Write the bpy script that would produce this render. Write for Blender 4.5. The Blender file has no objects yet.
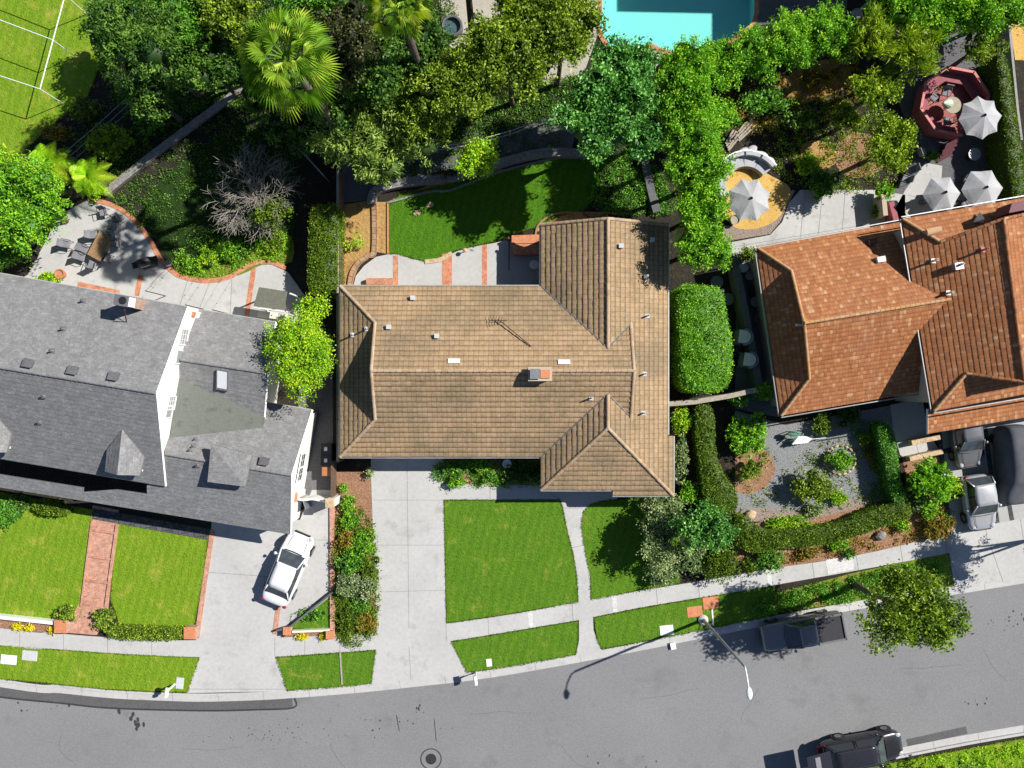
import bpy, math, random
import numpy as np
from mathutils import Vector, Matrix, Euler
from mathutils.geometry import tessellate_polygon
random.seed(7)
RNG = np.random.default_rng(11)
H, F = 48.0, 720.0            # drone height in metres, focal length in pixels at 1024 px width
COL = bpy.context.scene.collection
R = math.radians
def P(px, py, z=0.0):
    s = (H - z) / F
    return Vector(((px - 512) * s, (384 - py) * s, z))
# ------------------------------------------------------------------ node helpers
class NT:
    def __init__(s, name):
        s.m = bpy.data.materials.new(name); s.m.use_nodes = True
        s.t = s.m.node_tree; s.t.nodes.clear()
        s.out = s.n('ShaderNodeOutputMaterial'); s.b = s.n('ShaderNodeBsdfPrincipled')
        s.l(s.b.outputs[0], s.out.inputs[0])
    def n(s, typ, **kw):
        nd = s.t.nodes.new(typ)
        for k, v in kw.items(): setattr(nd, k, v)
        return nd
    def l(s, a, b): s.t.links.new(a, b)
    def pos(s, scale=(1, 1, 1)):
        g = s.n('ShaderNodeNewGeometry'); m = s.n('ShaderNodeMapping'); m.inputs['Scale'].default_value = scale
        s.l(g.outputs['Position'], m.inputs[0]); return m.outputs[0]
    def objc(s):
        return s.n('ShaderNodeTexCoord').outputs['Object']
    def uv(s, scale=(1, 1, 1)):
        g = s.n('ShaderNodeTexCoord'); m = s.n('ShaderNodeMapping'); m.inputs['Scale'].default_value = scale
        s.l(g.outputs['UV'], m.inputs[0]); return m.outputs[0]
    def noise(s, vec, scale, detail=4, rough=.6):
        t = s.n('ShaderNodeTexNoise'); t.inputs['Scale'].default_value = scale
        t.inputs['Detail'].default_value = detail; t.inputs['Roughness'].default_value = rough
        s.l(vec, t.inputs['Vector']); return t.outputs['Fac']
    def voro(s, vec, scale, feature='F1', out='Color'):
        t = s.n('ShaderNodeTexVoronoi', feature=feature); t.inputs['Scale'].default_value = scale
        s.l(vec, t.inputs['Vector']); return t.outputs[out]
    def ramp(s, fac, stops, interp='LINEAR'):
        r = s.n('ShaderNodeValToRGB'); e = r.color_ramp; e.interpolation = interp
        while len(e.elements) < len(stops): e.elements.new(.5)
        for el, (p, c) in zip(e.elements, stops):
            el.position = p; el.color = (c[0], c[1], c[2], 1) if isinstance(c, (tuple, list)) else (c, c, c, 1)
        s.l(fac, r.inputs[0]); return r.outputs[0]
    def mix(s, fac, a, b, mode='MIX'):
        m = s.n('ShaderNodeMix', data_type='RGBA', blend_type=mode)
        for inp, v in ((m.inputs[0], fac), (m.inputs[6], a), (m.inputs[7], b)):
            if isinstance(v, (int, float)): inp.default_value = v
            elif isinstance(v, (tuple, list)): inp.default_value = (v[0], v[1], v[2], 1)
            else: s.l(v, inp)
        return m.outputs[2]
    def math(s, op, a, b=0.0):
        m = s.n('ShaderNodeMath', operation=op)
        for inp, v in ((m.inputs[0], a), (m.inputs[1], b)):
            if isinstance(v, (int, float)): inp.default_value = v
            else: s.l(v, inp)
        return m.outputs[0]
    def col(s, c):
        i = s.b.inputs['Base Color']
        if isinstance(c, (tuple, list)): i.default_value = (c[0], c[1], c[2], 1)
        else: s.l(c, i)
    def set(s, rough=.8, metal=0., spec=.3, coat=0.):
        s.b.inputs['Roughness'].default_value = rough; s.b.inputs['Metallic'].default_value = metal
        s.b.inputs['Specular IOR Level'].default_value = spec; s.b.inputs['Coat Weight'].default_value = coat
    def bump(s, h, strength=.4, dist=.02):
        b = s.n('ShaderNodeBump'); b.inputs['Strength'].default_value = strength; b.inputs['Distance'].default_value = dist
        s.l(h, b.inputs['Height']); s.l(b.outputs[0], s.b.inputs['Normal'])
MAT = {}
def speckled(name, c0, c1, big=.35, fine=9., rough=.85, bump=.3, dist=.02, c2=None, amt=.5, spec=.25, metal=0.):
    t = NT(name); p = t.pos()
    a = t.noise(p, big, 5); b = t.noise(p, fine, 3)
    base = t.ramp(a, [(.3, c0), (.7, c1)])
    lo = tuple(x * .62 for x in c0); hi = tuple(min(.95, x * 1.3) for x in c1)
    f = t.ramp(b, [(.25, lo), (.75, hi)])
    c = t.mix(amt, base, f)
    if c2: c = t.mix(t.ramp(t.noise(p, big * 2.7, 6, .7), [(.56, 0), (.68, 1)]), c, c2)
    t.col(c); t.set(rough, metal, spec); t.bump(b, bump, dist); MAT[name] = t.m; return t.m
def plain(name, c, rough=.6, metal=0., spec=.4, coat=0., var=.12, scale=6.):
    t = NT(name); n = t.noise(t.objc(), scale, 4)
    t.col(t.ramp(n, [(.3, tuple(x * (1 - var) for x in c)), (.7, tuple(min(.95, x * (1 + var)) for x in c))]))
    t.set(rough, metal, spec, coat); MAT[name] = t.m; return t.m
def lawn_mat(name, dark, mid, light, dry=None, dryamt=.62):
    t = NT(name); p = t.pos()
    a = t.noise(p, .9, 5, .65); b = t.noise(p, 26., 2, .7); c = t.noise(p, 5.5, 4, .7)
    col = t.ramp(a, [(.34, dark), (.5, mid), (.64, light)])
    col = t.mix(.6, col, t.ramp(c, [(.38, dark), (.52, mid), (.66, light)]))
    col = t.mix(.6, col, t.ramp(b, [(.3, tuple(x * .45 for x in dark)), (.5, mid), (.68, tuple(x * 1.25 for x in light))]))
    wv = t.n('ShaderNodeTexWave'); wv.inputs['Scale'].default_value = .55; wv.inputs['Distortion'].default_value = 2.5; wv.inputs['Detail'].default_value = 2; rm = t.n('ShaderNodeMapping'); rm.inputs['Rotation'].default_value = (0, 0, .25); t.l(p, rm.inputs[0]); t.l(rm.outputs[0], wv.inputs['Vector'])
    col = t.mix(.16, col, t.ramp(wv.outputs['Fac'], [(.3, .55), (.7, 1.25)]), 'MULTIPLY')
    if dry: col = t.mix(t.ramp(t.noise(p, .7, 6, .75), [(dryamt, 0), (dryamt + .13, .8)]), col, dry)
    t.col(col); t.set(.9, 0, .15); t.bump(t.math('ADD', b, t.math('MULTIPLY', c, 2.)), 1., .05)
    MAT[name] = t.m
def brick_mat(name, c1, c2, mortar, bw=.22, bh=.11, rough=.85, msize=.012):
    t = NT(name); u = t.uv(); b = t.n('ShaderNodeTexBrick')
    b.inputs['Scale'].default_value = 1.; b.inputs['Brick Width'].default_value = bw; b.inputs['Row Height'].default_value = bh
    b.inputs['Mortar Size'].default_value = msize; b.inputs['Color1'].default_value = (*c1, 1); b.inputs['Color2'].default_value = (*c2, 1)
    b.inputs['Mortar'].default_value = (*mortar, 1); t.l(u, b.inputs['Vector'])
    n = t.noise(t.pos(), 3., 5); n2 = t.noise(t.pos(), 14., 2)
    c = t.mix(.6, b.outputs[0], t.ramp(n, [(.3, .35), (.7, 1.)]), 'MULTIPLY')
    c = t.mix(.5, c, t.ramp(n2, [(.35, .4), (.65, 1.)]), 'MULTIPLY')
    t.col(c); t.set(rough, 0, .2); t.bump(b.outputs['Fac'], -.4, .01); MAT[name] = t.m
def leaf_mat(name, stops, trans=.3, rough=.5, gain=2.4):
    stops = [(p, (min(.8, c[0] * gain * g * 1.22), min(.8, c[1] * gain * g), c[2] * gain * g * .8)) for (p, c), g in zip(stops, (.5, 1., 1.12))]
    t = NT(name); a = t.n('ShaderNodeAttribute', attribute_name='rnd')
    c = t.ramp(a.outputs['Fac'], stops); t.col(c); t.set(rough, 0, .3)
    tr = t.n('ShaderNodeBsdfTranslucent'); mx = t.n('ShaderNodeMixShader'); mx.inputs[0].default_value = trans
    t.l(t.mix(1., c, (1., 1., .35), 'MULTIPLY'), tr.inputs[0])
    t.l(t.b.outputs[0], mx.inputs[1]); t.l(tr.outputs[0], mx.inputs[2]); t.l(mx.outputs[0], t.out.inputs[0])
    MAT[name] = t.m
def tile_mat(name, cols, bands=None, tw=.33, th=.4, rough=.8, weather=(.5, .5, .5), wamt=.3, wscale=.5, fine=20., bump=.4, spec=.2):
    """roof covering: UV are metres on the slope; a white-noise colour per tile cell plus weathering"""
    t = NT(name); u = t.n('ShaderNodeTexCoord').outputs['UV']
    sx = t.n('ShaderNodeSeparateXYZ'); t.l(u, sx.inputs[0])
    row = t.math('FLOOR', t.math('DIVIDE', sx.outputs[1], th))
    cx = t.math('FLOOR', t.math('ADD', t.math('DIVIDE', sx.outputs[0], tw), t.math('MULTIPLY', t.math('MODULO', row, 2.), .5)))
    cb = t.n('ShaderNodeCombineXYZ'); t.l(cx, cb.inputs[0]); t.l(row, cb.inputs[1])
    wn = t.n('ShaderNodeTexWhiteNoise', noise_dimensions='2D'); t.l(cb.outputs[0], wn.inputs['Vector'])
    c = t.ramp(wn.outputs['Value'], cols)
    p = t.pos(); a = t.noise(p, wscale, 6, .7)
    c = t.mix(t.ramp(a, [(.42, 0), (.72, wamt)]), c, weather)
    f = t.noise(p, fine, 3, .7)
    c = t.mix(.55, c, t.ramp(f, [(.25, .45), (.7, 1.2)]), 'MULTIPLY')
    if tw < .6 and bands:
        fu = t.math('FRACT', t.math('ADD', t.math('DIVIDE', sx.outputs[0], tw), t.math('MULTIPLY', t.math('MODULO', row, 2.), .5)))
        c = t.mix(t.ramp(fu, [(0., bands * .55), (.14, 0), (.9, 0), (1., bands * .3)]), c, (.05, .04, .03))
    if bands:   # dark band fading up from each course's lower edge, course shadow painted in
        fr = t.math('FRACT', t.math('DIVIDE', sx.outputs[1], th))
        c = t.mix(t.ramp(fr, [(0., bands), (.13, bands * .35), (.5, 0)]), c, (.05, .04, .03))
    t.col(c); t.set(rough, 0, spec); t.bump(f, bump, .02); MAT[name] = t.m
# ------------------------------------------------------------------ mesh builder
class MB:
    def __init__(s): s.v = []; s.f = []; s.uv = []
    def add(s, vs, fs, uvs=None):
        o = len(s.v); s.v += [tuple(v) for v in vs]
        for i, f in enumerate(fs):
            s.f.append([o + k for k in f]); s.uv.append(uvs[i] if uvs else None)
    def box(s, c, size, rz=0., rot=None):
        M = (rot.to_matrix() if rot else Matrix.Rotation(rz, 3, 'Z')); hx, hy, hz = size[0] / 2, size[1] / 2, size[2] / 2
        c = Vector(c); vs = [c + M @ Vector((x, y, z)) for x in (-hx, hx) for y in (-hy, hy) for z in (-hz, hz)]
        s.add(vs, [[0, 1, 3, 2], [4, 6, 7, 5], [0, 4, 5, 1], [2, 3, 7, 6], [0, 2, 6, 4], [1, 5, 7, 3]])
    def bbox(s, c, size, rz=0., b=.02):      # box with chamfered top edges
        hx, hy, hz = size[0] / 2, size[1] / 2, size[2] / 2; M = Matrix.Rotation(rz, 3, 'Z'); c = Vector(c)
        vs = []
        for (z, k) in ((-hz, 0), (hz - b, 0), (hz, b)):
            for (x, y) in ((-1, -1), (1, -1), (1, 1), (-1, 1)): vs.append(c + M @ Vector((x * (hx - k), y * (hy - k), z)))
        fs = [[3, 2, 1, 0], [8, 9, 10, 11]]
        for r in (0, 4):
            for i in range(4): fs.append([r + i, r + (i + 1) % 4, r + 4 + (i + 1) % 4, r + 4 + i])
        s.add(vs, fs)
    def prism(s, poly, z0, z1, rot=0.):
        n = len(poly); poly = [(p[0], p[1]) for p in poly]
        if sum(poly[i][0] * poly[(i + 1) % n][1] - poly[(i + 1) % n][0] * poly[i][1] for i in range(n)) < 0: poly = poly[::-1]
        vs = [(x, y, z1) for x, y in poly] + [(x, y, z0) for x, y in poly]
        tri = tessellate_polygon([[Vector((x, y, 0)) for x, y in poly]])
        cr, sr = math.cos(rot), math.sin(rot)
        U = lambda i: (vs[i][0] * cr + vs[i][1] * sr, -vs[i][0] * sr + vs[i][1] * cr)
        fs, uv = [], []
        for t in tri:
            a, b, c = t; va, vb, vc = vs[a], vs[b], vs[c]
            if (vb[0] - va[0]) * (vc[1] - va[1]) - (vb[1] - va[1]) * (vc[0] - va[0]) < 0: a, b, c = c, b, a
            fs.append([a, b, c]); uv.append([U(a), U(b), U(c)])
        acc = 0.
        for i in range(n):
            j = (i + 1) % n; d = math.dist(poly[i], poly[j])
            fs.append([i, i + n, j + n, j]); uv.append([(acc, z1), (acc, z0), (acc + d, z0), (acc + d, z1)]); acc += d
        s.add(vs, fs, uv)
    def tube(s, pts, rad, n=8, cap=True):
        pts = [Vector(p) for p in pts]; rad = rad if isinstance(rad, (list, tuple)) else [rad] * len(pts)
        vs, fs = [], []
        ref = None
        for i, p in enumerate(pts):
            d = (pts[min(i + 1, len(pts) - 1)] - pts[max(i - 1, 0)])
            d = d.normalized() if d.length > 1e-9 else Vector((0, 0, 1))
            if ref is None: ref = Vector((1, 0, 0)) if abs(d.x) < .8 else Vector((0, 1, 0))
            a = (ref - d * ref.dot(d)).normalized(); b = d.cross(a); ref = a
            for k in range(n):
                t = 2 * math.pi * k / n; vs.append(p + (a * math.cos(t) + b * math.sin(t)) * rad[i])
        for i in range(len(pts) - 1):
            for k in range(n):
                fs.append([i * n + k, i * n + (k + 1) % n, (i + 1) * n + (k + 1) % n, (i + 1) * n + k])
        if cap: fs += [list(range(n))[::-1], [(len(pts) - 1) * n + k for k in range(n)]]
        s.add(vs, fs)
    def lathe(s, c, prof, n=20, axis='Z', scale=(1, 1), rz=0.):
        vs, fs = [], []; c = Vector(c)
        for (r, z) in prof:
            for k in range(n):
                t = 2 * math.pi * k / n + rz; q = (r * math.cos(t) * scale[0], r * math.sin(t) * scale[1], z)
                if axis == 'X': q = (q[2], q[0], q[1])
                if axis == 'Y': q = (q[0], q[2], q[1])
                vs.append(c + Vector(q))
        m = len(prof)
        for i in range(m - 1):
            for k in range(n):
                a, b, c2, d = i * n + k, i * n + (k + 1) % n, (i + 1) * n + (k + 1) % n, (i + 1) * n + k
                fs.append([a, d, c2, b] if axis == 'Y' else [a, b, c2, d])
        fs.append(list(range(n))[::-1]); fs.append([(m - 1) * n + k for k in range(n)])
        s.add(vs, fs)
    def ball(s, c, r, n=12, m=8):
        rx, ry, rz = r if isinstance(r, (tuple, list)) else (r, r, r); vs, fs = [], []
        for i in range(1, m):
            a = math.pi * i / m
            for k in range(n):
                t = 2 * math.pi * k / n; vs.append((c[0] + rx * math.sin(a) * math.cos(t), c[1] + ry * math.sin(a) * math.sin(t), c[2] - rz * math.cos(a)))
        vs += [(c[0], c[1], c[2] - rz), (c[0], c[1], c[2] + rz)]; lo, hi = len(vs) - 2, len(vs) - 1
        for i in range(m - 2):
            for k in range(n): fs.append([i * n + k, i * n + (k + 1) % n, (i + 1) * n + (k + 1) % n, (i + 1) * n + k])
        for k in range(n):
            fs.append([lo, (k + 1) % n, k]); fs.append([hi, (m - 2) * n + k, (m - 2) * n + (k + 1) % n])
        s.add(vs, fs)
def root_of(o):
    while o.parent: o = o.parent
    return o
def mk(name, mb, mat, parent=None, smooth=False, loc=None, rz=0., subsurf=0, attr=None):
    V = np.array(mb.v, dtype=np.float64) if not isinstance(mb.v, np.ndarray) else mb.v
    me = bpy.data.meshes.new(name)
    if parent is not None:
        rt = root_of(parent); ox, oy, oz = rt.location; a = rt.rotation_euler.z
    elif loc is not None: ox, oy, oz = loc; a = rz
    else: ox = oy = oz = a = 0.
    V = V - np.array([ox, oy, oz])
    if a:
        c, s = math.cos(-a), math.sin(-a); V = np.stack([V[:, 0] * c - V[:, 1] * s, V[:, 0] * s + V[:, 1] * c, V[:, 2]], 1)
    if isinstance(mb.f, np.ndarray):
        nf, k = mb.f.shape; me.vertices.add(len(V)); me.vertices.foreach_set('co', V.ravel())
        me.loops.add(nf * k); me.loops.foreach_set('vertex_index', mb.f.ravel().astype(np.int32))
        me.polygons.add(nf); me.polygons.foreach_set('loop_start', np.arange(0, nf * k, k, dtype=np.int32))
        me.update(calc_edges=True)
    else:
        me.from_pydata([tuple(v) for v in V], [], mb.f)
        if any(u is not None for u in mb.uv):
            L = me.uv_layers.new(name='UVMap'); flat = []
            for p, u in zip(me.polygons, mb.uv):
                for k in range(p.loop_total): flat += list(u[k]) if u else [0., 0.]
            L.data.foreach_set('uv', flat)
    if attr is not None:
        A = me.attributes.new('rnd', 'FLOAT', 'FACE'); A.data.foreach_set('value', attr.astype(np.float32))
    me.materials.append(MAT[mat])
    if smooth: me.polygons.foreach_set('use_smooth', [True] * len(me.polygons))
    me.validate()
    o = bpy.data.objects.new(name, me); COL.objects.link(o)
    if parent is not None: o.parent = parent
    elif loc is not None: o.location = loc; o.rotation_euler.z = rz
    if subsurf:
        m = o.modifiers.new('subdivision', 'SUBSURF'); m.levels = m.render_levels = subsurf
    return o
def thing(name, label, cat, loc=(0, 0, 0), rz=0., group=None):
    o = bpy.data.objects.new(name, None); COL.objects.link(o); o.location = loc; o.rotation_euler.z = rz
    o['label'] = label; o['category'] = cat
    if group: o['group'] = group
    o.empty_display_size = .2
    return o
def tag(o, label, cat, group=None, kind=None):
    o['label'] = label; o['category'] = cat
    if group: o['group'] = group
    if kind: o['kind'] = kind
    return o
def copy_tree(o, parent=None):
    kids = list(o.children); c = o.copy(); COL.objects.link(c); c.parent = parent
    for k in kids: copy_tree(k, c)
    return c
def place(proto, first, loc, rz, label=None, group=None):
    o = proto if first else copy_tree(proto)
    o.location = loc; o.rotation_euler.z = rz
    if label: o['label'] = label
    if group: o['group'] = group
    return o
# ------------------------------------------------------------------ ground helpers
def smoothline(pts, n=6, closed=False):
    pts = [tuple(p) for p in pts]; out = []; m = len(pts)
    rng = range(m if closed else m - 1)
    for i in rng:
        g = (lambda k: pts[k % m]) if closed else (lambda k: pts[max(0, min(m - 1, k))])
        p0, p1, p2, p3 = g(i - 1), g(i), g(i + 1), g(i + 2)
        for j in range(n):
            t = j / n
            out.append(tuple(.5 * ((2 * p1[k]) + (-p0[k] + p2[k]) * t + (2 * p0[k] - 5 * p1[k] + 4 * p2[k] - p3[k]) * t * t + (-p0[k] + 3 * p1[k] - 3 * p2[k] + p3[k]) * t ** 3) for k in range(2)))
    if not closed: out.append(pts[-1])
    return out
def XY(pts): return [(P(*p).x, P(*p).y) for p in pts]
def sheet(name, pts, z, mat, holes=(), depth=.0, rot=0., smooth=0, raw=False):
    poly = [Vector((*q, z)) for q in (pts if raw else XY(smoothline(pts, smooth, True) if smooth else pts))]
    rings = [poly] + [[Vector((*q, z)) for q in XY(h)] for h in holes]
    mb = MB(); vs = [v for r in rings for v in r]; tri = tessellate_polygon(rings); fs, uv = [], []
    cr, sr = math.cos(rot), math.sin(rot); U = lambda v: (v.x * cr + v.y * sr, -v.x * sr + v.y * cr)
    for a, b, c in tri:
        va, vb, vc = vs[a], vs[b], vs[c]
        if (vb.x - va.x) * (vc.y - va.y) - (vb.y - va.y) * (vc.x - va.x) < 0: a, c = c, a
        fs.append([a, b, c]); uv.append([U(vs[a]), U(vs[b]), U(vs[c])])
    mb.add(vs, fs, uv)
    if depth:
        for r in rings:
            n = len(r); q = [v - Vector((0, 0, depth)) for v in r]
            mb.add(list(r) + q, [[i, (i + 1) % n, n + (i + 1) % n, n + i] for i in range(n)])
    o = mk(name, mb, mat); o['kind'] = 'structure'; return o
def offset(line, d):
    out = []
    for i, p in enumerate(line):
        a = line[max(0, i - 1)]; b = line[min(len(line) - 1, i + 1)]
        dx, dy = b[0] - a[0], b[1] - a[1]; L = math.hypot(dx, dy) or 1
        out.append((p[0] - dy / L * d, p[1] + dx / L * d))
    return out
def strip(mb, line, d0, d1, z0, z1, zb0=None):
    """ribbon between offsets d0 and d1 of a world polyline with its top at z1 and its foot at z0; UV along / across"""
    A, B = offset(line, d0), offset(line, d1); acc = 0
    for i in range(len(line) - 1):
        L = math.dist(line[i], line[i + 1]); w = abs(d1 - d0); h = abs(z1 - z0)
        a, b, c, d = A[i], A[i + 1], B[i + 1], B[i]
        vs = [(*a, z1), (*b, z1), (*c, z1), (*d, z1), (*a, z0), (*b, z0), (*c, z0), (*d, z0)]
        mb.add(vs, [[0, 1, 2, 3] if d1 > d0 else [3, 2, 1, 0], [0, 4, 5, 1], [3, 2, 6, 7]],
               [[(acc, 0), (acc + L, 0), (acc + L, w), (acc, w)] if d1 > d0 else [(acc, w), (acc + L, w), (acc + L, 0), (acc, 0)],
                [(acc, h), (acc, 0), (acc + L, 0), (acc + L, h)], [(acc, h), (acc + L, h), (acc + L, 0), (acc, 0)]])
        if i == 0: mb.add(vs, [[0, 3, 7, 4]], [[(0, 0), (w, 0), (w, h), (0, h)]])
        if i == len(line) - 2: mb.add(vs, [[1, 5, 6, 2]], [[(0, h), (0, 0), (w, 0), (w, h)]])
        acc += L
def ribbon(name, pts, w, z0, z1, mat, smooth=0, parent=None, kind='structure'):
    line = XY(smoothline(pts, smooth) if smooth else pts); mb = MB(); strip(mb, line, -w / 2, w / 2, z0, z1)
    if parent is None and kind != 'structure':
        o = mk(name, mb, mat, loc=(line[0][0], line[0][1], z0))
    else:
        o = mk(name, mb, mat, parent)
    if parent is None and kind == 'structure': o['kind'] = 'structure'
    return o
# ------------------------------------------------------------------ roofs
def clip(poly, axis, val, keep_ge):
    out = []; n = len(poly)
    for i in range(n):
        a, b = poly[i], poly[(i + 1) % n]
        ia = a[axis] >= val if keep_ge else a[axis] <= val; ib = b[axis] >= val if keep_ge else b[axis] <= val
        if ia: out.append(a)
        if ia != ib:
            t = (val - a[axis]) / (b[axis] - a[axis]); out.append(tuple(a[k] + (b[k] - a[k]) * t for k in range(len(a))))
    return out
def roof(mb, pts, course=.38, lift=.035, tw=.33, prof=None, jit=.008, thick=.16, seed=0, vref=None):
    """tiled slope: every course is stepped above the one below; prof = list of (fraction of tile width, height)"""
    rnd = random.Random(seed + len(mb.v))
    pts = [Vector(p) for p in pts]; n = Vector((0, 0, 0))
    for i in range(len(pts)):
        a, b = pts[i], pts[(i + 1) % len(pts)]; n += Vector(((a.y - b.y) * (a.z + b.z), (a.z - b.z) * (a.x + b.x), (a.x - b.x) * (a.y + b.y)))
    n.normalize()
    if n.z < 0: n = -n; pts = pts[::-1]
    u = Vector((0, 0, 1)).cross(n)
    u = u.normalized() if u.length > 1e-4 else Vector((1, 0, 0)); v = n.cross(u)
    poly = [(p.dot(u), p.dot(v), p.dot(n)) for p in pts]
    v0 = min(q[1] for q in poly); v1 = max(q[1] for q in poly)
    prof = prof or [(0, 0), (1, 0)]
    k = 0; y = v0
    while y < v1 - 1e-4:
        y2 = y + course; st = clip(clip(poly, 1, y, True), 1, y2, False)
        if len(st) >= 3:
            u0 = min(q[0] for q in st); u1 = max(q[0] for q in st); sh = (k % 2) * .5 * tw if prof == [(0, 0), (1, 0)] else 0.
            c = math.floor((u0 - sh) / tw)
            while c * tw + sh < u1:
                jz = rnd.uniform(0, jit); jt = rnd.uniform(-.25, .25) * lift
                for (fa, ha), (fb, hb) in zip(prof[:-1], prof[1:]):
                    a0, a1 = (c + fa) * tw + sh, (c + fb) * tw + sh
                    cell = clip(clip(st, 0, a0, True), 0, a1, False) if (a0 > u0 or a1 < u1) else st
                    if len(cell) < 3 or abs(a1 - a0) < 1e-6: continue
                    vs, uvs = [], []
                    low = []
                    for q in cell:
                        h = ha + (hb - ha) * min(1, max(0, (q[0] - a0) / (a1 - a0)))
                        fr = min(1, max(0, (q[1] - y) / course))
                        d = h + (lift + jt) * (1 - fr) + jz
                        vs.append(u * q[0] + v * q[1] + n * (q[2] + d)); uvs.append((q[0] - sh + 1000, q[1] - v0 + 1e-3))
                        if abs(q[1] - y) < 1e-5: low.append((q, vs[-1]))
                    mb.add(vs, [list(range(len(vs)))], [uvs])
                    if len(low) == 2:
                        (qa, pa), (qb, pb) = low; pa2 = u * qa[0] + v * qa[1] + n * qa[2] - n * .02; pb2 = u * qb[0] + v * qb[1] + n * qb[2] - n * .02
                        mb.add([pa, pb, pb2, pa2], [[0, 1, 2, 3]], [[(qa[0] + 1000, .01)] * 4])
                c += 1
        y = y2; k += 1
    m = len(pts); bot = [p - Vector((0, 0, thick)) for p in pts]
    top = [p - Vector((0, 0, .003)) for p in pts]
    mb.add(top + bot, [[i, (i + 1) % m, m + (i + 1) % m, m + i] for i in range(m)] + [list(range(m, 2 * m))[::-1]],
           [[(0, 0)] * 4] * m + [[(0, 0)] * m])
def caps(mb, a, b, r=.11, step=.38):
    a, b = Vector(a), Vector(b); d = b - a; L = d.length; d.normalize(); n = max(1, int(L / step))
    side = d.cross(Vector((0, 0, 1))).normalized(); up = side.cross(d)
    for i in range(n):
        p, q = a + d * (L * i / n), a + d * (L * (i + 1) / n + .03); vs = []
        for (c, rr) in ((p, r * 1.12), (q, r * .92)):
            for k in range(7):
                t = math.pi * (k / 6) - .0; vs.append(c + side * math.cos(t) * rr + up * (math.sin(t) * rr * .75 + .01))
        mb.add(vs, [[k, k + 1, 8 + k, 7 + k] for k in range(6)] + [list(range(7))], [[(k * .1 + i, i * .4 + .2)] * 4 for k in range(6)] + [[(i, .2)] * 7])
def gutter(mb, a, b, w=.12, h=.1, out=.07):
    a, b = Vector(a), Vector(b); d = (b - a).normalized(); s = d.cross(Vector((0, 0, 1))).normalized()
    mb.tube([a + s * out - Vector((0, 0, h * .6)), b + s * out - Vector((0, 0, h * .6))], w / 2, 6)
def vbox(mb, c, sx, sy, sz, rz=0.): mb.bbox(c, (sx, sy, sz), rz, .01)
# ------------------------------------------------------------------ foliage
class Arr:
    def __init__(s, v, f): s.v = v; s.f = f; s.uv = []
def unit(a): return a / np.maximum(1e-9, np.linalg.norm(a, axis=1, keepdims=True))
def leaf_quads(pos, direc, L, w, twist=1.):
    n = len(pos); r = unit(RNG.normal(size=(n, 3))); a = unit(direc); b = unit(np.cross(a, r)); Lr = (L * RNG.uniform(.4, 1.3, n) ** 1.1)[:, None]; wr = (w * RNG.uniform(.7, 1.3, n))[:, None]
    up = np.cross(b, a) * Lr * .12
    v = np.stack([pos - a * Lr * .5, pos + b * wr * .5 + up, pos + a * Lr * .5, pos - b * wr * .5 + up], 1).reshape(-1, 3)
    return v, np.arange(4 * n).reshape(n, 4)
def blob_points(blobs, nclump, per, cr, low=-.25, rin=.76):
    """blobs: (cx,cy,cz,rx,ry,rz); leaf clumps spread over the outer shell of each lobe"""
    B = np.array(blobs); area = (B[:, 3] * B[:, 4]) ** 1.0; k = RNG.choice(len(B), nclump, p=area / area.sum())
    d = unit(RNG.normal(size=(nclump, 3))); d[:, 2] = np.where(d[:, 2] < low, -d[:, 2], d[:, 2])
    c = B[k, :3] + d * B[k, 3:6] * RNG.uniform(rin, 1.14, (nclump, 1))
    p = np.repeat(c, per, 0) + RNG.normal(size=(nclump * per, 3)) * cr * np.array([1, 1, .7]) * .6
    dirs = np.repeat(d, per, 0); crnd = np.repeat(RNG.uniform(0, 1, nclump), per)
    return p, dirs, crnd
def lobes(c, r, n=12, flat=.75, sub=.42):
    n = int(n * 1.35); sub *= .86
    """irregular cluster of lobes inside an ellipsoid"""
    rx, ry, rz = r if isinstance(r, (tuple, list)) else (r, r, r * flat); out = [(c[0], c[1], c[2] - rz * .15, rx * .62, ry * .62, rz * .7)]
    for i in range(n):
        t = i * 2.39996 + random.uniform(-.4, .4); q = math.sqrt((i + .6) / n) * .72 * random.uniform(.82, 1.12)
        s = sub * random.uniform(.72, 1.2)
        zz = rz * (math.sqrt(max(0, 1 - q * q)) * .55 + random.uniform(-.28, .18))
        out.append((c[0] + math.cos(t) * q * rx, c[1] + math.sin(t) * q * ry, c[2] + zz, s * rx, s * ry, s * rz * 1.1))
    return out
def core(mb_v, mb_f, blobs, k=.72):
    V, Fc = [], []; o = 0
    for (x, y, z, a, b, c) in blobs:
        m = MB(); m.ball((x, y, z), (a * k, b * k, c * k), 8, 6); nb = len(m.v)
        arr = np.array(m.v) + RNG.normal(size=(nb, 3)) * .06 * max(a, b)
        fs = [[o + i for i in f] if len(f) == 4 else [o + f[0], o + f[1], o + f[2], o + f[2]] for f in m.f]
        fs = [f for f in fs if f[2] != f[3]]
        V.append(arr); Fc += fs; o += nb
    return np.concatenate(V), np.array(Fc)
def crown_mesh(blobs, nclump, per, cr, L, w, outw=.5, droop=0., low=-.25, k=.72, tone=.5):
    p, d, cr_ = blob_points(blobs, nclump, per, cr, low)
    r = unit(RNG.normal(size=p.shape)); direc = d * outw + r; direc[:, 2] -= droop
    v, f = leaf_quads(p, direc, L, w); rnd = np.clip(cr_ * .6 + RNG.uniform(0, .36, len(p)), 0, 1)
    if k:
        cv, cf = core(None, None, blobs, k); f = np.concatenate([f, cf + len(v)]); v = np.concatenate([v, cv]); rnd = np.concatenate([rnd, np.full(len(cf), .08)])  # core kept dark, paints shade into the gaps between leaf clumps
    return Arr(v, f), rnd
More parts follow.
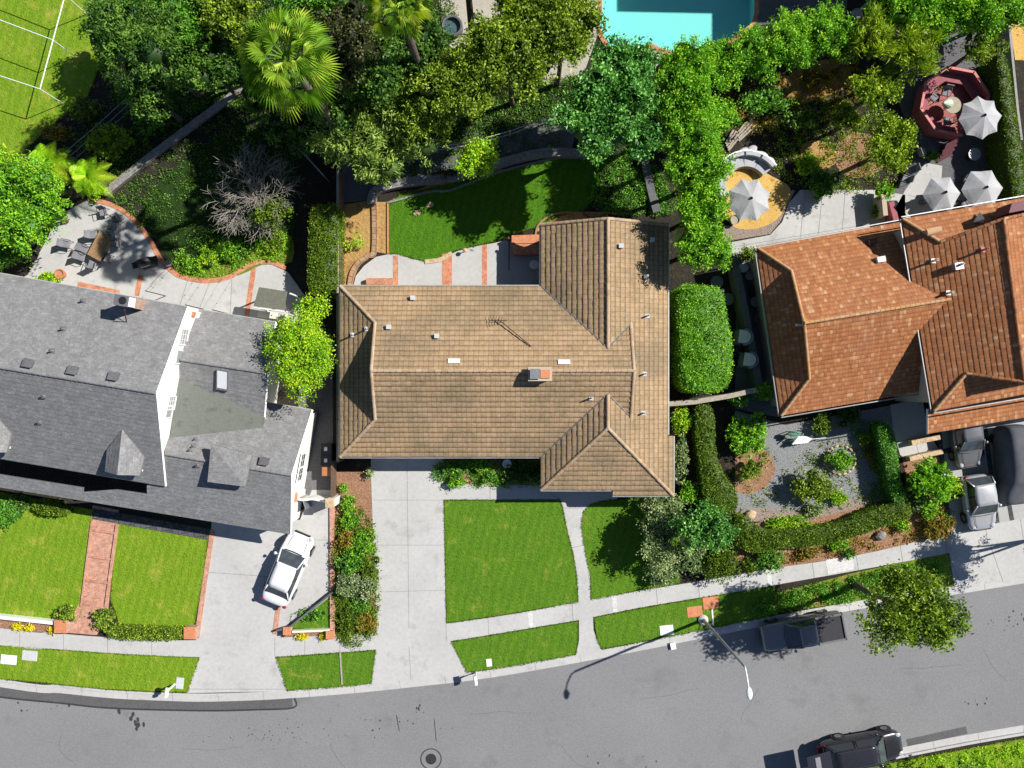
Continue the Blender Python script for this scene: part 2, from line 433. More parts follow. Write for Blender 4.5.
def limbs(mb, base, tops, r0, fork=.45):
    base = Vector(base); c = sum((Vector(t) for t in tops), Vector()) / len(tops)
    f = base.lerp(c, fork); f.x = base.x + (c.x - base.x) * fork * .7 + random.uniform(-.1, .1); f.y = base.y + (c.y - base.y) * fork * .7
    mb.tube([base, base.lerp(f, .15), base.lerp(f, .6) + Vector((random.uniform(-.08, .08), random.uniform(-.08, .08), 0)), f], [r0 * 1.35, r0, r0 * .85, r0 * .75], 9)
    for t in tops:
        t = Vector(t); m = f.lerp(t, .5) + Vector((random.uniform(-.15, .15), random.uniform(-.15, .15), .12 * (t - f).length))
        mb.tube([f, m, t], [r0 * .6, r0 * .36, r0 * .12], 6)
def tree(name, label, px, py, z, rpx, mat, group=None, cat='tree', n=11, L=.24, w=.13, dens=1., cr=.34, outw=.5, droop=0., flat=.72, ry=None, base=None, sub=.42, r0=.16, bark='bark', k=.7, cz=None, rz=None, low=-.25):
    k = min(k, .62)
    """crown centre seen at (px,py) and z metres up, crown radius in pixels at that height; trunk foot straight below unless base is given"""
    c = P(px, py, z); s = (H - z) / F * 1.1; rx = rpx * s; ryy = (ry or rpx) * s; rzz = rz or min(rx, ryy) * flat
    b = P(*base) if base else Vector((c.x, c.y, 0.)); b.z = 0
    t = thing(name, label, cat, (b.x, b.y, 0), 0, group)
    bl = lobes(c, (rx, ryy, rzz), n, sub=sub)
    mb = MB(); limbs(mb, b, [(q[0], q[1], q[2] - q[5] * .2) for q in bl[1:1 + max(4, n // 2)]], r0, .5)
    mk('trunk', mb, bark, t, True)
    area = 4.2 * rx * ryy + 3 * rzz * (rx + ryy)
    ncl = int(area * 4.4 * dens); arr, rnd = crown_mesh(bl, ncl, 36, cr * .84, L * .84, w * .84, outw, droop, low, k)
    mk('crown', arr, mat, t, attr=rnd); return t
def shrub(name, label, px, py, rpx, h, mat, group=None, cat='shrub', ry=None, L=.13, w=.08, dens=1., n=5, k=.6, cr=.13, outw=.6, loc=None, sub=.5):
    z = h * .5; s = (H - z) / F * 1.1; dens *= 1.3; n += 2; c = P(px, py, z); rx = rpx * s; ryy = (ry or rpx) * s
    bl = lobes((c.x, c.y, h * .42), (rx, ryy, h * .52), n, sub=sub)
    area = 3.5 * rx * ryy + 2.5 * h * (rx + ryy); ncl = max(14, int(area * 13 * dens))
    arr, rnd = crown_mesh(bl, ncl, 8, cr, L, w, outw, 0, -.1, k)
    o = mk(name, arr, mat, loc=(c.x, c.y, 0), attr=rnd); tag(o, label, cat, group); return o
def area_points(poly, n):
    P_ = np.array(poly); lo, hi = P_.min(0), P_.max(0); out = []; m = 0
    while m < n:
        q = RNG.uniform(lo, hi, (n * 2, 2)); ins = np.zeros(len(q), bool); j = len(P_) - 1
        for i in range(len(P_)):
            xi, yi, xj, yj = *P_[i], *P_[j]
            cond = ((yi > q[:, 1]) != (yj > q[:, 1])) & (q[:, 0] < (xj - xi) * (q[:, 1] - yi) / (yj - yi + 1e-12) + xi); ins ^= cond; j = i
        out.append(q[ins]); m += ins.sum()
    return np.concatenate(out)[:n]
def poly_area(p): return abs(sum(p[i][0] * p[(i + 1) % len(p)][1] - p[(i + 1) % len(p)][0] * p[i][1] for i in range(len(p)))) / 2
def hedge(name, label, pts, h, mat, dens=1., L=.12, w=.08, rough=.07, smooth=3, cat='hedge', group=None, dome=0., kind=None, hz=None, lump=.5):
    """clipped hedge: pts outline its top in the photo; leaves cover the top and all sides of a lumpy core"""
    top = smoothline(pts, smooth, True) if smooth else pts
    poly = [(P(*q, h).x, P(*q, h).y) for q in top]
    A = poly_area(poly); n = int(A * 260 * dens); q = area_points(poly, n)
    PA = np.array(poly); cen = PA.mean(0)
    d2 = np.full(n, 9e9)
    for i in range(len(PA)):
        a, b = PA[i], PA[(i + 1) % len(PA)]; ab = b - a; L2 = (ab ** 2).sum() + 1e-9
        t = np.clip(((q - a) @ ab) / L2, 0, 1); d2 = np.minimum(d2, ((q - a - t[:, None] * ab) ** 2).sum(1))
    d = np.sqrt(d2); e = np.clip(1 - d / .35, 0, 1)
    wav = (np.sin(q[:, 0] * 2.3 + q[:, 1]) * np.cos(q[:, 1] * 2.1) + np.sin(q[:, 0] * 5.1) * np.sin(q[:, 1] * 4.7) * .5)
    z = h - e * e * .18 * min(1, h) + RNG.normal(size=n) * rough * .6 + wav * rough * lump
    if dome: z = z - dome * (1 - np.clip(d / d.max(), 0, 1)) ** 2
    p1 = np.column_stack([q, z]); dir1 = np.tile([0, 0, 1.], (n, 1))
    S, D = [], []
    sgn = 1 if sum(poly[i][0] * poly[(i + 1) % len(poly)][1] - poly[(i + 1) % len(poly)][0] * poly[i][1] for i in range(len(poly))) > 0 else -1
    for i in range(len(PA)):
        a, b = PA[i], PA[(i + 1) % len(PA)]; ab = b - a; Ls = np.linalg.norm(ab)
        m = int(Ls * h * 150 * dens)
        if m < 1: continue
        t = RNG.uniform(0, 1, m)[:, None]; nx = np.array([ab[1], -ab[0]]) / max(Ls, 1e-6) * sgn; zz = RNG.uniform(.03, h * .97, m)
        off = RNG.normal(size=m) * rough * .6
        S.append(np.column_stack([a + ab * t + nx * off[:, None], zz])); D.append(np.tile([nx[0], nx[1], .3], (m, 1)))
    p = np.concatenate([p1] + S); dd = np.concatenate([dir1] + D)
    v, f = leaf_quads(p, dd * .55 + unit(RNG.normal(size=p.shape)), L, w)
    cl = .5 + .25 * np.sin(p[:, 0] * 3.1) * np.sin(p[:, 1] * 2.7 + p[:, 2]) + .2 * np.sin(p[:, 0] * 9 + p[:, 1] * 7)
    rnd = np.clip(cl * .5 + RNG.uniform(0, .5, len(p)), 0, 1)
    m = MB(); ins = [tuple(cen + (np.array(x) - cen) * .97) for x in poly]; m.prism(ins, 0, h - .17)
    cv = np.array(m.v); cf = np.array([fc if len(fc) == 4 else fc + [fc[-1]] for fc in m.f])
    quads = [fc for fc in m.f if len(fc) == 4]; tris = [fc for fc in m.f if len(fc) == 3]
    # triangles of the core are split into quads through their midpoints
    vv = list(map(tuple, cv)); qf = [list(x) for x in quads]
    for (a, b, c) in tris:
        A_, B_, C_ = (np.array(vv[i]) for i in (a, b, c)); o = len(vv)
        vv += [tuple((A_ + B_) / 2), tuple((B_ + C_) / 2), tuple((C_ + A_) / 2), tuple((A_ + B_ + C_) / 3)]
        qf += [[a, o, o + 3, o + 2], [o, b, o + 1, o + 3], [o + 3, o + 1, c, o + 2]]
    V = np.concatenate([v, np.array(vv)]); Fc = np.concatenate([f, np.array(qf) + len(v)]); rnd = np.concatenate([rnd, np.full(len(qf), .1)])
    o = mk(name, Arr(V, Fc), mat, loc=(float(cen[0]), float(cen[1]), 0), attr=rnd); tag(o, label, cat, group, kind); return o
def cover(name, label, pts, mat, h=.25, dens=1., L=.12, w=.08, cat='ground cover', patch=.5, kind='stuff', smooth=3):
    """low loose ground cover over a bed: leaf tufts, denser in patches so the soil shows between"""
    poly = XY(smoothline(pts, smooth, True) if smooth else pts); n = int(poly_area(poly) * 34 * dens)
    q = area_points(poly, n); f1 = np.sin(q[:, 0] * 1.9 + 1) * np.sin(q[:, 1] * 2.3) + np.sin(q[:, 0] * 4.3 + q[:, 1] * 3.1) * .6
    keep = f1 + RNG.normal(size=n) * .5 > (patch - .5) * 2 - .6; q = q[keep]; f1 = f1[keep]; n = len(q)
    per = 9; hh = h * np.clip(.6 + f1 * .35, .15, 1.3)
    c = np.column_stack([q, hh * RNG.uniform(.3, 1, n)]); p = np.repeat(c, per, 0) + RNG.normal(size=(n * per, 3)) * np.array([.11, .11, .05]); p[:, 2] = np.maximum(p[:, 2], .05)
    v, f = leaf_quads(p, unit(RNG.normal(size=p.shape)) + np.array([0, 0, .3]), L, w)
    rnd = np.clip(np.repeat(RNG.uniform(0, 1, n), per) * .6 + RNG.uniform(0, .4, n * per), 0, 1)
    c0 = q.mean(0); o = mk(name, Arr(v, f), mat, loc=(float(c0[0]), float(c0[1]), 0), attr=rnd)
    if kind: tag(o, label, cat, None, kind)
    else: tag(o, label, cat)
    return o
def frond_palm(label, px, py, z, rpx, mat, nf=30, fan=True, group=None, trunk_r=.2, base=None):
    c = P(px, py, z); r = rpx * (H - z) / F; b = P(*base) if base else Vector((c.x, c.y, 0)); b.z = 0
    t = thing('palm_tree' if fan else 'fern_palm', label, 'palm', (b.x, b.y, 0), 0, group)
    mb = MB(); mb.tube([b, b.lerp(c, .5) + Vector((.1, .05, 0)), c], [trunk_r * 1.3, trunk_r, trunk_r * .9], 10); mk('trunk', mb, 'bark', t, True)
    V, Fc, rn = [], [], []; o = 0
    def quad(a, b_, c_, d, q):
        nonlocal o
        V.extend([a, b_, c_, d]); Fc.append([o, o + 1, o + 2, o + 3]); rn.append(q); o += 4
    for i in range(nf):
        th = i * 2.39996; lv = (i + .5) / nf; el = (R(random.uniform(48, 74)) * (1 - lv) - R(random.uniform(5, 28)) * lv) if fan else (R(68) * (1 - lv) - R(12) * lv); tone = random.uniform(0, 1)
        d = Vector((math.cos(th) * math.cos(el), math.sin(th) * math.cos(el), math.sin(el))); side = d.cross(Vector((0, 0, 1))).normalized(); up = side.cross(d)
        if fan:
            pl = r * (random.uniform(.2, .35) + .32 * min(1, lv * 1.6)); roll = random.uniform(-.7, .7); side = (side * math.cos(roll) + up * math.sin(roll)).normalized(); up = side.cross(d); hub = c + d * pl; bl = r * random.uniform(.36, .46)
            quad(*[tuple(x) for x in (c - side * .03, c + side * .03, hub + side * .02, hub - side * .02)], .2)
            m = 18
            for k in range(m):
                a = R(-82 + 164 * (k + .5) / m); wd = R(164 / m) * .44
                def pt(ang, rad, dz=0): return hub + (d * math.cos(ang) + side * math.sin(ang)) * rad + up * dz - Vector((0, 0, 1)) * (rad / bl) ** 2 * bl * .5
                ll = bl * (1 - .14 * abs(a)) * random.uniform(.8, 1.1)
                q = min(1, max(0, tone * .6 + random.uniform(0, .4)))
                quad(tuple(pt(a, .02)), tuple(pt(a - wd, ll * .6, .07)), tuple(pt(a, ll)), tuple(pt(a, ll * .6, -.05)), q)
                quad(tuple(pt(a, .02)), tuple(pt(a, ll * .6, -.05)), tuple(pt(a, ll)), tuple(pt(a + wd, ll * .6, .07)), q * .85)
        else:
            ln = r * random.uniform(.85, 1.1); m = 26; prev = c
            for k in range(1, m + 1):
                s = k / m; q = c + d * ln * s - Vector((0, 0, 1)) * ln * .55 * s * s
                ll = ln * .22 * math.sin(math.pi * min(1, s * .9 + .1)) + .05
                for sg in (-1, 1):
                    tip = q + side * sg * ll + d * ll * .5 - Vector((0, 0, ll * .25)); w_ = d * ln / m * .42
                    quad(tuple(q - w_), tuple(q + w_), tuple(tip + w_ * .2), tuple(tip - w_ * .2), min(1, max(0, tone * .5 + random.uniform(0, .5))))
                prev = q
    mk('crown', Arr(np.array(V, dtype=float), np.array(Fc)), mat, t, attr=np.array(rn)); return t
# ------------------------------------------------------------------ materials
speckled('asphalt', (.19, .19, .192), (.235, .235, .237), .12, 9., .9, .4, .01, (.18, .18, .18), .35)
speckled('asphalt_patch', (.085, .085, .085), (.12, .12, .12), .5, 12., .9, .5, .01)
speckled('tar', (.03, .03, .03), (.06, .06, .06), .8, 12., .6, .3)
speckled('concrete', (.42, .415, .40), (.51, .505, .485), .25, 4., .85, .1, .006, (.37, .365, .35), .15)
speckled('concrete_gray', (.36, .36, .345), (.43, .425, .41), .4, 6., .85, .1, .006, (.30, .30, .29), .15)
speckled('joint', (.16, .155, .15), (.22, .21, .20), .5, 8.)
speckled('joint_light', (.56, .555, .535), (.62, .61, .59), .5, 8.)
speckled('tan_concrete', (.36, .33, .27), (.47, .43, .35), .5, 6., .85, .1, .006, None, .3)
speckled('soil', (.016, .015, .012), (.04, .033, .024), .6, 7., .95, 1., .06, (.09, .065, .04), .7)  # near black: shade under the trees is put into the soil colour
speckled('dry_soil', (.30, .17, .055), (.48, .30, .11), .7, 6., .95, .9, .05, (.22, .10, .04), .6)
speckled('mulch', (.20, .095, .055), (.36, .20, .12), 1.4, 9., .95, 1., .05, (.46, .32, .2), .75)
speckled('golden_gravel', (.52, .30, .07), (.66, .44, .14), .8, 12., .95, .8, .03, (.35, .18, .05), .5)
speckled('gravel', (.13, .135, .14), (.30, .305, .31), 3.5, 13., .9, 1., .04, (.12, .12, .12), .8)
speckled('brown_gravel', (.17, .125, .105), (.36, .29, .24), 3.5, 12., .9, 1., .04, (.12, .09, .08), .8)
speckled('stone', (.16, .15, .14), (.30, .28, .26), 1.8, 6., .9, .8, .04, (.10, .09, .09), .6)
speckled('tan_stone', (.44, .30, .18), (.62, .47, .30), 1.8, 6., .9, .8, .04, (.36, .2, .1), .6)
speckled('block', (.26, .25, .24), (.36, .35, .33), 1.2, 9., .9, .4, .02, None, .6)
speckled('stucco', (.74, .73, .66), (.84, .83, .76), .4, 16., .85, .15, .01, None, .25)
speckled('tan_stucco', (.42, .35, .26), (.52, .44, .33), .4, 16., .85, .2, .01, None, .3)
speckled('bark', (.07, .055, .04), (.15, .12, .09), 3., 12., .95, 1., .03)
speckled('gray_bark', (.19, .17, .145), (.32, .29, .25), 3., 9., .95, .8, .02)
speckled('wood', (.24, .14, .07), (.38, .24, .13), 2., 9., .8, .4, .01)
speckled('dark_wood', (.09, .055, .04), (.15, .10, .07), 2., 9., .8, .4, .01)
speckled('weathered_wood', (.28, .24, .19), (.42, .37, .30), 1.5, 9., .85, .4, .01)
speckled('flat_roof', (.15, .165, .14), (.15, .16, .14), .55, 8., .8, .25, .01, (.09, .095, .085), .4)
speckled('awning', (.12, .125, .095), (.17, .175, .135), .7, 9., .85, .3, .01)
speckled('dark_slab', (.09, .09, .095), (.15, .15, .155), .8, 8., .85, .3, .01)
speckled('terracotta', (.48, .17, .08), (.62, .26, .13), 1.5, 10., .8, .3, .01)
speckled('pink_wood', (.55, .17, .16), (.70, .27, .25), 1.2, 8., .7, .3, .01)
speckled('maroon_wood', (.24, .06, .085), (.36, .11, .13), 1.2, 8., .7, .3, .01)
brick_mat('brick', (.72, .22, .09), (.86, .36, .18), (.60, .40, .30))
brick_mat('pink_brick', (.70, .30, .19), (.82, .44, .30), (.60, .42, .34))
brick_mat('block_brick', (.50, .30, .17), (.62, .42, .25), (.22, .12, .07), .40, .30, .85, .02)
brick_mat('deck_boards', (.56, .17, .15), (.68, .26, .23), (.14, .04, .05), 3., .12, .75, .012)
brick_mat('pavers', (.10, .10, .11), (.16, .16, .17), (.05, .05, .05), .4, .4, .85, .02)
lawn_mat('lawn', (.05, .14, .010), (.09, .215, .013), (.165, .29, .018), (.30, .32, .05), .56)
lawn_mat('lawn_bright', (.10, .215, .012), (.17, .31, .015), (.27, .39, .02), (.40, .40, .06), .53)
lawn_mat('shade_toned_grass', (.012, .03, .008), (.022, .05, .010), (.04, .085, .014))  # grass darkened, tree shade over the left back garden painted in
lawn_mat('lawn_dark', (.035, .115, .006), (.065, .185, .008), (.12, .27, .012), (.28, .28, .06), .70)
lawn_mat('rough_grass', (.09, .17, .015), (.16, .24, .02), (.26, .31, .04), (.40, .28, .10), .50)
tile_mat('tan_tile', [(0, (.40, .27, .15)), (.5, (.44, .30, .168)), (1, (.475, .33, .195))], .9, .30, .345, .85, (.19, .155, .095), .9, .28, 7., .5)
tile_mat('red_tile', [(0, (.36, .13, .045)), (.4, (.43, .165, .06)), (.8, (.48, .195, .075)), (.95, (.54, .26, .11)), (1, (.62, .37, .20))], .65, .19, .28, .8, (.40, .18, .10), .45, .5, 16., .4)
tile_mat('ochre_cap', [(0, (.44, .22, .08)), (1, (.56, .32, .13))], None, .4, .4, .8)
tile_mat('tan_cap', [(0, (.36, .24, .14)), (1, (.52, .37, .23))], None, .4, .4, .8)
tile_mat('shingle', [(0, (.225, .225, .225)), (.5, (.25, .25, .251)), (.85, (.272, .272, .273)), (1, (.30, .30, .30))], .2, .24, .145, .9, (.15, .148, .145), .6, 1.8, 8., .6)
plain('white_paint', (.82, .82, .80), .4, var=.04); plain('car_white', (.72, .72, .73), .25, coat=.6, var=.02)
plain('cream_paint', (.74, .70, .58), .5, var=.06)
plain('silver_paint', (.50, .50, .51), .3, .35, coat=.6, var=.04); plain('black_paint', (.022, .022, .028), .25, coat=.8, var=.1)
plain('gray_paint', (.20, .195, .195), .3, .2, coat=.8, var=.05)
plain('graphite_paint', (.17, .17, .18), .3, .3, coat=.8, var=.05)
plain('glass', (.035, .042, .05), .08, 0, .6, var=.1); plain('pale_pane', (.30, .31, .31), .2, 0, .5); plain('cabin_glass', (.055, .065, .075), .1, 0, .5, var=.3, scale=2.5)
plain('rubber', (.02, .02, .02), .85, var=.2); plain('rim', (.35, .35, .36), .35, .8)
plain('black_metal', (.03, .03, .033), .5, .3); plain('gray_metal', (.30, .30, .31), .45, .6); plain('steel', (.55, .55, .56), .35, .8)
plain('aluminium', (.62, .62, .60), .45, .4); plain('white_plastic', (.82, .82, .80), .4, var=.03)
plain('black_plastic', (.035, .035, .04), .5); plain('brown_plastic', (.42, .16, .07), .5); plain('red_lamp', (.25, .015, .015), .25); plain('head_lamp', (.42, .43, .45), .12, 0, .6)
plain('canvas', (.40, .40, .405), .9, 0, .1, var=.16, scale=1.1); plain('dim_cushion', (.22, .22, .24), .9, 0, .1); plain('grey_cushion', (.42, .43, .45), .9, 0, .1, var=.15, scale=3.)
plain('cover_fabric', (.11, .115, .13), .85, 0, .15, var=.18, scale=1.2); plain('wicker', (.36, .32, .24), .8, var=.2, scale=9.)
plain('green_fabric', (.10, .22, .16), .9, var=.15, scale=4.); plain('pale_green', (.42, .50, .38), .9, var=.15, scale=4.); plain('green_metal', (.10, .26, .18), .6, .2)
plain('terracotta_pot', (.50, .21, .11), .8); plain('yellow_petal', (.85, .66, .01), .6, var=.2, scale=20.)
plain('skylight', (.70, .72, .74), .15, 0, .6, var=.03); plain('utility_cover', (.52, .53, .54), .7, var=.08)
plain('iron', (.045, .045, .045), .7, .4, var=.3, scale=9.); plain('dark_red', (.12, .02, .035), .6)
t = NT('pool_floor'); p = t.pos(); cz = t.voro(p, 1.9, 'DISTANCE_TO_EDGE', 'Distance')
t.col(t.mix(.06, (.26, .72, .66), t.ramp(t.noise(p, 5., 4, .7), [(.35, (.03, .55, .48)), (.65, (.25, .95, .88))]))); t.set(.8); MAT['pool_floor'] = t.m
t = NT('pool_water'); bp = t.n('ShaderNodeBump'); bp.inputs['Strength'].default_value = .06; bp.inputs['Distance'].default_value = .05; t.l(t.noise(t.pos(), 3.5, 3), bp.inputs['Height'])
tp_ = t.n('ShaderNodeBsdfTransparent'); tp_.inputs[0].default_value = (.86, .99, .98, 1); gl = t.n('ShaderNodeBsdfGlossy'); gl.inputs['Roughness'].default_value = .08; t.l(bp.outputs[0], gl.inputs['Normal']); fr = t.n('ShaderNodeFresnel'); fr.inputs[0].default_value = 1.33; t.l(bp.outputs[0], fr.inputs['Normal'])
mx = t.n('ShaderNodeMixShader'); mx.inputs[0].default_value = .03; t.l(tp_.outputs[0], mx.inputs[1]); t.l(gl.outputs[0], mx.inputs[2]); t.l(mx.outputs[0], t.out.inputs[0]); MAT['pool_water'] = t.m
G = lambda a, b, c: [(0., a), (.45, b), (1., c)]
leaf_mat('leaf_lime', G((.055, .15, .008), (.13, .31, .012), (.26, .46, .02)))
leaf_mat('leaf_bright', G((.03, .11, .010), (.075, .23, .014), (.16, .36, .025)))
leaf_mat('leaf_green', G((.018, .07, .012), (.045, .155, .018), (.11, .27, .035)))
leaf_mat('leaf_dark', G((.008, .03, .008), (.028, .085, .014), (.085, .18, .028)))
leaf_mat('leaf_olive', G((.025, .055, .008), (.075, .145, .014), (.17, .27, .03)))
leaf_mat('leaf_yellow', G((.03, .07, .006), (.085, .17, .010), (.20, .32, .02)))
leaf_mat('leaf_hedge', G((.03, .075, .008), (.07, .15, .012), (.14, .24, .02)), gain=1.7)
leaf_mat('leaf_silver', G((.04, .09, .04), (.10, .18, .085), (.24, .34, .18)))
leaf_mat('leaf_blue', G((.05, .09, .05), (.09, .16, .07), (.28, .30, .26)))
leaf_mat('leaf_citrus', G((.014, .065, .015), (.04, .15, .03), (.13, .29, .09)), .25, .35)
leaf_mat('leaf_droop', G((.03, .075, .018), (.085, .165, .035), (.18, .28, .07)))
leaf_mat('leaf_rust', G((.05, .06, .010), (.11, .115, .016), (.22, .15, .03)))
leaf_mat('leaf_palm', G((.03, .09, .012), (.09, .21, .02), (.26, .38, .05)), .25, .35)
leaf_mat('leaf_street', G((.014, .04, .006), (.05, .11, .010), (.15, .24, .025)), .3)
leaf_mat('leaf_brown', G((.010, .016, .006), (.028, .042, .016), (.075, .09, .035)))
leaf_mat('petal_yellow', G((.75, .5, .0), (.85, .68, .01), (.9, .8, .05)))
leaf_mat('leaf_grass', G((.04, .10, .006), (.08, .18, .008), (.14, .25, .012)), gain=1.)
leaf_mat('leaf_turf', G((.08, .17, .006), (.15, .28, .008), (.24, .38, .012)), gain=1.)
# ------------------------------------------------------------------ terrain, road, pavements
def big(name, r, z, mat):
    mb = MB(); n = 24
    mb.add([(-r, -r, z), (r, -r, z), (r, r, z), (-r, r, z)], [[0, 1, 2, 3]], [[(0, 0), (1, 0), (1, 1), (0, 1)]]); o = mk(name, mb, mat); o['kind'] = 'structure'
big('ground', 400, -2.2, 'soil')
N_OUT = [(-700, 560), (-300, 636), (0, 688), (60, 694), (110, 699), (150, 701), (200, 702.5), (256, 701), (290, 699), (330, 696), (374, 692), (420, 687), (465, 682), (512, 675), (577, 663.5), (640, 651.5), (700, 639.5), (768, 626), (870, 608), (963, 594), (1024, 584), (1300, 540), (1700, 474)]
S_OUT = [(-700, 700), (-300, 790), (0, 846), (200, 864), (400, 852), (600, 812), (760, 778), (905, 748), (1024, 726), (1300, 682), (1700, 616)]
NL, SL = XY(smoothline(N_OUT, 5)), XY(smoothline(S_OUT, 5))     # world lines
sheet('road', offset(NL, .02) + offset(SL, -.02)[::-1], -.13, 'asphalt', raw=True)
# kerb with gutter pan, north side: the top of the kerb is flush with the verge
def kerb(name, line, sgn):
    mb = MB(); strip(mb, line, *( (0, .44) if sgn > 0 else (-.44, 0)), -.3, -.117); strip(mb, line, *((.44, .60) if sgn > 0 else (-.60, -.44)), -.3, .018)
    o = mk(name, mb, 'concrete'); o['kind'] = 'structure'; m2 = MB()
    acc = 0; nxt = 1.
    for i in range(len(line) - 1):
        L = math.dist(line[i], line[i + 1]); k = nxt - acc
        while k < L:
            t = k / L; a = [line[i][j] + (line[i + 1][j] - line[i][j]) * t for j in range(2)]; d = [(line[i + 1][j] - line[i][j]) / L for j in range(2)]; nn = (-d[1] * sgn, d[0] * sgn)
            m2.box((a[0] + nn[0] * .22, a[1] + nn[1] * .22, -.1145), (.02, .44, .004), math.atan2(d[1], d[0]))
            m2.box((a[0] + nn[0] * .52, a[1] + nn[1] * .52, .0205), (.02, .16, .004), math.atan2(d[1], d[0])); nxt += 3.05; k += 3.05
        acc += L
    j = mk('kerb_joint', m2, 'joint', o)
kerb('kerb', NL, 1); kerb('kerb', SL, -1)
back_n = offset(NL, .60); back_s = offset(SL, -.60)
POOL = smoothline([(585, -60), (600, 2), (597, 16), (600, 34), (612, 50), (632, 52), (650, 46), (664, 52), (690, 55), (712, 51), (730, 42), (747, 30), (755, 20), (757, -10), (757, -60)], 3, True)
YN = [(-46, 60), (80, 60), (80, back_n[-1][1])] 
yard = [tuple(back_n[0])] + [(back_n[0][0], 60), (90, 60), (back_n[-1][0], back_n[-1][1])]
def sheet_w(name, rings, z, mat):
    rings = [[Vector((q[0], q[1], z)) for q in r] for r in rings]; vs = [v for r in rings for v in r]; fs, uv = [], []
    for a, b, c in tessellate_polygon(rings):
        if (vs[b].x - vs[a].x) * (vs[c].y - vs[a].y) - (vs[b].y - vs[a].y) * (vs[c].x - vs[a].x) < 0: a, c = c, a
        fs.append([a, b, c]); uv.append([(vs[i].x, vs[i].y) for i in (a, b, c)])
    mb = MB(); mb.add(vs, fs, uv)
    for r in rings:
        n = len(r); mb.add(r + [v - Vector((0, 0, .4)) for v in r], [[i, (i + 1) % n, n + (i + 1) % n, n + i] for i in range(n)])
    o = mk(name, mb, mat); o['kind'] = 'structure'; return o
bx0 = back_n[0][0]
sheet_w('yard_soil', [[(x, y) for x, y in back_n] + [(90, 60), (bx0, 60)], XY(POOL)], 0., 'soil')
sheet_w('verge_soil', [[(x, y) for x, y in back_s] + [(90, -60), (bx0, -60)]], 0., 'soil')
# pavement (north side) following the street
SWU = [(-300, 585), (0, 628), (50, 632.5), (90, 636), (150, 639.5), (200, 640), (275, 637.5), (375, 633), (446, 623.5), (512, 614), (577, 602), (640, 590.5), (700, 581), (768, 569), (853, 556), (949, 534), (1024, 518), (1300, 470)]
SWL = [(-300, 602), (0, 645), (50, 648.5), (120, 653.5), (200, 657), (275, 656.5), (320, 653.5), (376, 649.5), (450, 641), (512, 631), (578, 620), (593, 617), (640, 607.5), (700, 597.5), (748, 590), (768, 586), (853, 571), (949, 553), (1024, 538), (1300, 490)]
SU, SLo = smoothline(SWU, 4), smoothline(SWL, 4)
sw = sheet('pavement', SU + SLo[::-1], .030, 'concrete', depth=.1)
m = MB(); m3 = MB()
for px in list(range(20, 190, 44)) + [275, 305, 340] + list(range(446, 760, 42)) + list(range(768, 960, 44)) + [985, 1020]:
    yu = np.interp(px, [q[0] for q in SU], [q[1] for q in SU]); lean = .16 * (px - 330) / 500
    yl = np.interp(px + 2, [q[0] for q in SLo], [q[1] for q in SLo]); a, b = P(px - 1.5 * 0, yu, 0), P(px + 14 * max(0, lean), yl, 0)
    mm = m3 if px in (446 + 42 * 2, 446 + 42 * 4, 768) else m
    wd = .3 if mm is m3 else .025
    mm.box(((a.x + b.x) / 2, (a.y + b.y) / 2, .033), ((a - b).length - .01, wd, .004), math.atan2(b.y - a.y, b.x - a.x))
mk('pavement_joint', m, 'joint', sw); mk('patched_joint', m3, 'joint_light', sw)
def conc(name, pts, z=.024, mat='concrete', smooth=0, joints=(), depth=.08, jm='joint', rot=0., jw=.025):
    o = sheet(name, pts, z, mat, depth=depth, smooth=smooth, rot=rot)
    if joints:
        m = MB()
        for (x0, y0, x1, y1) in joints:
            a, b = P(x0, y0), P(x1, y1); m.box(((a.x + b.x) / 2, (a.y + b.y) / 2, z + .003), ((a - b).length, jw, .004), math.atan2(b.y - a.y, b.x - a.x))
        mk('joint', m, jm, o)
    return o
conc('driveway', [(214, 505), (300, 520), (312, 490), (333, 490), (332, 595), (290, 628), (277, 640), (196, 641), (206, 570)], .026, joints=[(206, 572, 275, 577), (275, 540, 330, 540)])
conc('driveway_apron', [(200, 656), (276, 656), (287, 691), (187, 693)], .022, joints=[(190, 689, 286, 689)])
conc('driveway', [(371, 450), (443, 450), (443, 470), (446, 625), (377, 635), (374, 560), (371, 475)], .026, joints=[(407, 452, 409, 628), (373, 500, 443, 500), (374, 545, 444, 545), (375, 592, 445, 590)], jw=.02)
conc('driveway_apron', [(376, 649), (450, 640), (467, 673), (371, 686)], .022, joints=[(409, 646, 411, 680)], jw=.02)
conc('driveway', [(928, 400), (1100, 375), (1100, 506), (1024, 520), (952, 536), (944, 455)], .026, 'concrete_gray')
conc('driveway_apron', [(949, 552), (1100, 524), (1110, 565), (1024, 578), (963, 588), (955, 590)], .022, joints=[(948, 553, 962, 588), (990, 545, 1003, 582)])
m = MB()
for (x0, y0, x1, y1) in [(940, 452, 1020, 432), (950, 496, 1030, 480), (985, 428, 998, 530), (1008, 500, 1014, 532), (938, 422, 950, 540)]:
    a, b = P(x0, y0), P(x1, y1); strip(m, [(a.x, a.y), (b.x, b.y)], -.15, .15, .02, .0295)
o = mk('driveway_band', m, 'pavers'); o['kind'] = 'structure'
PATH = [(563, 507), (567, 529), (573, 552), (577, 576), (578.5, 603), (590.5, 601), (590, 576), (585, 552), (581, 526), (583, 512), (590, 504), (602, 501), (617, 499), (617, 486), (442, 484), (442, 499.5), (560, 499.5)]
conc('front_path', PATH, .027, joints=[(490, 484, 490, 499), (570, 548, 584, 545), (562, 508, 583, 508), (533, 484, 560, 499)], jm='joint')
conc('front_path', [(579, 619), (593, 617), (593.5, 630), (597, 640), (601.5, 650), (576, 655), (579, 640)], .023)
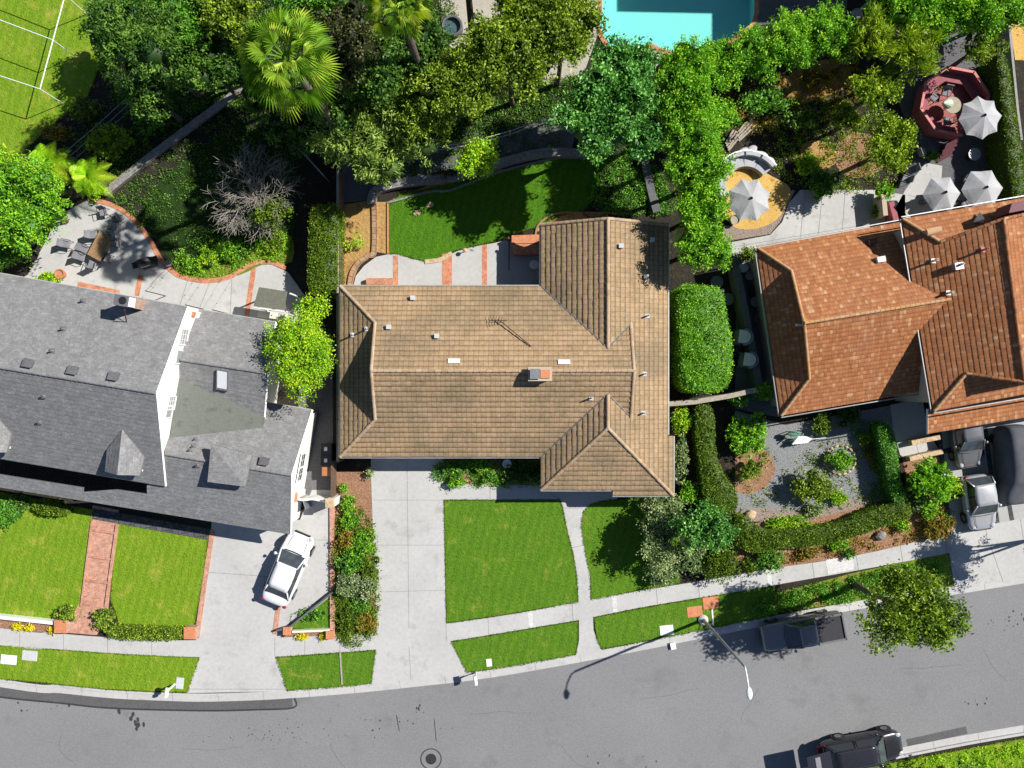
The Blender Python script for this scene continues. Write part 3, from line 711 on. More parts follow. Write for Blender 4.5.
LAWNS = [('lawn', 'lawn_bright', [(-300, 440), (0, 492), (94, 510), (91, 530), (84, 600), (81, 615), (76, 621), (60, 622), (0, 617), (-300, 575)]),
    ('lawn', 'lawn_bright', [(117, 514), (209, 530), (204, 575), (194, 627), (119, 624), (116, 612), (111, 600)]),
    ('verge_lawn', 'lawn_bright', [(-300, 603), (0, 645.5), (50, 649), (120, 654), (200, 657.5), (187.5, 692), (150, 691), (100, 688.5), (50, 683), (0, 678.5), (-300, 626)]),
    ('verge_lawn', 'lawn', [(276, 657), (320, 654), (376, 650), (371.5, 683.5), (330, 687.5), (287, 690.5)]),
    ('lawn', 'lawn', [(444, 500), (560, 500), (563, 509), (567, 529), (573, 552), (577, 576), (578, 602), (512, 613.5), (446.5, 623)]),
    ('lawn', 'lawn', [(617, 499.5), (602, 501), (590, 504), (583, 512), (581, 526), (585, 552), (590, 576), (591, 600), (640, 590), (680, 583), (680, 500), (645, 497)]),
    ('verge_lawn', 'lawn', [(451, 641.5), (512, 631.5), (578, 620.5), (578, 640), (576, 654.5), (512, 666), (467, 672.5)]),
    ('verge_lawn', 'lawn', [(594, 617.5), (640, 608), (700, 598), (760, 588), (775, 586), (775, 615.5), (700, 630.5), (640, 642), (602, 649), (597, 640)]),
    ('lawn', 'lawn_dark', [(388, 205), (388, 254), (396, 254), (412, 258), (426, 262), (442, 260), (455, 251), (475, 246), (500, 240), (510, 234), (535, 228), (560, 216), (585, 210), (600, 190), (596, 158), (575, 154), (555, 158), (500, 172), (450, 184), (400, 194)]),
    ('lawn', 'lawn_bright', [(-300, -80), (100, -80), (93, 10), (105, 30), (112, 48), (98, 70), (88, 96), (60, 118), (25, 150), (-20, 175), (-300, 200)]),
    ('lawn', 'shade_toned_grass', [(140, 215), (155, 235), (168, 262), (185, 275), (215, 278), (245, 270), (262, 262), (285, 266), (293, 262), (300, 150), (240, 120), (160, 180)]),
    ('lawn', 'lawn', [(290, 628), (291, 615), (333, 594), (333, 630), (330, 631)]),
    ('verge_lawn', 'lawn_bright', [(800, 780), (905, 760), (1024, 738), (1300, 694), (1300, 860), (800, 900)])]
for nme, mt, pts in LAWNS:
    lo = sheet(nme, pts, .020, mt)
    if mt == 'shade_toned_grass': continue
    q = np.array(XY(pts)); e = np.roll(q, -1, 0) - q; S_ = []
    for a, d in zip(q, e):
        n_ = int(min(60, np.linalg.norm(d)) * 55); S_.append(a + d * RNG.uniform(0, 1, (n_, 1)) + RNG.normal(size=(n_, 2)) * .035)
    q = np.concatenate(S_); q = q[(abs(q[:, 0]) < 45) & (abs(q[:, 1]) < 35)]; pp = np.column_stack([q, RNG.uniform(.03, .06, len(q))])
    v, f = leaf_quads(pp, unit(RNG.normal(size=pp.shape)) + np.array([0, 0, .5]), .10, .035)
    fo = mk('grass_fringe', Arr(v, f), 'leaf_grass' if mt != 'lawn_bright' else 'leaf_turf', lo, attr=RNG.uniform(0, 1, len(f))); fo['kind'] = 'stuff'
sheet('rough_grass', smoothline([(176, 268), (200, 262), (240, 262), (265, 240), (290, 235), (292, 262), (262, 265), (240, 275), (205, 280), (185, 277)], 3, True), .045, 'rough_grass')
# beds and other ground surfaces
BEDS = [('planting_bed', 'mulch', [(334, 472), (372, 472), (374, 560), (377, 634), (334, 638)]),
    ('planting_bed', 'dry_soil', [(341, 205), (372, 200), (373, 250), (360, 262), (352, 285), (341, 285)]),
    ('planting_bed', 'dry_soil', [(377, 202), (388, 202), (388, 254), (377, 252)]),
    ('planting_bed', 'dry_soil', [(400, 195), (388, 202), (440, 196), (470, 188), (505, 176), (500, 166), (440, 182)]),
    ('planting_bed', 'mulch', [(442, 458), (545, 458), (545, 486), (442, 486)]),
    ('planting_bed', 'dry_soil', [(535, 232), (545, 220), (560, 214), (590, 212), (608, 214), (608, 222), (545, 230)]),
    ('planting_bed', 'mulch', [(735, 560), (730, 530), (760, 522), (850, 505), (905, 490), (905, 470), (895, 430), (925, 430), (942, 455), (949, 500), (952, 534), (853, 556), (768, 569), (740, 573)]),
    ('gravel_bed', 'gravel', [(700, 400), (785, 425), (920, 400), (896, 440), (884, 460), (886, 500), (850, 508), (790, 522), (735, 520), (728, 500), (718, 470)]),
    ('planting_bed', 'brown_gravel', [(735, 520), (735, 512), (760, 508), (815, 512), (850, 500), (884, 490), (884, 500), (850, 510), (790, 524)]),
    ('planting_bed', 'mulch', smoothline([(722, 456), (735, 449), (760, 448), (772, 458), (775, 472), (765, 487), (748, 494), (735, 490), (726, 474)], 3, True)),
    ('planting_bed', 'mulch', [(857, 432), (866, 433), (880, 470), (884, 480), (870, 470), (862, 452)]),
    ('planting_bed', 'rough_grass', [(750, 600), (853, 573), (946, 553), (949, 556), (957, 586), (870, 599), (775, 613), (750, 616)]),
    ('planting_bed', 'soil', [(700, 60), (900, 40), (905, 190), (880, 190), (800, 200), (760, 165), (720, 160), (700, 140)]),  # dark soil here stands in for shade over the garden
    ('planting_bed', 'dry_soil', smoothline([(768, 96), (785, 78), (812, 62), (845, 62), (850, 84), (822, 98), (795, 106), (775, 108)], 3, True)),
    ('planting_bed', 'dry_soil', smoothline([(800, 150), (812, 140), (830, 146), (838, 160), (822, 170), (806, 166)], 3, True)),
    ('planting_bed', 'mulch', smoothline([(835, 150), (850, 132), (880, 140), (885, 165), (862, 178), (840, 172)], 3, True)),
    ('gravel_bed', 'brown_gravel', [(722, 225), (722, 242), (770, 234), (780, 222), (788, 205), (795, 190), (760, 195), (745, 228)]),
    ('gravel_bed', 'golden_gravel', smoothline([(722, 205), (724, 190), (722, 168), (735, 160), (750, 165), (775, 178), (790, 188), (786, 205), (776, 220), (755, 229), (732, 226)], 3, True)),
    ('planting_bed', 'golden_gravel', [(1008, 14), (1060, 5), (1060, 62), (1015, 60)]),
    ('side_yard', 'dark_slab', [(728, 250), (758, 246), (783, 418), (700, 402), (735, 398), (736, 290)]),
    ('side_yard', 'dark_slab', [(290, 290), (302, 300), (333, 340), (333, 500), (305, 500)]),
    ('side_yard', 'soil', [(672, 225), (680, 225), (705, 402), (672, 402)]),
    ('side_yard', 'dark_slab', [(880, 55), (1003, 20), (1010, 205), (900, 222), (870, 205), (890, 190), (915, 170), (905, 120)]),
    ('planting_bed', 'dark_slab', [(342, 152), (560, 120), (575, 132), (572, 148), (560, 150), (500, 162), (380, 188), (370, 200), (342, 203)]),  # dark grey puts the shade on this slope into the bed colour
    ('planting_bed', 'mulch', [(-100, 602), (0, 618), (60, 625), (62, 633), (0, 630), (-100, 612)]),
    ('planting_bed', 'mulch', [(285, 630), (333, 630), (333, 638), (284, 640)]),
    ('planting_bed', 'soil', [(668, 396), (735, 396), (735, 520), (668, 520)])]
zz = .006
for nme, mt, pts in BEDS:
    sheet(nme, pts, zz, mt); zz += .0006
# brick work, patios
def curveband(name, pts, w, z, mat, smooth=5): return ribbon(name, pts, w, -.02, z, mat, smooth)
conc('patio', [(352, 292), (356, 276), (364, 266), (376, 257), (390, 254), (400, 255), (412, 259), (426, 262), (441, 260.5), (455, 252), (472, 247), (495, 243), (507, 240), (541, 238), (541, 300)], .034, joints=[(398, 262, 398, 290)])
for (x0, x1, y) in ((393, 398, 256), (442, 452, 254), (482, 487, 245)):
    m = MB(); m.prism(XY([(x0, y), (x1, y - .6), (x1, 292), (x0, 292)]), .02, .040, R(90)); o = mk('brick_band', m, 'brick'); o['kind'] = 'structure'
curveband('edging', [(374.5, 201), (374.5, 250), (368, 256), (358, 264), (352, 275), (350, 290)], .36, .14, 'block_brick')
curveband('edging', [(388, 203), (388, 254)], .1, .1, 'terracotta')
curveband('edging', [(425, 262), (441, 259.5), (452, 253)], .28, .09, 'tan_stone')
curveband('edging', [(535, 240), (538, 226), (550, 216), (562, 213), (580, 213), (632, 214)], .12, .12, 'wood')
curveband('edging', [(388, 203), (430, 192), (452, 190), (500, 172), (560, 158), (590, 158)], .14, .12, 'stone')
conc('patio', [(-20, 300), (28, 275), (60, 215), (88, 200), (112, 206), (130, 218), (148, 238), (160, 258), (168, 268), (180, 277), (205, 282), (230, 278), (252, 265), (270, 264), (288, 272), (305, 296), (290, 340), (180, 330), (130, 310)], .034, joints=[(146, 291, 163, 272), (178, 312, 188, 280), (196, 318, 210, 282), (230, 322, 232, 280), (120, 250, 155, 236), (168, 268, 150, 285)])
curveband('brick_edging', [(88, 199), (112, 205), (131, 217), (148, 237), (160, 258), (168, 267), (180, 276), (205, 281), (230, 277), (252, 264), (270, 262), (286, 268)], .3, .06, 'brick')
for a in ([(141, 275), (137, 296)], [(254, 268), (247, 316)], [(78, 284), (120, 293)]): curveband('brick_band', a, .34, .042, 'brick', 1)
conc('patio', [(728, 256), (728, 243), (770, 235), (782, 222), (789, 203), (800, 190), (875, 190), (905, 195), (905, 232), (757, 254)], .034, joints=[(728, 248, 905, 218), (805, 190, 800, 240), (822, 195, 818, 235), (845, 190, 842, 232)])
conc('patio', [(893, 212), (905, 190), (925, 163), (942, 166), (940, 195), (932, 222), (900, 230)], .034, joints=[(908, 195, 925, 200)])
conc('pool_deck', [(440, -60), (585, -60), (600, -10), (596, 16), (598, 34), (585, 70), (556, 88), (500, 60), (476, 50), (452, 48), (442, 40)], .034, 'tan_concrete')
conc('pool_deck', [(632, 53), (650, 47), (664, 53), (655, 75), (648, 75)], .034, 'tan_concrete')
conc('pool_deck', [(757, -60), (850, -60), (846, 22), (770, 24), (756, 26)], .034, 'dark_slab')  # concrete terrace in a dark tone, its shade put into the colour
curveband('pool_coping', [(585, -60), (600, 2), (597, 16), (600, 34), (612, 50), (632, 52), (650, 46), (664, 52), (690, 55), (712, 51), (730, 42), (747, 30), (755, 20), (757, -10), (757, -60)], .3, .06, 'brick', 3)
pw = sheet('pool_floor', POOL, -1.5, 'pool_floor')
m = MB(); ln = XY(POOL); m.add([(x, y, -.02) for x, y in ln] + [(x, y, -1.5) for x, y in ln], [[i, (i + 1) % len(ln), len(ln) + (i + 1) % len(ln), len(ln) + i] for i in range(len(ln))]); o = mk('pool_side', m, 'pool_floor'); o['kind'] = 'structure'
o = sheet('pool_water', POOL, -.12, 'pool_water')
curveband('pool_step', [(598, 30), (604, 42), (612, 50)], .25, -.02, 'skylight', 3)
# walkway of the left house and its brick trims
m = MB(); m.prism(XY([(93, 505), (119, 510), (108, 612), (97, 635), (60, 632), (82, 600)]), .0, .036, R(8)); o = mk('brick_walk', m, 'pink_brick'); o['kind'] = 'structure'
m = MB()
for k, (x0, y0, x1, y1) in enumerate([(93, 530, 115, 533), (90, 556, 113, 559), (87, 580, 110, 583), (84, 604, 107, 607)]):
    a, b = P(x0, y0), P(x1, y1); strip(m, [(a.x, a.y), (b.x, b.y)], -.06, .06, .0, .12)
strip(m, XY([(118, 524), (106, 612)]), -.08, .08, 0, .16); strip(m, XY([(93, 520), (82, 606)]), -.06, .06, 0, .14)
o = mk('brick_step', m, 'pink_brick'); o['kind'] = 'structure'
for a in ([(213, 530), (206, 575), (197, 638)], [(279, 604), (275, 634)], [(332.5, 500), (333, 636)]):
    m = MB(); strip(m, XY(a), -.16, .16, -.02, .055 if a[0][0] != 332.5 else .16); o = mk('brick_band', m, 'pink_brick'); o['kind'] = 'structure'
m = MB(); m.prism(XY([(93, 508), (212, 529), (209, 540), (92, 519)]), .0, .038, R(10)); o = mk('brick_walk', m, 'pavers'); o['kind'] = 'structure'
conc('entry_path', [(890, 405), (922, 398), (928, 432), (940, 452), (912, 461), (900, 455), (893, 430)], .028, 'concrete', joints=[(893, 442, 937, 436), (915, 440, 920, 460)])
conc('utility_pad', [(229 / 1 + 596, 559.5), (852, 555), (854, 569), (828, 574)], .038, 'joint_light')
# asphalt repairs and stains
def stripe(name, pts, w, mat, z=-.1285):
    m = MB(); strip(m, XY(smoothline(pts, 4)), -w / 2, w / 2, z - .002, z + .001); o = mk(name, m, mat); o['kind'] = 'structure'
stripe('asphalt_patch', [(-60, 681), (0, 693), (60, 699), (110, 704), (200, 707), (256, 706), (292, 703.5)], .68, 'asphalt_patch', -.126)
stripe('tar_seam', [(-60, 687.5), (0, 698), (60, 704), (110, 709), (200, 711.5), (256, 710.5), (293, 708.5), (294, 699)], .12, 'tar', -.122)
stripe('asphalt_patch', [(908, 744), (940, 737), (968, 731)], .5, 'asphalt_patch', -.126)
rs = random.Random(3); m = MB()
for (cx, cy, n, sx, sy, r) in [(135, 720, 9, 5, 8, .16), (30, 709, 7, 12, 3, .07), (120, 712, 2, 2, 2, .16), (300, 733, 40, 45, 9, .035), (270, 738, 30, 22, 5, .04), (395, 722, 22, 26, 8, .05), (417, 710, 5, 3, 3, .1), (625, 759, 14, 22, 4, .05), (1010, 622, 18, 10, 5, .06), (980, 705, 6, 8, 3, .07), (70, 700, 4, 3, 4, .1), (600, 700, 30, 200, 40, .02), (900, 690, 20, 90, 30, .02)]:
    for k in range(n):
        q = P(rs.gauss(cx, sx), rs.gauss(cy, sy)); rr = r * rs.uniform(.4, 1.6); a0 = rs.uniform(0, 6); kx = rs.uniform(.5, 1)
        if rr < .001: continue
        ring = [(q.x + math.cos(a0 + i * .785) * rr * rs.uniform(.7, 1.2) * kx, q.y + math.sin(a0 + i * .785) * rr * rs.uniform(.7, 1.2), -.1262 + k * .00002) for i in range(8)]; m.add(ring, [list(range(8))])
o = mk('oil_stain', m, 'tar'); o['kind'] = 'structure'
for (x0, y0, x1, y1) in [(396, 716, 399, 732), (434, 720, 436, 742)]: stripe('tar_seam', [(x0, y0), (x1, y1)], .05, 'tar', -.1275)

rs = random.Random(12)
for k in range(9):      # sealed cracks wandering along and across the asphalt
    x, y = rs.choice([(60, 735), (180, 750), (330, 720), (470, 715), (560, 735), (640, 700), (760, 690), (900, 670), (985, 650)]) if False else [(60, 735), (180, 750), (330, 745), (470, 715), (560, 745), (640, 700), (760, 690), (900, 670), (985, 650)][k]
    a = rs.uniform(-.4, .1) if k % 2 else rs.uniform(1.2, 1.9); pts = [(x, y)]
    for i in range(7): a += rs.uniform(-.35, .35); x += math.cos(a) * 9; y += math.sin(a) * 5; pts.append((x, y))
    stripe('crack', pts, .018, 'asphalt_patch', -.1280)
# ------------------------------------------------------------------ houses
def planez(a, b, c):
    n = (Vector(b) - Vector(a)).cross(Vector(c) - Vector(a)); a = Vector(a)
    return lambda x, y: a.z - (n.x * (x - a.x) + n.y * (y - a.y)) / n.z
def ray(px, py, pl):
    """point where the sight line through a pixel meets the plane given by three points"""
    a, b, c = (Vector(q) for q in pl); n = (b - a).cross(c - a); o = Vector((0, 0, H)); d = Vector(((px - 512) / F, (384 - py) / F, -1.))
    return o + d * (n.dot(a - o) / n.dot(d))
def wall_poly(mb, pts, th=.2):
    """vertical wall panel through a closed list of 3-D points, thickened backwards"""
    n = (Vector(pts[1]) - Vector(pts[0])).cross(Vector(pts[2]) - Vector(pts[0])).normalized() * th
    k = len(pts); b = [Vector(p) - n for p in pts]
    mb.add(list(pts) + b, [list(range(k)), list(range(k, 2 * k))[::-1]] + [[i, k + i, k + (i + 1) % k, (i + 1) % k] for i in range(k)])
def window(parent, c, w, h, rz, mat_frame='white_paint', grid=(2, 2), pane='glass'):
    """c centre on the wall face, rz angle of the outward normal"""
    d = Vector((math.cos(rz), math.sin(rz), 0)); s = Vector((-d.y, d.x, 0)); c = Vector(c)
    m = MB(); f = .06
    for (a, b, ww, hh) in ((0, h / 2, w + f, f), (0, -h / 2, w + f, f), (w / 2, 0, f, h - f), (-w / 2, 0, f, h - f)):
        m.box(c + s * a + Vector((0, 0, b)) + d * .03, (.07, ww, hh), rz)
    for i in range(1, grid[0]): m.box(c + s * (-w / 2 + w * i / grid[0]) + d * .025, (.03, .025, h - f), rz)
    for i in range(1, grid[1]): m.box(c + Vector((0, 0, -h / 2 + h * i / grid[1])) + d * .022, (.025, w - f, .025), rz)
    fr = mk('window', m, mat_frame, parent); m = MB(); m.box(c + d * .012, (.02, w - .04, h - .04), rz); mk('pane', m, pane, fr); return fr
def vent_pipe(parent, px, py, z, h=.45, r=.06, mat='utility_cover', flash=.28, name='vent_pipe'):
    p = P(px, py, z); m = MB(); m.lathe((p.x, p.y, z - .35), [(r, 0), (r, h + .35), (r * .75, h + .35), (r * .7, h + .1)], 10)
    o = mk(name, m, mat, parent); m = MB(); m.box((p.x, p.y, z + .04), (flash, flash, .05)); mk('flashing', m, mat, o); return o
def box_vent(parent, px, py, z, s=.5, mat='dark_slab', rz=0., pitch=0., name='roof_vent', ax=0.):
    p = P(px, py, z + .1); m = MB(); rot = Euler((pitch, ax, rz)); m.box((p.x, p.y, z + .1), (s, s * .85, .2), rot=rot); m.box((p.x, p.y, z + .21), (s * 1.12, s * .97, .03), rot=rot); return mk(name, m, mat, parent)
# ===== the tan-tiled house in the middle
k = .417
th = thing('house', 'single storey house in the middle with a tan tile roof', 'house', (0, 0, 0))
zm = lambda x, y: min(2.7 + (6.17 - y) * k, 2.7 + (y + 4.59) * k)
RZ = 2.7 + 5.38 * k; ym = .79; wz = 2.7 + 4.0 * k; wx = 5.815
hz_ = 2.7 + 2.4 * k
mb = MB(); rf = lambda pts, **kw: roof(mb, pts, **kw)
rf([(-10.82, 6.17, 2.7), (-8.42, 3.77, hz_), (-8.42, ym, RZ), (7.3, ym, RZ), (7.3, 6.17, 2.7)], course=.345, tw=.3)
rf([(-10.82, -4.59, 2.7), (7.3, -4.59, 2.7), (7.3, ym, RZ), (-8.42, ym, RZ), (-8.42, -2.19, hz_)], course=.345, tw=.3)
rf([(-10.82, 6.17, 2.7), (-10.82, -4.59, 2.7), (-8.15, -1.92, 2.7 + 2.67 * k), (-8.15, 3.5, 2.7 + 2.67 * k)], course=.345, tw=.3)
rf([(1.82, 10.02, 2.7), (1.82, -6.67, 2.7), (wx, -2.67, wz), (wx, 10.02, wz)], course=.345, tw=.3)
rf([(9.81, 10.02, 2.7), (wx, 10.02, wz), (wx, -2.67, wz), (9.81, -6.67, 2.7)], course=.345, tw=.3)
rf([(9.81, -3.27, 2.7), (9.81, -6.67, 2.7), (10.19, -7.05, 2.54), (10.19, -3.27, 2.54)], course=.345, tw=.3)
rf([(1.82, -6.67, 2.7), (9.81, -6.67, 2.7), (wx, -2.67, wz)], course=.345, tw=.3)
rf([(6.35, -7.05, 2.54), (10.19, -7.05, 2.54), (9.81, -6.67, 2.7), (6.35, -6.67, 2.7)], course=.345, tw=.3)
rfo = mk('roof', mb, 'tan_tile', th)
m = MB()
for a, b in [((-10.82, 6.17, 2.7), (-8.42, 3.77, hz_)), ((-10.82, -4.59, 2.7), (-8.42, -2.19, hz_)), ((-8.42, 3.77, hz_ + .02), (-8.42, ym, RZ)), ((-8.42, -2.19, hz_ + .02), (-8.42, ym, RZ)),
             ((-8.42, ym, RZ), (7.3, ym, RZ)), ((7.3, ym, RZ), (7.3, 3.75, 3.72)), ((7.3, ym, RZ), (7.3, -2.17, 3.72)), ((wx, 10.02, wz), (wx, 2.2, wz)), ((wx, -.65, wz), (wx, -2.67, wz)),
             ((wx, -2.67, wz), (1.82, -6.67, 2.7)), ((wx, -2.67, wz), (10.19, -7.05, 2.54)), ((1.82, 10.02, 2.72), (wx, 10.02, wz)), ((9.81, 10.02, 2.72), (wx, 10.02, wz))]:
    a, b = Vector(a), Vector(b); m = MB(); caps(m, a + Vector((0, 0, .01)), b + Vector((0, 0, .01)), .10); mk('ridge_cap', m, 'tan_cap', rfo)
m = MB()
for a, b in [((wx, 2.17, wz), (1.82, 6.17, 2.7)), ((wx, -.6, wz), (1.82, -4.59, 2.7)), ((wx, 2.17, wz), (7.3, 3.65, 3.75)), ((wx, -.6, wz), (7.3, -2.05, 3.75))]:
    m = MB(); m.tube([Vector(a) + Vector((0, 0, .02)), Vector(b) + Vector((0, 0, .02))], .05, 5); mk('valley_flashing', m, 'gray_metal', rfo)
m = MB(); fx = [(-10.4, 5.7), (-10.4, -4.1), (2.3, -4.1), (2.3, -6.2), (9.4, -6.2), (9.4, 9.6), (2.3, 9.6), (2.3, 5.7)]
m.prism([(x, y) for x, y in fx], 0, 2.62); wall_poly(m, [(-8.1, 3.4, 3.7), (-8.1, -1.8, 3.7), (-8.1, ym, RZ - .1)]); wall_poly(m, [(7.0, 3.4, 3.4), (7.0, -1.8, 3.4), (7.0, ym, RZ - .1)], -.2)
wall_poly(m, [(2.3, 9.6, 2.6), (9.4, 9.6, 2.6), (wx, 9.6, wz - .12)], -.2)
mk('wall', m, 'tan_stucco', th)
m = MB()
for a, b in [((-10.86, 6.2), (1.8, 6.2)), ((-10.86, -4.64), (1.8, -4.64)), ((-10.87, -4.6), (-10.87, 6.2)), ((1.8, -6.72), (6.3, -6.72)), ((1.77, 6.2), (1.77, 10.0)), ((9.86, 10.0), (9.86, -3.2))]:
    m = MB(); m.tube([(*a, 2.6), (*b, 2.6)], .055, 6); mk('gutter', m, 'aluminium', th)
m = MB(); m.tube([(6.35, -7.1, 2.45), (10.24, -7.1, 2.45), (10.24, -3.3, 2.45)], .055, 6)
mk('gutter', m, 'aluminium', th)
m = MB(); m.box((-6.5, -4.13, 1.1), (4.6, .06, 2.2));
for i in range(4): m.box((-6.5, -4.18, .28 + .55 * i), (4.5, .04, .48))
mk('garage_door', m, 'white_paint', th)
for x in (-2.2, 0.4): window(th, (x, -4.1, 1.5), 1.5, 1.2, -math.pi / 2)
window(th, (7.2, -6.2, 1.5), 1.8, 1.2, -math.pi / 2); window(th, (4.6, 9.6, 1.5), 1.6, 1.2, math.pi / 2); window(th, (-5, 5.7, 1.4), 2.2, 1.6, math.pi / 2); window(th, (-1, 5.7, 1.2), 2.4, 2.0, math.pi / 2, grid=(2, 1))
m = MB(); m.box((2.26, -5.2, 1.05), (.06, .95, 2.05)); d = mk('front_door', m, 'dark_wood', th); m = MB(); m.ball((2.2, -4.85, 1.), .035); mk('handle', m, 'steel', d)
c = P(540, 374, 5.2); m = MB(); m.box((c.x, c.y, 4.9), (1.3, .72, .9)); m.box((c.x, c.y, 5.37), (1.42, .84, .1))
ch = mk('chimney', m, 'tan_stucco', th); m = MB(); m.box((c.x + .3, c.y, 5.44), (.55, .5, .12)); mk('flue', m, 'terracotta', ch); m = MB(); m.box((c.x - .3, c.y, 5.46), (.5, .5, .12)); m.box((c.x - .3, c.y, 5.56), (.6, .6, .03)); mk('flue', m, 'gray_metal', ch)
def hz(px, py):   # roof height below a pixel, any slope of this house
    z = 3.5
    for _ in range(12):
        q = P(px, py, z); zs = [zm(q.x, q.y)] if -10.8 < q.x < 7.3 else []
        if q.x > 1.9: zs.append(min(2.7 + (q.x - 1.82) * k, 2.7 + (9.81 - q.x) * k, 2.7 + (q.y + 6.67) * k))
        if q.x < -8.4: zs = [2.7 + (q.x + 10.82) * k]
        z = max(zs)
    return z
for (x, y) in [(413, 298), (389, 327), (437, 336), (621, 246), (646, 277), (652, 240)]:
    z = hz(x, y); p = P(x, y, z + .1); m = MB(); m.box((p.x, p.y, z + .1), (.26, .24, .26)); m.box((p.x, p.y, z + .25), (.30, .28, .03)); mk('roof_vent', m, 'utility_cover', th)
for (x, y) in [(367, 329), (353, 335), (647, 316), (644, 374), (591, 398), (643, 413)]: vent_pipe(th, x, y, hz(x, y), .5, .055)
for (x, y) in [(454, 361), (564, 362)]:
    z = hz(x, y); p = P(x, y, z); m = MB(); m.box((p.x, p.y, z + .07), (.72, .3, .07), rot=Euler((-math.atan(k), 0, 0))); mk('skylight', m, 'skylight', th)
b = P(531, 346, hz(531, 346) + .1); tp = P(498, 319, hz(498, 319) + .3); m = MB(); m.tube([b, tp], .035, 6)
an = mk('antenna', m, 'dark_wood', th); m = MB(); dx = (tp - b).normalized(); a0 = tp - Vector((.55, .1, 0)); b0 = tp + Vector((.55, -.1, 0)); m.tube([a0, b0], .018, 5)
for i in range(5):
    q = a0.lerp(b0, (i + .2) / 6.4); L = .4 - .04 * i; m.tube([q + Vector((-.1, -L, .0)) , q + Vector((.1, L, 0))], .012, 5)
mk('antenna_rod', m, 'black_metal', an)
# ===== the grey-shingled house on the left
lh = thing('house', 'large house on the left with grey shingle roofs and a tall white gable wall', 'house', tuple(P(150, 410, 0)))
A, AL = P(187, 306.5, 5.0), P(-120, 252, 5.0); B, BL = P(155.5, 393, 7.0), P(-120, 347.5, 7.0); C_, CL = P(164.6, 486, 3.8), P(-120, 438.5, 3.8)
sk = dict(course=.29, lift=.012, tw=3., jit=.0)
mb = MB(); roof(mb, [A, B, BL, AL], **sk); roof(mb, [B, C_, CL, BL], **sk)
g1, g2, g3 = P(291, 475, 4.45), P(165, 454, 4.45), P(290, 534, 2.75)
GP = (g1, g2, g3); GN = (g1, g2, P(311.5, 410, 2.75))
roof(mb, [g2, g1, g3, ray(147, 511, GP), ray(147, 483, GP), ray(150, 465, GP)], **sk)
roof(mb, [ray(147.2, 511, GP), ray(82.3, 500.6, GP), ray(82.3, 492, GP), ray(116, 489.5, GP), ray(147.2, 494, GP)], **sk)
roof(mb, [ray(82.5, 500.6, GP), ray(-120, 468, GP), ray(-120, 455.5, GP), ray(0, 474.5, GP), ray(82.5, 487.5, GP)], **sk)
roof(mb, [g2, g1, P(311.5, 410, 2.75), ray(263, 402, GN), ray(165, 386, GN)], **sk)
m1, m2, m3, m4 = P(275, 322, 3.0), P(267, 373, 4.5), P(150, 355, 4.5), P(165, 304, 3.0); MS = (m2, m3, P(263, 424, 3.1))
roof(mb, [m1, m2, m3, m4], **sk); roof(mb, [m2, ray(263, 425, MS), ray(165, 408, MS), m3], **sk)
# dormers
for (ox, oy, nm) in ((0, 0, 0), (-133, -23, 1)):
    q = lambda x, y, z: P(x + ox, y + oy, z)
    pk, fr_, l0, l1, r0, r1 = q(122, 429, 5.6), q(117, 475, 5.7), q(107, 450, 5.0), q(105, 471.5, 5.0), q(144, 457, 4.9), q(139.5, 475.5, 4.9)
    roof(mb, [pk, l0, l1, fr_], **sk); roof(mb, [pk, fr_, r1, r0], **sk)
p1, p2, p3, p4 = P(211, 444, 5.1), P(207.5, 482, 4.7), P(245, 486.5, 4.65), P(252, 455, 4.5)
roof(mb, [p1, p2, p3], **sk); roof(mb, [p1, p3, p4], **sk)
lr = mk('roof', mb, 'shingle', lh)
m = MB()
for a, b in [(B, BL), (g2, g1), (m3, m2)]: m = MB(); caps(m, Vector(a) + Vector((0, 0, .0)), Vector(b), .09, .3); mk('ridge_cap', m, 'shingle', lr)
flat_pts = [P(178, 378, 4.06), P(264, 417, 3.42), P(263, 427.5, 3.42), P(170, 437.5, 4.06)]
m = MB(); m.add(flat_pts + [v - Vector((0, 0, .3)) for v in flat_pts], [[0, 1, 2, 3], [0, 4, 5, 1], [1, 5, 6, 2], [2, 6, 7, 3], [3, 7, 4, 0]]); mk('flat_roof', m, 'flat_roof', lh)
# walls
def inset(a, b, c, d=.15):   # gable triangle moved inwards (to the west)
    v = Vector((-.984, .177, 0)) * d; dn = Vector((0, 0, -.14)); return [Vector(q) + v + dn for q in (a, b, c)]
m = MB(); a, b, c = inset(A, B, C_, .16); an_ = Vector((.177, .984, 0)); a2 = Vector((a.x, a.y, 0)); c2 = Vector((c.x, c.y, 0)); wall_poly(m, [a2, a - Vector((0, 0, .02)), b, c, c2], .25)
GW = (a, b, c)
body = [P(-120, 262, 5.), P(184, 313, 5.), P(163, 478, 3.6), P(-120, 432, 3.6)]; body = [(q.x, q.y) for q in body]; m.prism([(-24, 4.6), (a2.x - .25, a2.y - .3), (c2.x - .25, c2.y + .6), (-40, -2.5), (-40, 7.5)], 0, 1.5)
a3, b3, c3 = [Vector(q) + Vector((-.984, .177, 0)) * .32 + Vector((0, 0, -.14)) for q in (P(311.5, 410, 2.75), g1, g3)]
sgn = Vector((.1, .65, 0)); GA = (a3, b3, c3)
wall_poly(m, [(a3.x - .06, a3.y - .35, 0), (a3.x - .06, a3.y - .35, 2.78), b3, (c3.x + .08, c3.y + .45, 2.82), (c3.x + .08, c3.y + .45, 0)], .25)
m.prism([(a3.x - .4, a3.y - .4), (c3.x - .3, c3.y + .5), (P(160, 510, 2.75)).to_tuple()[:2], (-22, -3), (-16.5, -1.5)], 0, 2.6)
a4, b4, c4 = [Vector(q) + Vector((-.984, .177, 0)) * .3 + Vector((0, 0, -.14)) for q in (m1, m2, ray(263, 425, MS))]
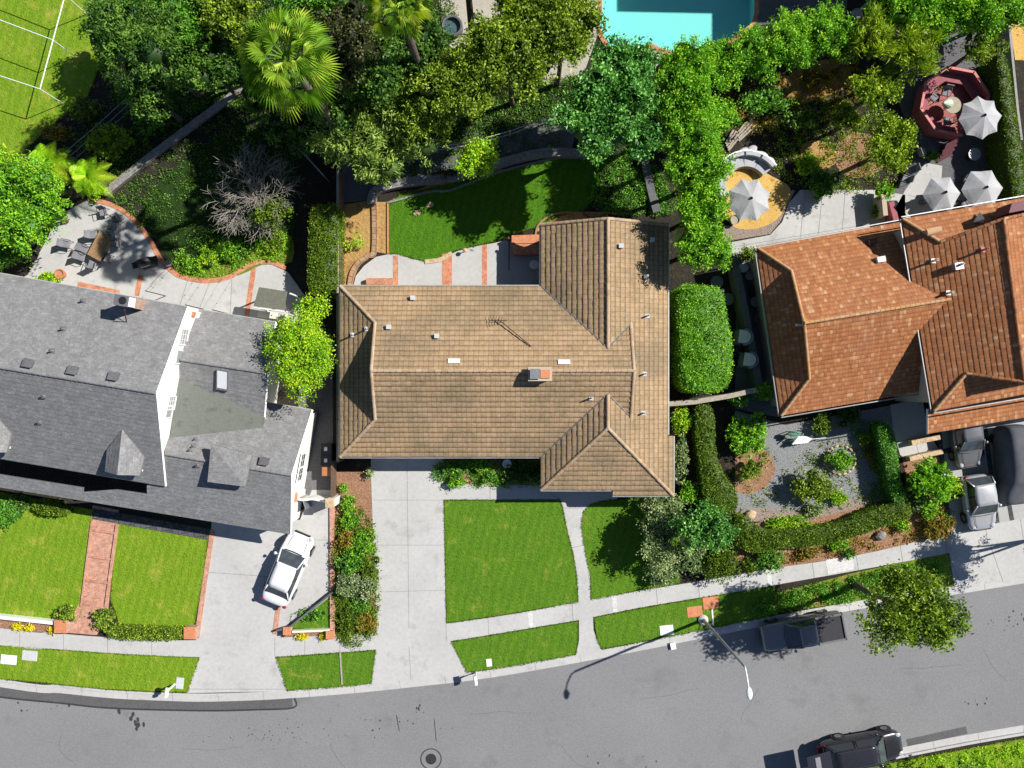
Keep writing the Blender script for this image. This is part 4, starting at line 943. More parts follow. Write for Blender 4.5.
wall_poly(m, [(a4.x, a4.y - .3, 0), (a4.x, a4.y - .3, 2.95), b4, c4, (c4.x, c4.y, 0)], .25)
m.prism([(a4.x - .2, a4.y - .35), (c4.x - .2, c4.y), (-20.5, -1.5), (-20.5, 4.3)], 0, 2.8)
for (ox, oy) in ((0, 0), (-133, -23)):
    q = [P(105.8 + ox, 471.2 + oy, 4.68), P(117 + ox, 474.5 + oy, 5.42), P(139 + ox, 475 + oy, 4.62)]; q = [v + Vector((.06, .3, -.1)) for v in q]
    wall_poly(m, [q[0], q[1], q[2], q[2] - Vector((0, 0, .5)), q[0] - Vector((0, 0, .5))], .12)
mk('wall', m, 'stucco', lh)
m = MB()   # white barge boards and gutters
for a, b in [(A, B), (B, C_), (P(311.5, 410, 2.75), g1), (g1, g3), (m1, m2), (m2, ray(263, 425, MS))]:
    a, b = Vector(a) + Vector((.02, 0, -.09)), Vector(b) + Vector((.02, 0, -.09)); m = MB(); m.tube([a, b], .075, 4); mk('barge_board', m, 'white_paint', lh)
m = MB()
for a, b in [(g3, P(-120, 467.5, 2.75)), (A, AL), (P(311.5, 410, 2.75), P(266, 402.5, 2.75)), (m1, P(196, 309, 3.0)), (C_, CL)]:
    m = MB(); m.tube([Vector(a) - Vector((0, .0, .08)), Vector(b) - Vector((0, 0, .08))], .05, 6); mk('gutter', m, 'aluminium', lh)
ang = math.atan2(-.177, .984)
for (px, py, w, h) in [(183.5, 337, .95, .95), (179.5, 357, .8, 1.0), (171, 403, .8, .9), (168.5, 412, .7, .8)]:
    q = ray(px, py, GW)
    window(lh, q + Vector((.984, -.177, 0)) * .01, w, h, ang, grid=(3, 3) if py in (337, 403) else (1, 1), pane='pale_pane')
for (px, py) in [(301.5, 460), (299, 474)]:
    q = ray(px, py, GA); window(lh, q + Vector((.06, 0, 0)), .85, 1.0, ang, grid=(2, 2))
q = P(192, 317, 3.2); m = MB(); m.bbox((q.x, q.y, 1.6), (.9, .75, 3.3), ang); mk('bay', m, 'stucco', lh)
q = P(189.5, 313.5, 4.0); m = MB(); m.box((q.x, q.y, 3.7), (.35, .3, .4), ang); mk('bay_ornament', m, 'terracotta', lh)
# chimney, cap, antenna and vents of the left house
c = P(119, 300, 7.3); m = MB(); m.box((c.x, c.y, 5.1), (.74, .6, 2.2), ang); ch = mk('chimney', m, 'brick', lh); m = MB(); m.box((c.x, c.y, 6.6), (.68, .54, .8), ang); mk('chimney_stack', m, 'stucco', ch)
m = MB(); m.box((c.x, c.y, 7.06), (.78, .62, .12), ang); ca = mk('chimney_cap', m, 'gray_metal', ch); m = MB(); m.lathe((c.x + .12, c.y, 7.12), [(.22, 0), (.22, .04), (.18, .05)], 14); mk('fan_grille', m, 'black_metal', ca)
a, b = P(124.5, 310, 6.9), P(126.5, 322, 5.6); m = MB(); m.tube([a, b], .035, 6); m.tube([P(117, 317, 5.6), P(127, 323.5, 5.6), P(140, 326, 5.6)], .015, 5); mk('antenna', m, 'dark_red', lh)
UN, US = (A, B, AL), (B, C_, BL)
def on(pl, px, py, typ, **kw):
    z = ray(px, py, pl).z; return typ(lh, px, py, z, **kw)
for (x, y) in [(28.5, 363), (73, 370), (114, 376)]: on(UN, x, y, box_vent, s=.52, rz=ang, pitch=-.3)
on(GN, 264.5, 461, box_vent, s=.52, rz=ang, pitch=-.3)
for (x, y) in [(53, 351), (64, 329), (84, 301)]: on(UN, x, y, vent_pipe, h=.35, mat='gray_metal')
for (x, y) in [(44, 396), (40, 422)]: on(US, x, y, vent_pipe, h=.25, mat='gray_metal')
for (x, y) in [(196, 439), (194, 446), (190.5, 450)]: on(GN, x, y, vent_pipe, h=.25, r=.05, flash=.22, mat='gray_metal')
on(GP, 198, 465, vent_pipe, h=.25, mat='gray_metal')
q = ray(223.5, 380, MS); m = MB(); m.box((q.x, q.y, q.z + .12), (.72, 1.3, .2), rot=Euler((.38, 0, ang))); sf = mk('skylight', m, 'gray_metal', lh); m = MB(); m.box((q.x, q.y, q.z + .23), (.58, 1.12, .03), rot=Euler((.38, 0, ang))); mk('skylight_glass', m, 'skylight', sf)
q = P(217, 470, 4.6); m = MB(); 
for i in range(3): m.tube([q + Vector((-.35 + .3 * i, -.3, .15)), q + Vector((-.2 + .3 * i, .3, .15))], .02, 5)
m.tube([q + Vector((-.45, -.1, .15)), q + Vector((.5, .15, .15))], .02, 5); mk('antenna', m, 'black_metal', lh)
m = MB(); q = P(180, 530, 0); m.box((-19.6, -8.2, 1.1), (4.4, .08, 2.2), ang)
mk('garage_door', m, 'white_paint', lh)
# ===== the orange-tiled house on the right
rh = thing('house', 'house on the right with an orange clay tile roof in two wings', 'house', tuple(P(860, 330, 0)))
bar = [(0, 0), (.18, .055), (.36, .075), (.54, .055), (.72, 0), (.86, -.012), (1, 0)]
bk = dict(course=.28, lift=.022, tw=.19, jit=.010); bw = dict(course=.28, lift=.016, tw=.19, jit=.006)
NW, SW_, G1, RW, G2, RE = P(757, 248, 2.9), P(781, 415.5, 2.9), P(791, 270.5, 3.8), P(804, 323, 5.5), P(809, 379, 3.8), P(950, 299.3, 5.5)
NP, SP, WP = (NW, RE, RW), (SW_, RW, RE), (NW, SW_, G1)
mb = MB()
nE = P(905, 221, 2.9)
roof(mb, [NW, P(905, 221.3, 2.9), P(952, 217, 3.1) if False else ray(925, 235, NP), RE, RW, G1], **bk)
roof(mb, [SW_, G2, RW, RE, ray(935, 360, SP), ray(932, 389.7, SP)], **bk)
WPl = (NW, SW_, P(800, 330, 3.75)); roof(mb, [NW, G1, P(806, 323, 3.86), G2, SW_], **bw)
# east wing
EN, ES = P(902, 219, 4.8), P(933.5, 411, 4.8); H1, H2 = P(940, 242, 5.3), P(966, 373.5, 5.3); T1, T2 = P(1003, 219, 6.9), P(1024, 382, 6.9)
WQ = (EN, ES, T1)
roof(mb, [EN, ES, ray(966, 373.5, WQ), T2, T1, ray(940, 242, WQ)], **bw)
T1e, T2e = P(1066, 205, 5.9), P(1084, 372, 5.9); E1, E2 = P(1104, 184, 4.8), P(1128, 375, 4.8)
roof(mb, [T1, T2, T2e, E2, E1, T1e], **bk)
n0 = ray(940, 242, WQ); s0 = ray(966, 373.5, WQ)
NQ = (EN, E1, n0); roof(mb, [EN, n0, ray(1003, 232, NQ), ray(1066, 222, NQ), E1], **bk)
SQ = (ES, E2, s0); roof(mb, [ES, E2, ray(1084, 355, SQ), ray(1015, 366, SQ), s0], **bk)
# lower roof strip over the garage
roof(mb, [P(927.5, 433.8, 2.8), P(1128, 400, 2.8), P(1128, 376, 3.2), P(927.5, 409, 3.2)], **bk)
ro = mk('roof', mb, 'red_tile', rh)
m = MB()
for a, b in [(NW, G1), (RW, RE), (SW_, G2), (EN, n0), (ES, s0), (G1, RW), (G2, RW)]: caps(m, Vector(a) + Vector((0, 0, .07)), Vector(b) + Vector((0, 0, .04)), .09, .3)
mk('ridge_cap', m, 'ochre_cap', ro); m = MB()
for a, b in [(n0, T1), (T1, T2), (s0, T2), (T1, T1e)]: caps(m, Vector(a) + Vector((0, 0, .06)), Vector(b) + Vector((0, 0, .04)), .09, .3)
mk('ridge_cap', m, 'red_tile', ro)
q = P(932, 229.5, 5.2); q2 = P(941, 227, 5.2); m = MB(); caps(m, P(926, 232.5, 5.6), P(940, 229, 5.6), .2, .5); mk('ridge_cap', m, 'ochre_cap', ro)
m = MB()
for a, b in [(NW, P(903, 221.5, 2.9)), (NW, SW_), (SW_, ray(929, 390.5, SP)), (EN, ES), (ES, P(1128, 378.5, 4.8)), (EN, E1)]:
    a, b = Vector(a) - Vector((0, 0, .03)), Vector(b) - Vector((0, 0, .03)); d = (b - a).normalized(); s = Vector((d.y, -d.x, -.1)) * .13
    if (a + s - Vector((25, 3, a.z))).length < (a - s - Vector((25, 3, a.z))).length: s = Vector((-s.x, -s.y, s.z))
    m = MB(); m.tube([a + s, b + s], .045, 6); mk('gutter', m, 'gray_metal', rh)
m = MB(); m.tube([P(927.3, 409, 3.2), P(927.3, 434, 2.8)], .07, 4)
mk('gutter', m, 'aluminium', rh)
m = MB()
pr = lambda *p: [(q.x, q.y) for q in p]
m.prism(pr(P(764, 254, 2.9), P(915, 229, 2.9), P(922, 384, 2.9), P(787, 407, 2.9)), 0, 2.8)
wall_poly(m, [G1 + Vector((.35, 0, -.1)), RW + Vector((.35, 0, -.15)), G2 + Vector((.3, 0, -.1))], .15)
m.prism(pr(P(910, 226, 5), P(1096, 192, 5), P(1120, 372, 5), P(940, 403, 5)), 0, 4.85)
a, b, c = n0 + Vector((0, -.35, -.15)), T1 + Vector((0, -.35, -.2)), T1e + Vector((0, -.35, -.15)); wall_poly(m, [a, b, c, c - Vector((0, 0, .8)), a - Vector((0, 0, .8))], .15)
a, b, c = s0 + Vector((0, .35, -.12)), T2 + Vector((0, .5, -.2)), T2e + Vector((0, .35, -.12)); wall_poly(m, [a, b, c, c - Vector((0, 0, .8)), a - Vector((0, 0, .8))], .15)
mk('wall', m, 'tan_stucco', rh)
for (x, y, pl) in [(880.5, 259.5, NP), (872, 242, NP)]:
    z = ray(x, y, pl).z; p = P(x, y, z + .1); m = MB(); m.box((p.x, p.y, z + .12), (.5, .34, .26), .17); mk('roof_vent', m, 'cream_paint' if y > 250 else 'red_tile', rh)
for (x, y) in [(958.5, 265, ), (948, 293), (933, 261), (983, 250)]:
    vent_pipe(rh, x, y, ray(x, y, WQ).z, .5, .07, 'cream_paint' if y != 250 else 'pink_wood')
p = P(952, 267, 5.7); m = MB(); m.box((p.x + .2, p.y, ray(952, 267, WQ).z + .25), (.5, .4, .3), .17); mk('roof_vent', m, 'gray_metal', rh)
p = ray(977, 218, (EN, E1, n0)); m = MB(); m.add([(p.x - .3, p.y - .3, p.z + .1), (p.x + .3, p.y - .35, p.z + .1), (p.x + .1, p.y + .35, p.z + .1), (p.x, p.y - .2, p.z + .7)], [[0, 1, 3], [1, 2, 3], [2, 0, 3], [0, 2, 1]]); mk('roof_vent', m, 'white_paint', rh)
p = P(799, 325, 5.0); m = MB(); m.box((p.x, p.y, 5.0), (.35, .12, .12)); mk('gable_lamp', m, 'white_paint', rh)
q = [P(1009, 213, 6.9), P(1060, 203, 6.9), P(1060, 192, 6.9), P(1012, 203, 6.9)]; m = MB(); m.prism([(v.x, v.y) for v in q], 5.6, 6.9); mk('chimney', m, 'dark_red', rh)  # block stands for a flat maroon awning, not a chimney
m = MB(); q = P(1000, 408, 2.6); m.box((q.x + .3, q.y + .5, 1.1), (5., .1, 2.2), .17); mk('garage_door', m, 'white_paint', rh)
# ------------------------------------------------------------------ walls and fences
def wall_run(name, label, pts, z, w, mat, cat='wall', post=None, rail=False, smooth=0, cap=None, post_mat=None):
    line = [(P(*q, z).x, P(*q, z).y) for q in (smoothline(pts, smooth) if smooth else pts)]
    t = thing(name, label, cat, (line[0][0], line[0][1], 0)); m = MB()
    if rail:
        for zz_ in rail: m = MB(); strip(m, line, -.02, .02, zz_ - .04, zz_); mk('rail', m, mat, t)
    else:
        strip(m, line, -w / 2, w / 2, -.1, z - (.06 if cap else 0)); mk('panel', m, mat, t)
        if cap: m = MB(); strip(m, line, -w / 2 - .03, w / 2 + .03, z - .06, z); mk('coping', m, cap, t)
    if post:
        for i in range(len(line) - 1):
            L = math.dist(line[i], line[i + 1]); n = max(1, int(L / post))
            for k in range(n + (i == len(line) - 2)):
                x = line[i][0] + (line[i + 1][0] - line[i][0]) * k / n; y = line[i][1] + (line[i + 1][1] - line[i][1]) * k / n
                m = MB(); m.bbox((x, y, (z + .05) / 2), (.09, .09, z + .05)); mk('post', m, post_mat or mat, t)
    return t
wall_run('fence', 'weathered timber fence running beside the tan roofed house between it and the clipped hedge', [(337.5, 168), (337.5, 462)], 1.7, .08, 'dark_wood', 'fence', 2.4, post_mat='dark_wood', cap='weathered_wood')
wall_run('fence', 'low dark board fence along the driveway edge behind the bins', [(331.5, 462), (331.5, 498)], 1.2, .1, 'dark_wood', 'fence', 1.5)
wall_run('block_wall', 'grey concrete block wall running diagonally through the dark upper left gardens', [(104, 193), (150, 156), (200, 119), (242, 88)], .3, .42, 'stone', cap='stone')  # dimmer stone tone carries the shadow lying on this wall
wall_run('garden_wall', 'thin dark wall with a pale top edge beside the fan palm shade', [(266, 112), (323, 175)], 1.7, .1, 'block')
wall_run('railing', 'dark metal railing along the slope beside the yellow leaved bush', [(64, 153), (98, 124), (136, 89), (165, 68)], 1.3, .05, 'gray_metal', 'railing', 2.2, rail=(.15, .7, 1.3))
wall_run('railing', 'second dark railing just below the first on the upper left slope', [(77, 158), (110, 132), (142, 108)], .9, .05, 'black_metal', 'railing', 2.2, rail=(.12, .5, .9))
wall_run('wire_fence', 'low wire fence crossing the dark slope above the back lawn', [(436, 147), (470, 142), (510, 131), (548, 117), (590, 108)], 1.1, .03, 'aluminium', 'fence', 2.4, rail=(.5, 1.1))
wall_run('retaining_wall', 'curved rough stone wall around the upper edge of the middle back lawn', [(371, 203), (373, 193), (385, 186), (410, 181), (455, 176), (485, 167), (520, 157), (548, 152), (585, 153)], .5, .55, 'stone', smooth=4)
wall_run('retaining_wall', 'short stone wall toned dark for shade, curving down to the north east corner of the tan roof', [(634, 142), (645, 160), (650, 185), (657, 212)], .4, .5, 'dark_slab', smooth=4)  # stone wall coloured as dark slab to paint in its shade
wall_run('garden_wall', 'pale topped wall between the clipped tall hedge and the front garden of the right house', [(668, 404), (694, 402), (730, 396), (756, 390)], 1.6, .25, 'block', cap='weathered_wood')
wall_run('garden_wall', 'dark side wall between the wicker seats and the west eave of the orange roof', [(737, 268), (745, 310), (752, 345), (760, 388)], 1.3, .45, 'dark_slab')
wall_run('garden_wall', 'low white painted wall at the foot of the lawn beside yellow flowers', [(-60, 610), (0, 617.5), (56, 623.5)], .45, .22, 'white_paint')
wall_run('garden_wall', 'white edged wall east of the long hedge in the upper right corner', [(1009, 18), (1013, 60), (1018, 110), (1022, 140)], 1.2, .15, 'block')
wall_run('garden_wall', 'low cream wall on the lower edge of the small triangular lawn', [(292, 632), (329, 630.5)], .35, .14, 'cream_paint')
wall_run('lawn_divider', 'thin timber strip dividing the verge between the two driveways', [(340, 652.5), (342, 684.5)], .07, .1, 'weathered_wood', 'edging')
wall_run('garden_wall', 'dark low wall on the slanting side of the small triangular lawn', [(332, 593), (290, 627), (276, 631)], .5, .12, 'dark_slab')
wall_run('stone_wall', 'pale stacked stone wall along the north side of the entry path', [(912, 443), (941, 437)], .6, .3, 'tan_stone')
wall_run('stone_wall', 'pale stacked stone wall along the south side of the entry path', [(910, 459), (943, 451.5)], .6, .3, 'tan_stone')
wall_run('edging_wall', 'short white curved kerb between the driveway shrubs and the paving', [(940, 474), (953, 477)], .3, .15, 'white_paint', smooth=2)
# pillars
def pillar(label, px, py, h, s, mat, cap, group=None):
    p = P(px, py, h); t = thing('pillar', label, 'pillar', (p.x, p.y, 0), 0, group); m = MB(); m.box((p.x, p.y, h / 2), (s, s, h)); mk('shaft', m, mat, t); m = MB(); m.bbox((p.x, p.y, h + .04), (s + .1, s + .1, .08)); mk('cap', m, cap, t); return t
pillar('brick pillar at the right end of the low white wall', 61, 626.5, .6, .75, 'pink_brick', 'terracotta')
pillar('brick pillar at the right end of the low clipped hedge', 190, 633, .6, .7, 'pink_brick', 'terracotta')
pillar('small brick pillar at the left end of the low cream wall', 287, 631, .5, .42, 'pink_brick', 'terracotta')
pillar('small brick pillar at the right end of the low cream wall', 330, 635, .5, .45, 'pink_brick', 'terracotta')
pillar('cream gate pillar with orange cap beside the left house wall', 293, 497, 1.9, .5, 'stucco', 'terracotta')
pillar('cream gate pillar with tan cap next to the brick edge', 330, 503, 1.8, .5, 'stucco', 'tan_stone')
gt = thing('garden_gate', 'white curved gate wall between the two cream gate pillars', 'gate', tuple(P(313, 502, 0)))
m = MB(); ln = [(P(x, y, 1.4).x, P(x, y, 1.4).y) for x, y in smoothline([(297, 499), (304, 500), (312, 499), (320, 500.5), (328, 503)], 4)]; strip(m, ln, -.07, .07, 0.02, 1.4); mk('panel', m, 'stucco', gt)
m = MB(); q = P(304, 503, 1.3); m.box((q.x, q.y, .7), (.06, .9, 1.3), .3); mk('gate_leaf', m, 'steel', gt)
# ------------------------------------------------------------------ trees
T = tree
T('tree', 'big bright green bushy tree on the left edge above the dining patio', 30, 208, 3.6, 46, 'leaf_bright', ry=44, n=14, L=.2, w=.12, dens=1.1)
T('tree', 'lime green low tree behind the bright bushy tree at the left edge', 12, 172, 2.6, 24, 'leaf_lime', n=8, dens=1.)
T('shrub_tree', 'dark green small tree under the bushy tree beside the grey roof', 12, 252, 2.2, 24, 'leaf_green', n=8, dens=.9, ry=20)
T('tree', 'dark feathery conifer beside the upper left lawn', 142, 44, 7.5, 46, 'leaf_dark', n=14, L=.34, w=.09, dens=.9, droop=.3, outw=1.0, ry=44)
T('tree', 'dark green tree behind the feathery conifer at the top edge', 172, 16, 6.5, 42, 'leaf_green', n=11, dens=.8)
T('tree', 'olive tree with yellowish leaves at the top beside the fan palm', 232, 14, 7.0, 30, 'leaf_olive', n=10, L=.26)
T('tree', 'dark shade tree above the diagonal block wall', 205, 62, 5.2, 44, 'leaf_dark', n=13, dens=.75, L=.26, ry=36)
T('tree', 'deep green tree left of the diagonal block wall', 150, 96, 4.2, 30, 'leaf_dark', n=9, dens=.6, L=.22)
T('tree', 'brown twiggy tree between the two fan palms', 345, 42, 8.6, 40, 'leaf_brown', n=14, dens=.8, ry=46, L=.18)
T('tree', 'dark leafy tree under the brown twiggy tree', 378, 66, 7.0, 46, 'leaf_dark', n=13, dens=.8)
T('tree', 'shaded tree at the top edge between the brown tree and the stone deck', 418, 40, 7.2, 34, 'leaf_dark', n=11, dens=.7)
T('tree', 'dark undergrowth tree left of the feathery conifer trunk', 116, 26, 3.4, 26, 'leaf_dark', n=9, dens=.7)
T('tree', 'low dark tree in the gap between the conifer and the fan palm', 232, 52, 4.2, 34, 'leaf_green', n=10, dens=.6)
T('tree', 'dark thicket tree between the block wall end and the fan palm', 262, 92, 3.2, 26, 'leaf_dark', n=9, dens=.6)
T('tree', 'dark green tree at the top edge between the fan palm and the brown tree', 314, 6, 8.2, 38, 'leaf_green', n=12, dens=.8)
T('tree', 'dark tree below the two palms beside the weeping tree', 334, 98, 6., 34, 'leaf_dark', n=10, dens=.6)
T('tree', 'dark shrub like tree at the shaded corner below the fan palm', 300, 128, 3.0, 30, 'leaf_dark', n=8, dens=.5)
T('weeping_tree', 'large weeping tree with drooping pale green sprays above the middle back yard', 384, 132, 4.3, 66, 'leaf_droop', n=22, L=.42, w=.09, dens=.9, droop=.5, outw=1.3, ry=54, flat=.6, sub=.34, k=.62)
T('weeping_tree', 'lighter upper part of the weeping trees right below the stone deck', 430, 106, 5.2, 40, 'leaf_olive', n=13, L=.34, w=.09, droop=.3, dens=.9, sub=.36)
T('tree', 'yellow green tree next to the stone deck with the round spa', 464, 84, 6.4, 44, 'leaf_olive', n=14, L=.26, sub=.36, dens=.9)
T('tree', 'broad yellow green tree between the stone deck and the pool', 512, 58, 6.8, 54, 'leaf_olive', n=18, L=.26, sub=.34, ry=44)
T('tree', 'olive toned tree touching the left edge of the turquoise pool', 566, 30, 7.4, 38, 'leaf_olive', n=13, L=.24, sub=.36)
T('tree', 'yellow green tree crown at the top edge left of the pool', 524, 6, 6.8, 34, 'leaf_yellow', n=11, L=.24)
T('tree', 'small round yellow green tree on the dark slope above the back lawn', 478, 160, 2.6, 21, 'leaf_lime', n=9, L=.2, base=(474, 170))
T('citrus_tree', 'large glossy green tree right below the pool', 606, 117, 6.2, 52, 'leaf_citrus', n=20, L=.26, w=.15, dens=1.05, sub=.36, ry=48, flat=.62)
T('citrus_tree', 'upper glossy green tree between the big one and the pool', 622, 76, 5.4, 38, 'leaf_citrus', n=12, L=.25, w=.14, ry=28)
hc = ['top tall hedge tree of the column between the houses beside the pool', 'second tall hedge tree from the top in the column between the houses', 'third tall hedge tree from the top in the column between the houses', 'fourth tall hedge tree from the top in the column between the houses', 'fifth tall hedge tree from the top in the column beside the tan roof corner', 'lowest tall hedge tree in the column just above the clipped box hedge']
for i, (x, y, r) in enumerate([(678, 76, 27), (684, 107, 28), (690, 140, 29), (694, 174, 29), (698, 210, 28), (699, 245, 27)]):
    T('hedge_tree', hc[i], x, y, (4.8, 5., 5., 4.5, 4., 4.)[i], r, 'leaf_bright', 'column of tall hedge trees', n=16, L=.18, w=.11, dens=1.5, flat=1.1, cr=.26, ry=25, sub=.5)
T('tree', 'small pale green tree attached to the right side of the hedge column', 718, 120, 3.2, 19, 'leaf_bright', n=7, L=.2)
hr = ['hedge tree just right of the top of the column beside the pool', 'second hedge tree in the row along the pool', 'third hedge tree in the row along the pool', 'right end hedge tree of the row along the pool']
for i, (x, y, r) in enumerate([(716, 70, 25), (750, 59, 27), (786, 48, 28), (822, 38, 26)]):
    T('hedge_tree', hr[i], x, y, 3.4, r, 'leaf_bright', 'row of hedge trees below the pool', n=16, L=.18, w=.11, dens=1.4, flat=.9, cr=.26, sub=.5)
hr = ['left hedge tree of the dense row in the top right corner', 'middle hedge tree of the dense row in the top right corner', 'right hedge tree of the dense row in the top right corner', 'hedge tree at the very top right edge']
for i, (x, y, r) in enumerate([(900, 8, 32), (938, 10, 33), (976, 8, 33), (1012, 2, 31)]):
    T('hedge_tree', hr[i], x, y, 3.4, r, 'leaf_bright', 'dense hedge trees at the top right', n=13, L=.2, w=.12, dens=1.1, flat=.9)
T('feathery_tree', 'feathery yellow green tree at the top of the right back garden', 866, 42, 4.2, 27, 'leaf_yellow', n=15, L=.55, w=.08, sub=.26, dens=.6, outw=1.6, k=.4)
T('feathery_tree', 'feathery yellow green tree pressing against the pink deck', 908, 58, 4.0, 30, 'leaf_yellow', n=16, L=.5, w=.08, sub=.26, dens=.7, outw=1.6, k=.4)
T('tree', 'dense yellow green tree left of the octagonal deck', 876, 92, 3.6, 26, 'leaf_yellow', n=14, L=.2, sub=.36, ry=22, k=.6)
T('tree', 'yellow green tree below left of the octagonal deck', 886, 148, 3.2, 27, 'leaf_yellow', n=13, L=.22, sub=.36, k=.6)
T('tree', 'loose olive green tree in the middle of the right back garden', 846, 122, 2., 16, 'leaf_olive', n=9, L=.24, k=.5, dens=.7)
T('tree', 'dark shaded tree west of the loose olive tree', 800, 120, 1.4, 14, 'leaf_dark', n=8, dens=.45, k=.4)
T('tree', 'sparse green tree right of the feathery tree near the corner wall', 975, 50, 3.0, 22, 'leaf_olive', n=8, dens=.5, k=.4, L=.3, w=.08)
T('tree', 'small green tree beside the ochre gravel above the curved sofa', 762, 104, 2.6, 24, 'leaf_green', n=8, dens=.8, ry=14)
T('tree', 'lime green rounded tree covering the corner of the left house roof', 304, 356, 4.2, 34, 'leaf_lime', n=18, L=.15, w=.09, dens=2., ry=40, sub=.4, r0=.14)
T('tree', 'small yellowish tree just above the lime green rounded tree', 313, 309, 2.8, 16, 'leaf_lime', n=7, L=.17)
T('street_tree', 'street tree leaning over the road with an open dark branched crown', 908, 608, 6.0, 56, 'leaf_street', n=27, L=.25, w=.15, dens=1.0, sub=.235, ry=48, k=0, base=(854, 584), r0=.2, cr=.4, flat=.55)
T('tree', 'dark glossy green tree in the shrub group by the front corner of the tan roof', 704, 528, 3.2, 32, 'leaf_citrus', n=11, L=.22, sub=.4, base=(690, 520), ry=24)
T('tree', 'dark bluish shrub tree next to the curved front path', 659, 534, 1.7, 22, 'leaf_silver', n=10, L=.15, ry=34)
T('tree', 'dark leaved tree at the bottom right verge beyond the kerb', 966, 790, 2.6, 34, 'leaf_dark', n=8, dens=.6, k=.4)
T('tree', 'spiky tree crown at the right edge over the pavement', 1050, 542, 3.4, 30, 'leaf_droop', n=9, L=.36, w=.08, dens=.9, k=.4, base=(1085, 525))
# bare grey tree
c = P(245, 186, 3.2); t = thing('bare_tree', 'leafless tree with pale grey twisting branches and a few green leaves', 'tree', (c.x, c.y - .3, 0)); m = MB()
rs = random.Random(5)
def grow(p, d, r, L, dep):
    q = [p]; n = 4
    for i in range(n):
        d = (d + Vector((rs.uniform(-.3, .3), rs.uniform(-.3, .3), rs.uniform(-.15, .15)))).normalized(); q.append(q[-1] + d * L / n)
    m.tube(q, [r * (1 - .1 * i) for i in range(n + 1)], 5, False)
    if dep > 0:
        for j in range(4):
            s = (4, 4, 3, 2)[j]; a = (.45, -.45, .9, -.9)[j] * rs.uniform(.6, 1.3); b = Vector((d.x * math.cos(a) - d.y * math.sin(a), d.x * math.sin(a) + d.y * math.cos(a), d.z * .6 + rs.uniform(-.1, .2)))
            grow(q[s], b.normalized(), r * .6, L * .66, dep - 1)
m.tube([(c.x, c.y - .3, -.05), (c.x, c.y - .3, 1.1)], [.22, .16], 8)
for i in range(9):
    a = i * .698 + .2; grow(Vector((c.x, c.y - .3, 1.0)), Vector((math.cos(a), math.sin(a), rs.uniform(.35, .9))).normalized(), .07, 1.62, 3)
for i in range(4):
    a = i * 1.57 + .6; grow(Vector((c.x, c.y - .3, 1.1)), Vector((math.cos(a) * .4, math.sin(a) * .4, .9)).normalized(), .065, 1.35, 3)
mk('trunk', m, 'gray_bark', t, True)
bl = lobes(P(272, 214, 2.2), (1.5, .8, .6), 9, sub=.4); arr, rnd = crown_mesh(bl, 120, 11, .3, .18, .11, .5, 0, -.2, 0); mk('crown', arr, 'leaf_hedge', t, attr=rnd)
# palms
frond_palm('tall fan palm with bright fronds in a full circle near the top left', 286, 58, 14.3, 56, 'leaf_palm', 40)
frond_palm('fan palm at the top edge whose lower fronds hang over dark trees', 398, 2, 14., 40, 'leaf_palm', 32)
frond_palm('lime green feather leaved palm left of the pair above the patio', 48, 163, 2.6, 26, 'leaf_lime', 24, False, trunk_r=.12)
frond_palm('lime green feather leaved palm right of the pair above the patio', 88, 176, 2.4, 24, 'leaf_lime', 22, False, trunk_r=.12)
for (lab, x0, y0, x1, y1) in [('slender dark palm trunk rising across the stone deck out of the picture', 474, 54, 466, -40), ('second slender palm trunk at the top edge left of the pool', 549, 20, 552, -60)]:
    b = P(x0, y0, 0); tpz = 12.; tp = P(x1, y1, tpz); tp.x, tp.y = b.x + .1, b.y + .2
    t = thing('palm_tree', lab, 'palm', (b.x, b.y, 0)); m = MB(); m.tube([b, b.lerp(tp, .5), tp], [.24, .19, .17], 10); mk('trunk', m, 'bark', t, True)
    V, Fc, rn = [], [], []
    for i in range(22):
        th = i * 2.4; el = R(60 - 90 * i / 22); d = Vector((math.cos(th) * math.cos(el), math.sin(th) * math.cos(el), math.sin(el))); s = d.cross(Vector((0, 0, 1))).normalized()
        for k2 in range(14):
            a = R(-110 + 220 * k2 / 13); o = len(V); hub = tp + d * 1.; e = hub + (d * math.cos(a) + s * math.sin(a)) * 1. - Vector((0, 0, .25)); mid = hub.lerp(e, .5)
            V += [tuple(hub), tuple(mid + s * .07), tuple(e), tuple(mid - s * .07)]; Fc.append([o, o + 1, o + 2, o + 3]); rn.append(random.random())
    mk('crown', Arr(np.array(V), np.array(Fc)), 'leaf_palm', t, attr=np.array(rn))
# ------------------------------------------------------------------ clipped hedges
hedge('hedge', 'tall clipped hedge with square corners between the left house and the fence', [(311, 207), (325, 205), (337, 206), (336, 250), (335, 291), (322, 293), (308, 291), (308, 250)], 2.2, 'leaf_hedge')
hedge('hedge', 'tall box shaped hedge of bright leaves east of the tan roof', [(680, 289), (705, 286), (722, 290), (727, 315), (733, 345), (731, 378), (722, 390), (700, 391), (684, 386), (680, 340)], 3.0, 'leaf_bright', rough=.12, lump=1.)
hedge('hedge', 'slim tall hedge along the right edge of the umbrella patio', [(999, 52), (1007, 56), (1014, 90), (1022, 140), (1030, 196), (1015, 196), (1008, 140), (1002, 90)], 2.2, 'leaf_hedge')
hedge('hedge', 'winding dark green hedge descending between the tan roof and the gravel garden', [(697, 408), (710, 405), (715, 425), (716, 452), (724, 474), (736, 492), (738, 506), (726, 516), (708, 512), (704, 492), (700, 465), (697, 440)], 1.3, 'leaf_hedge')
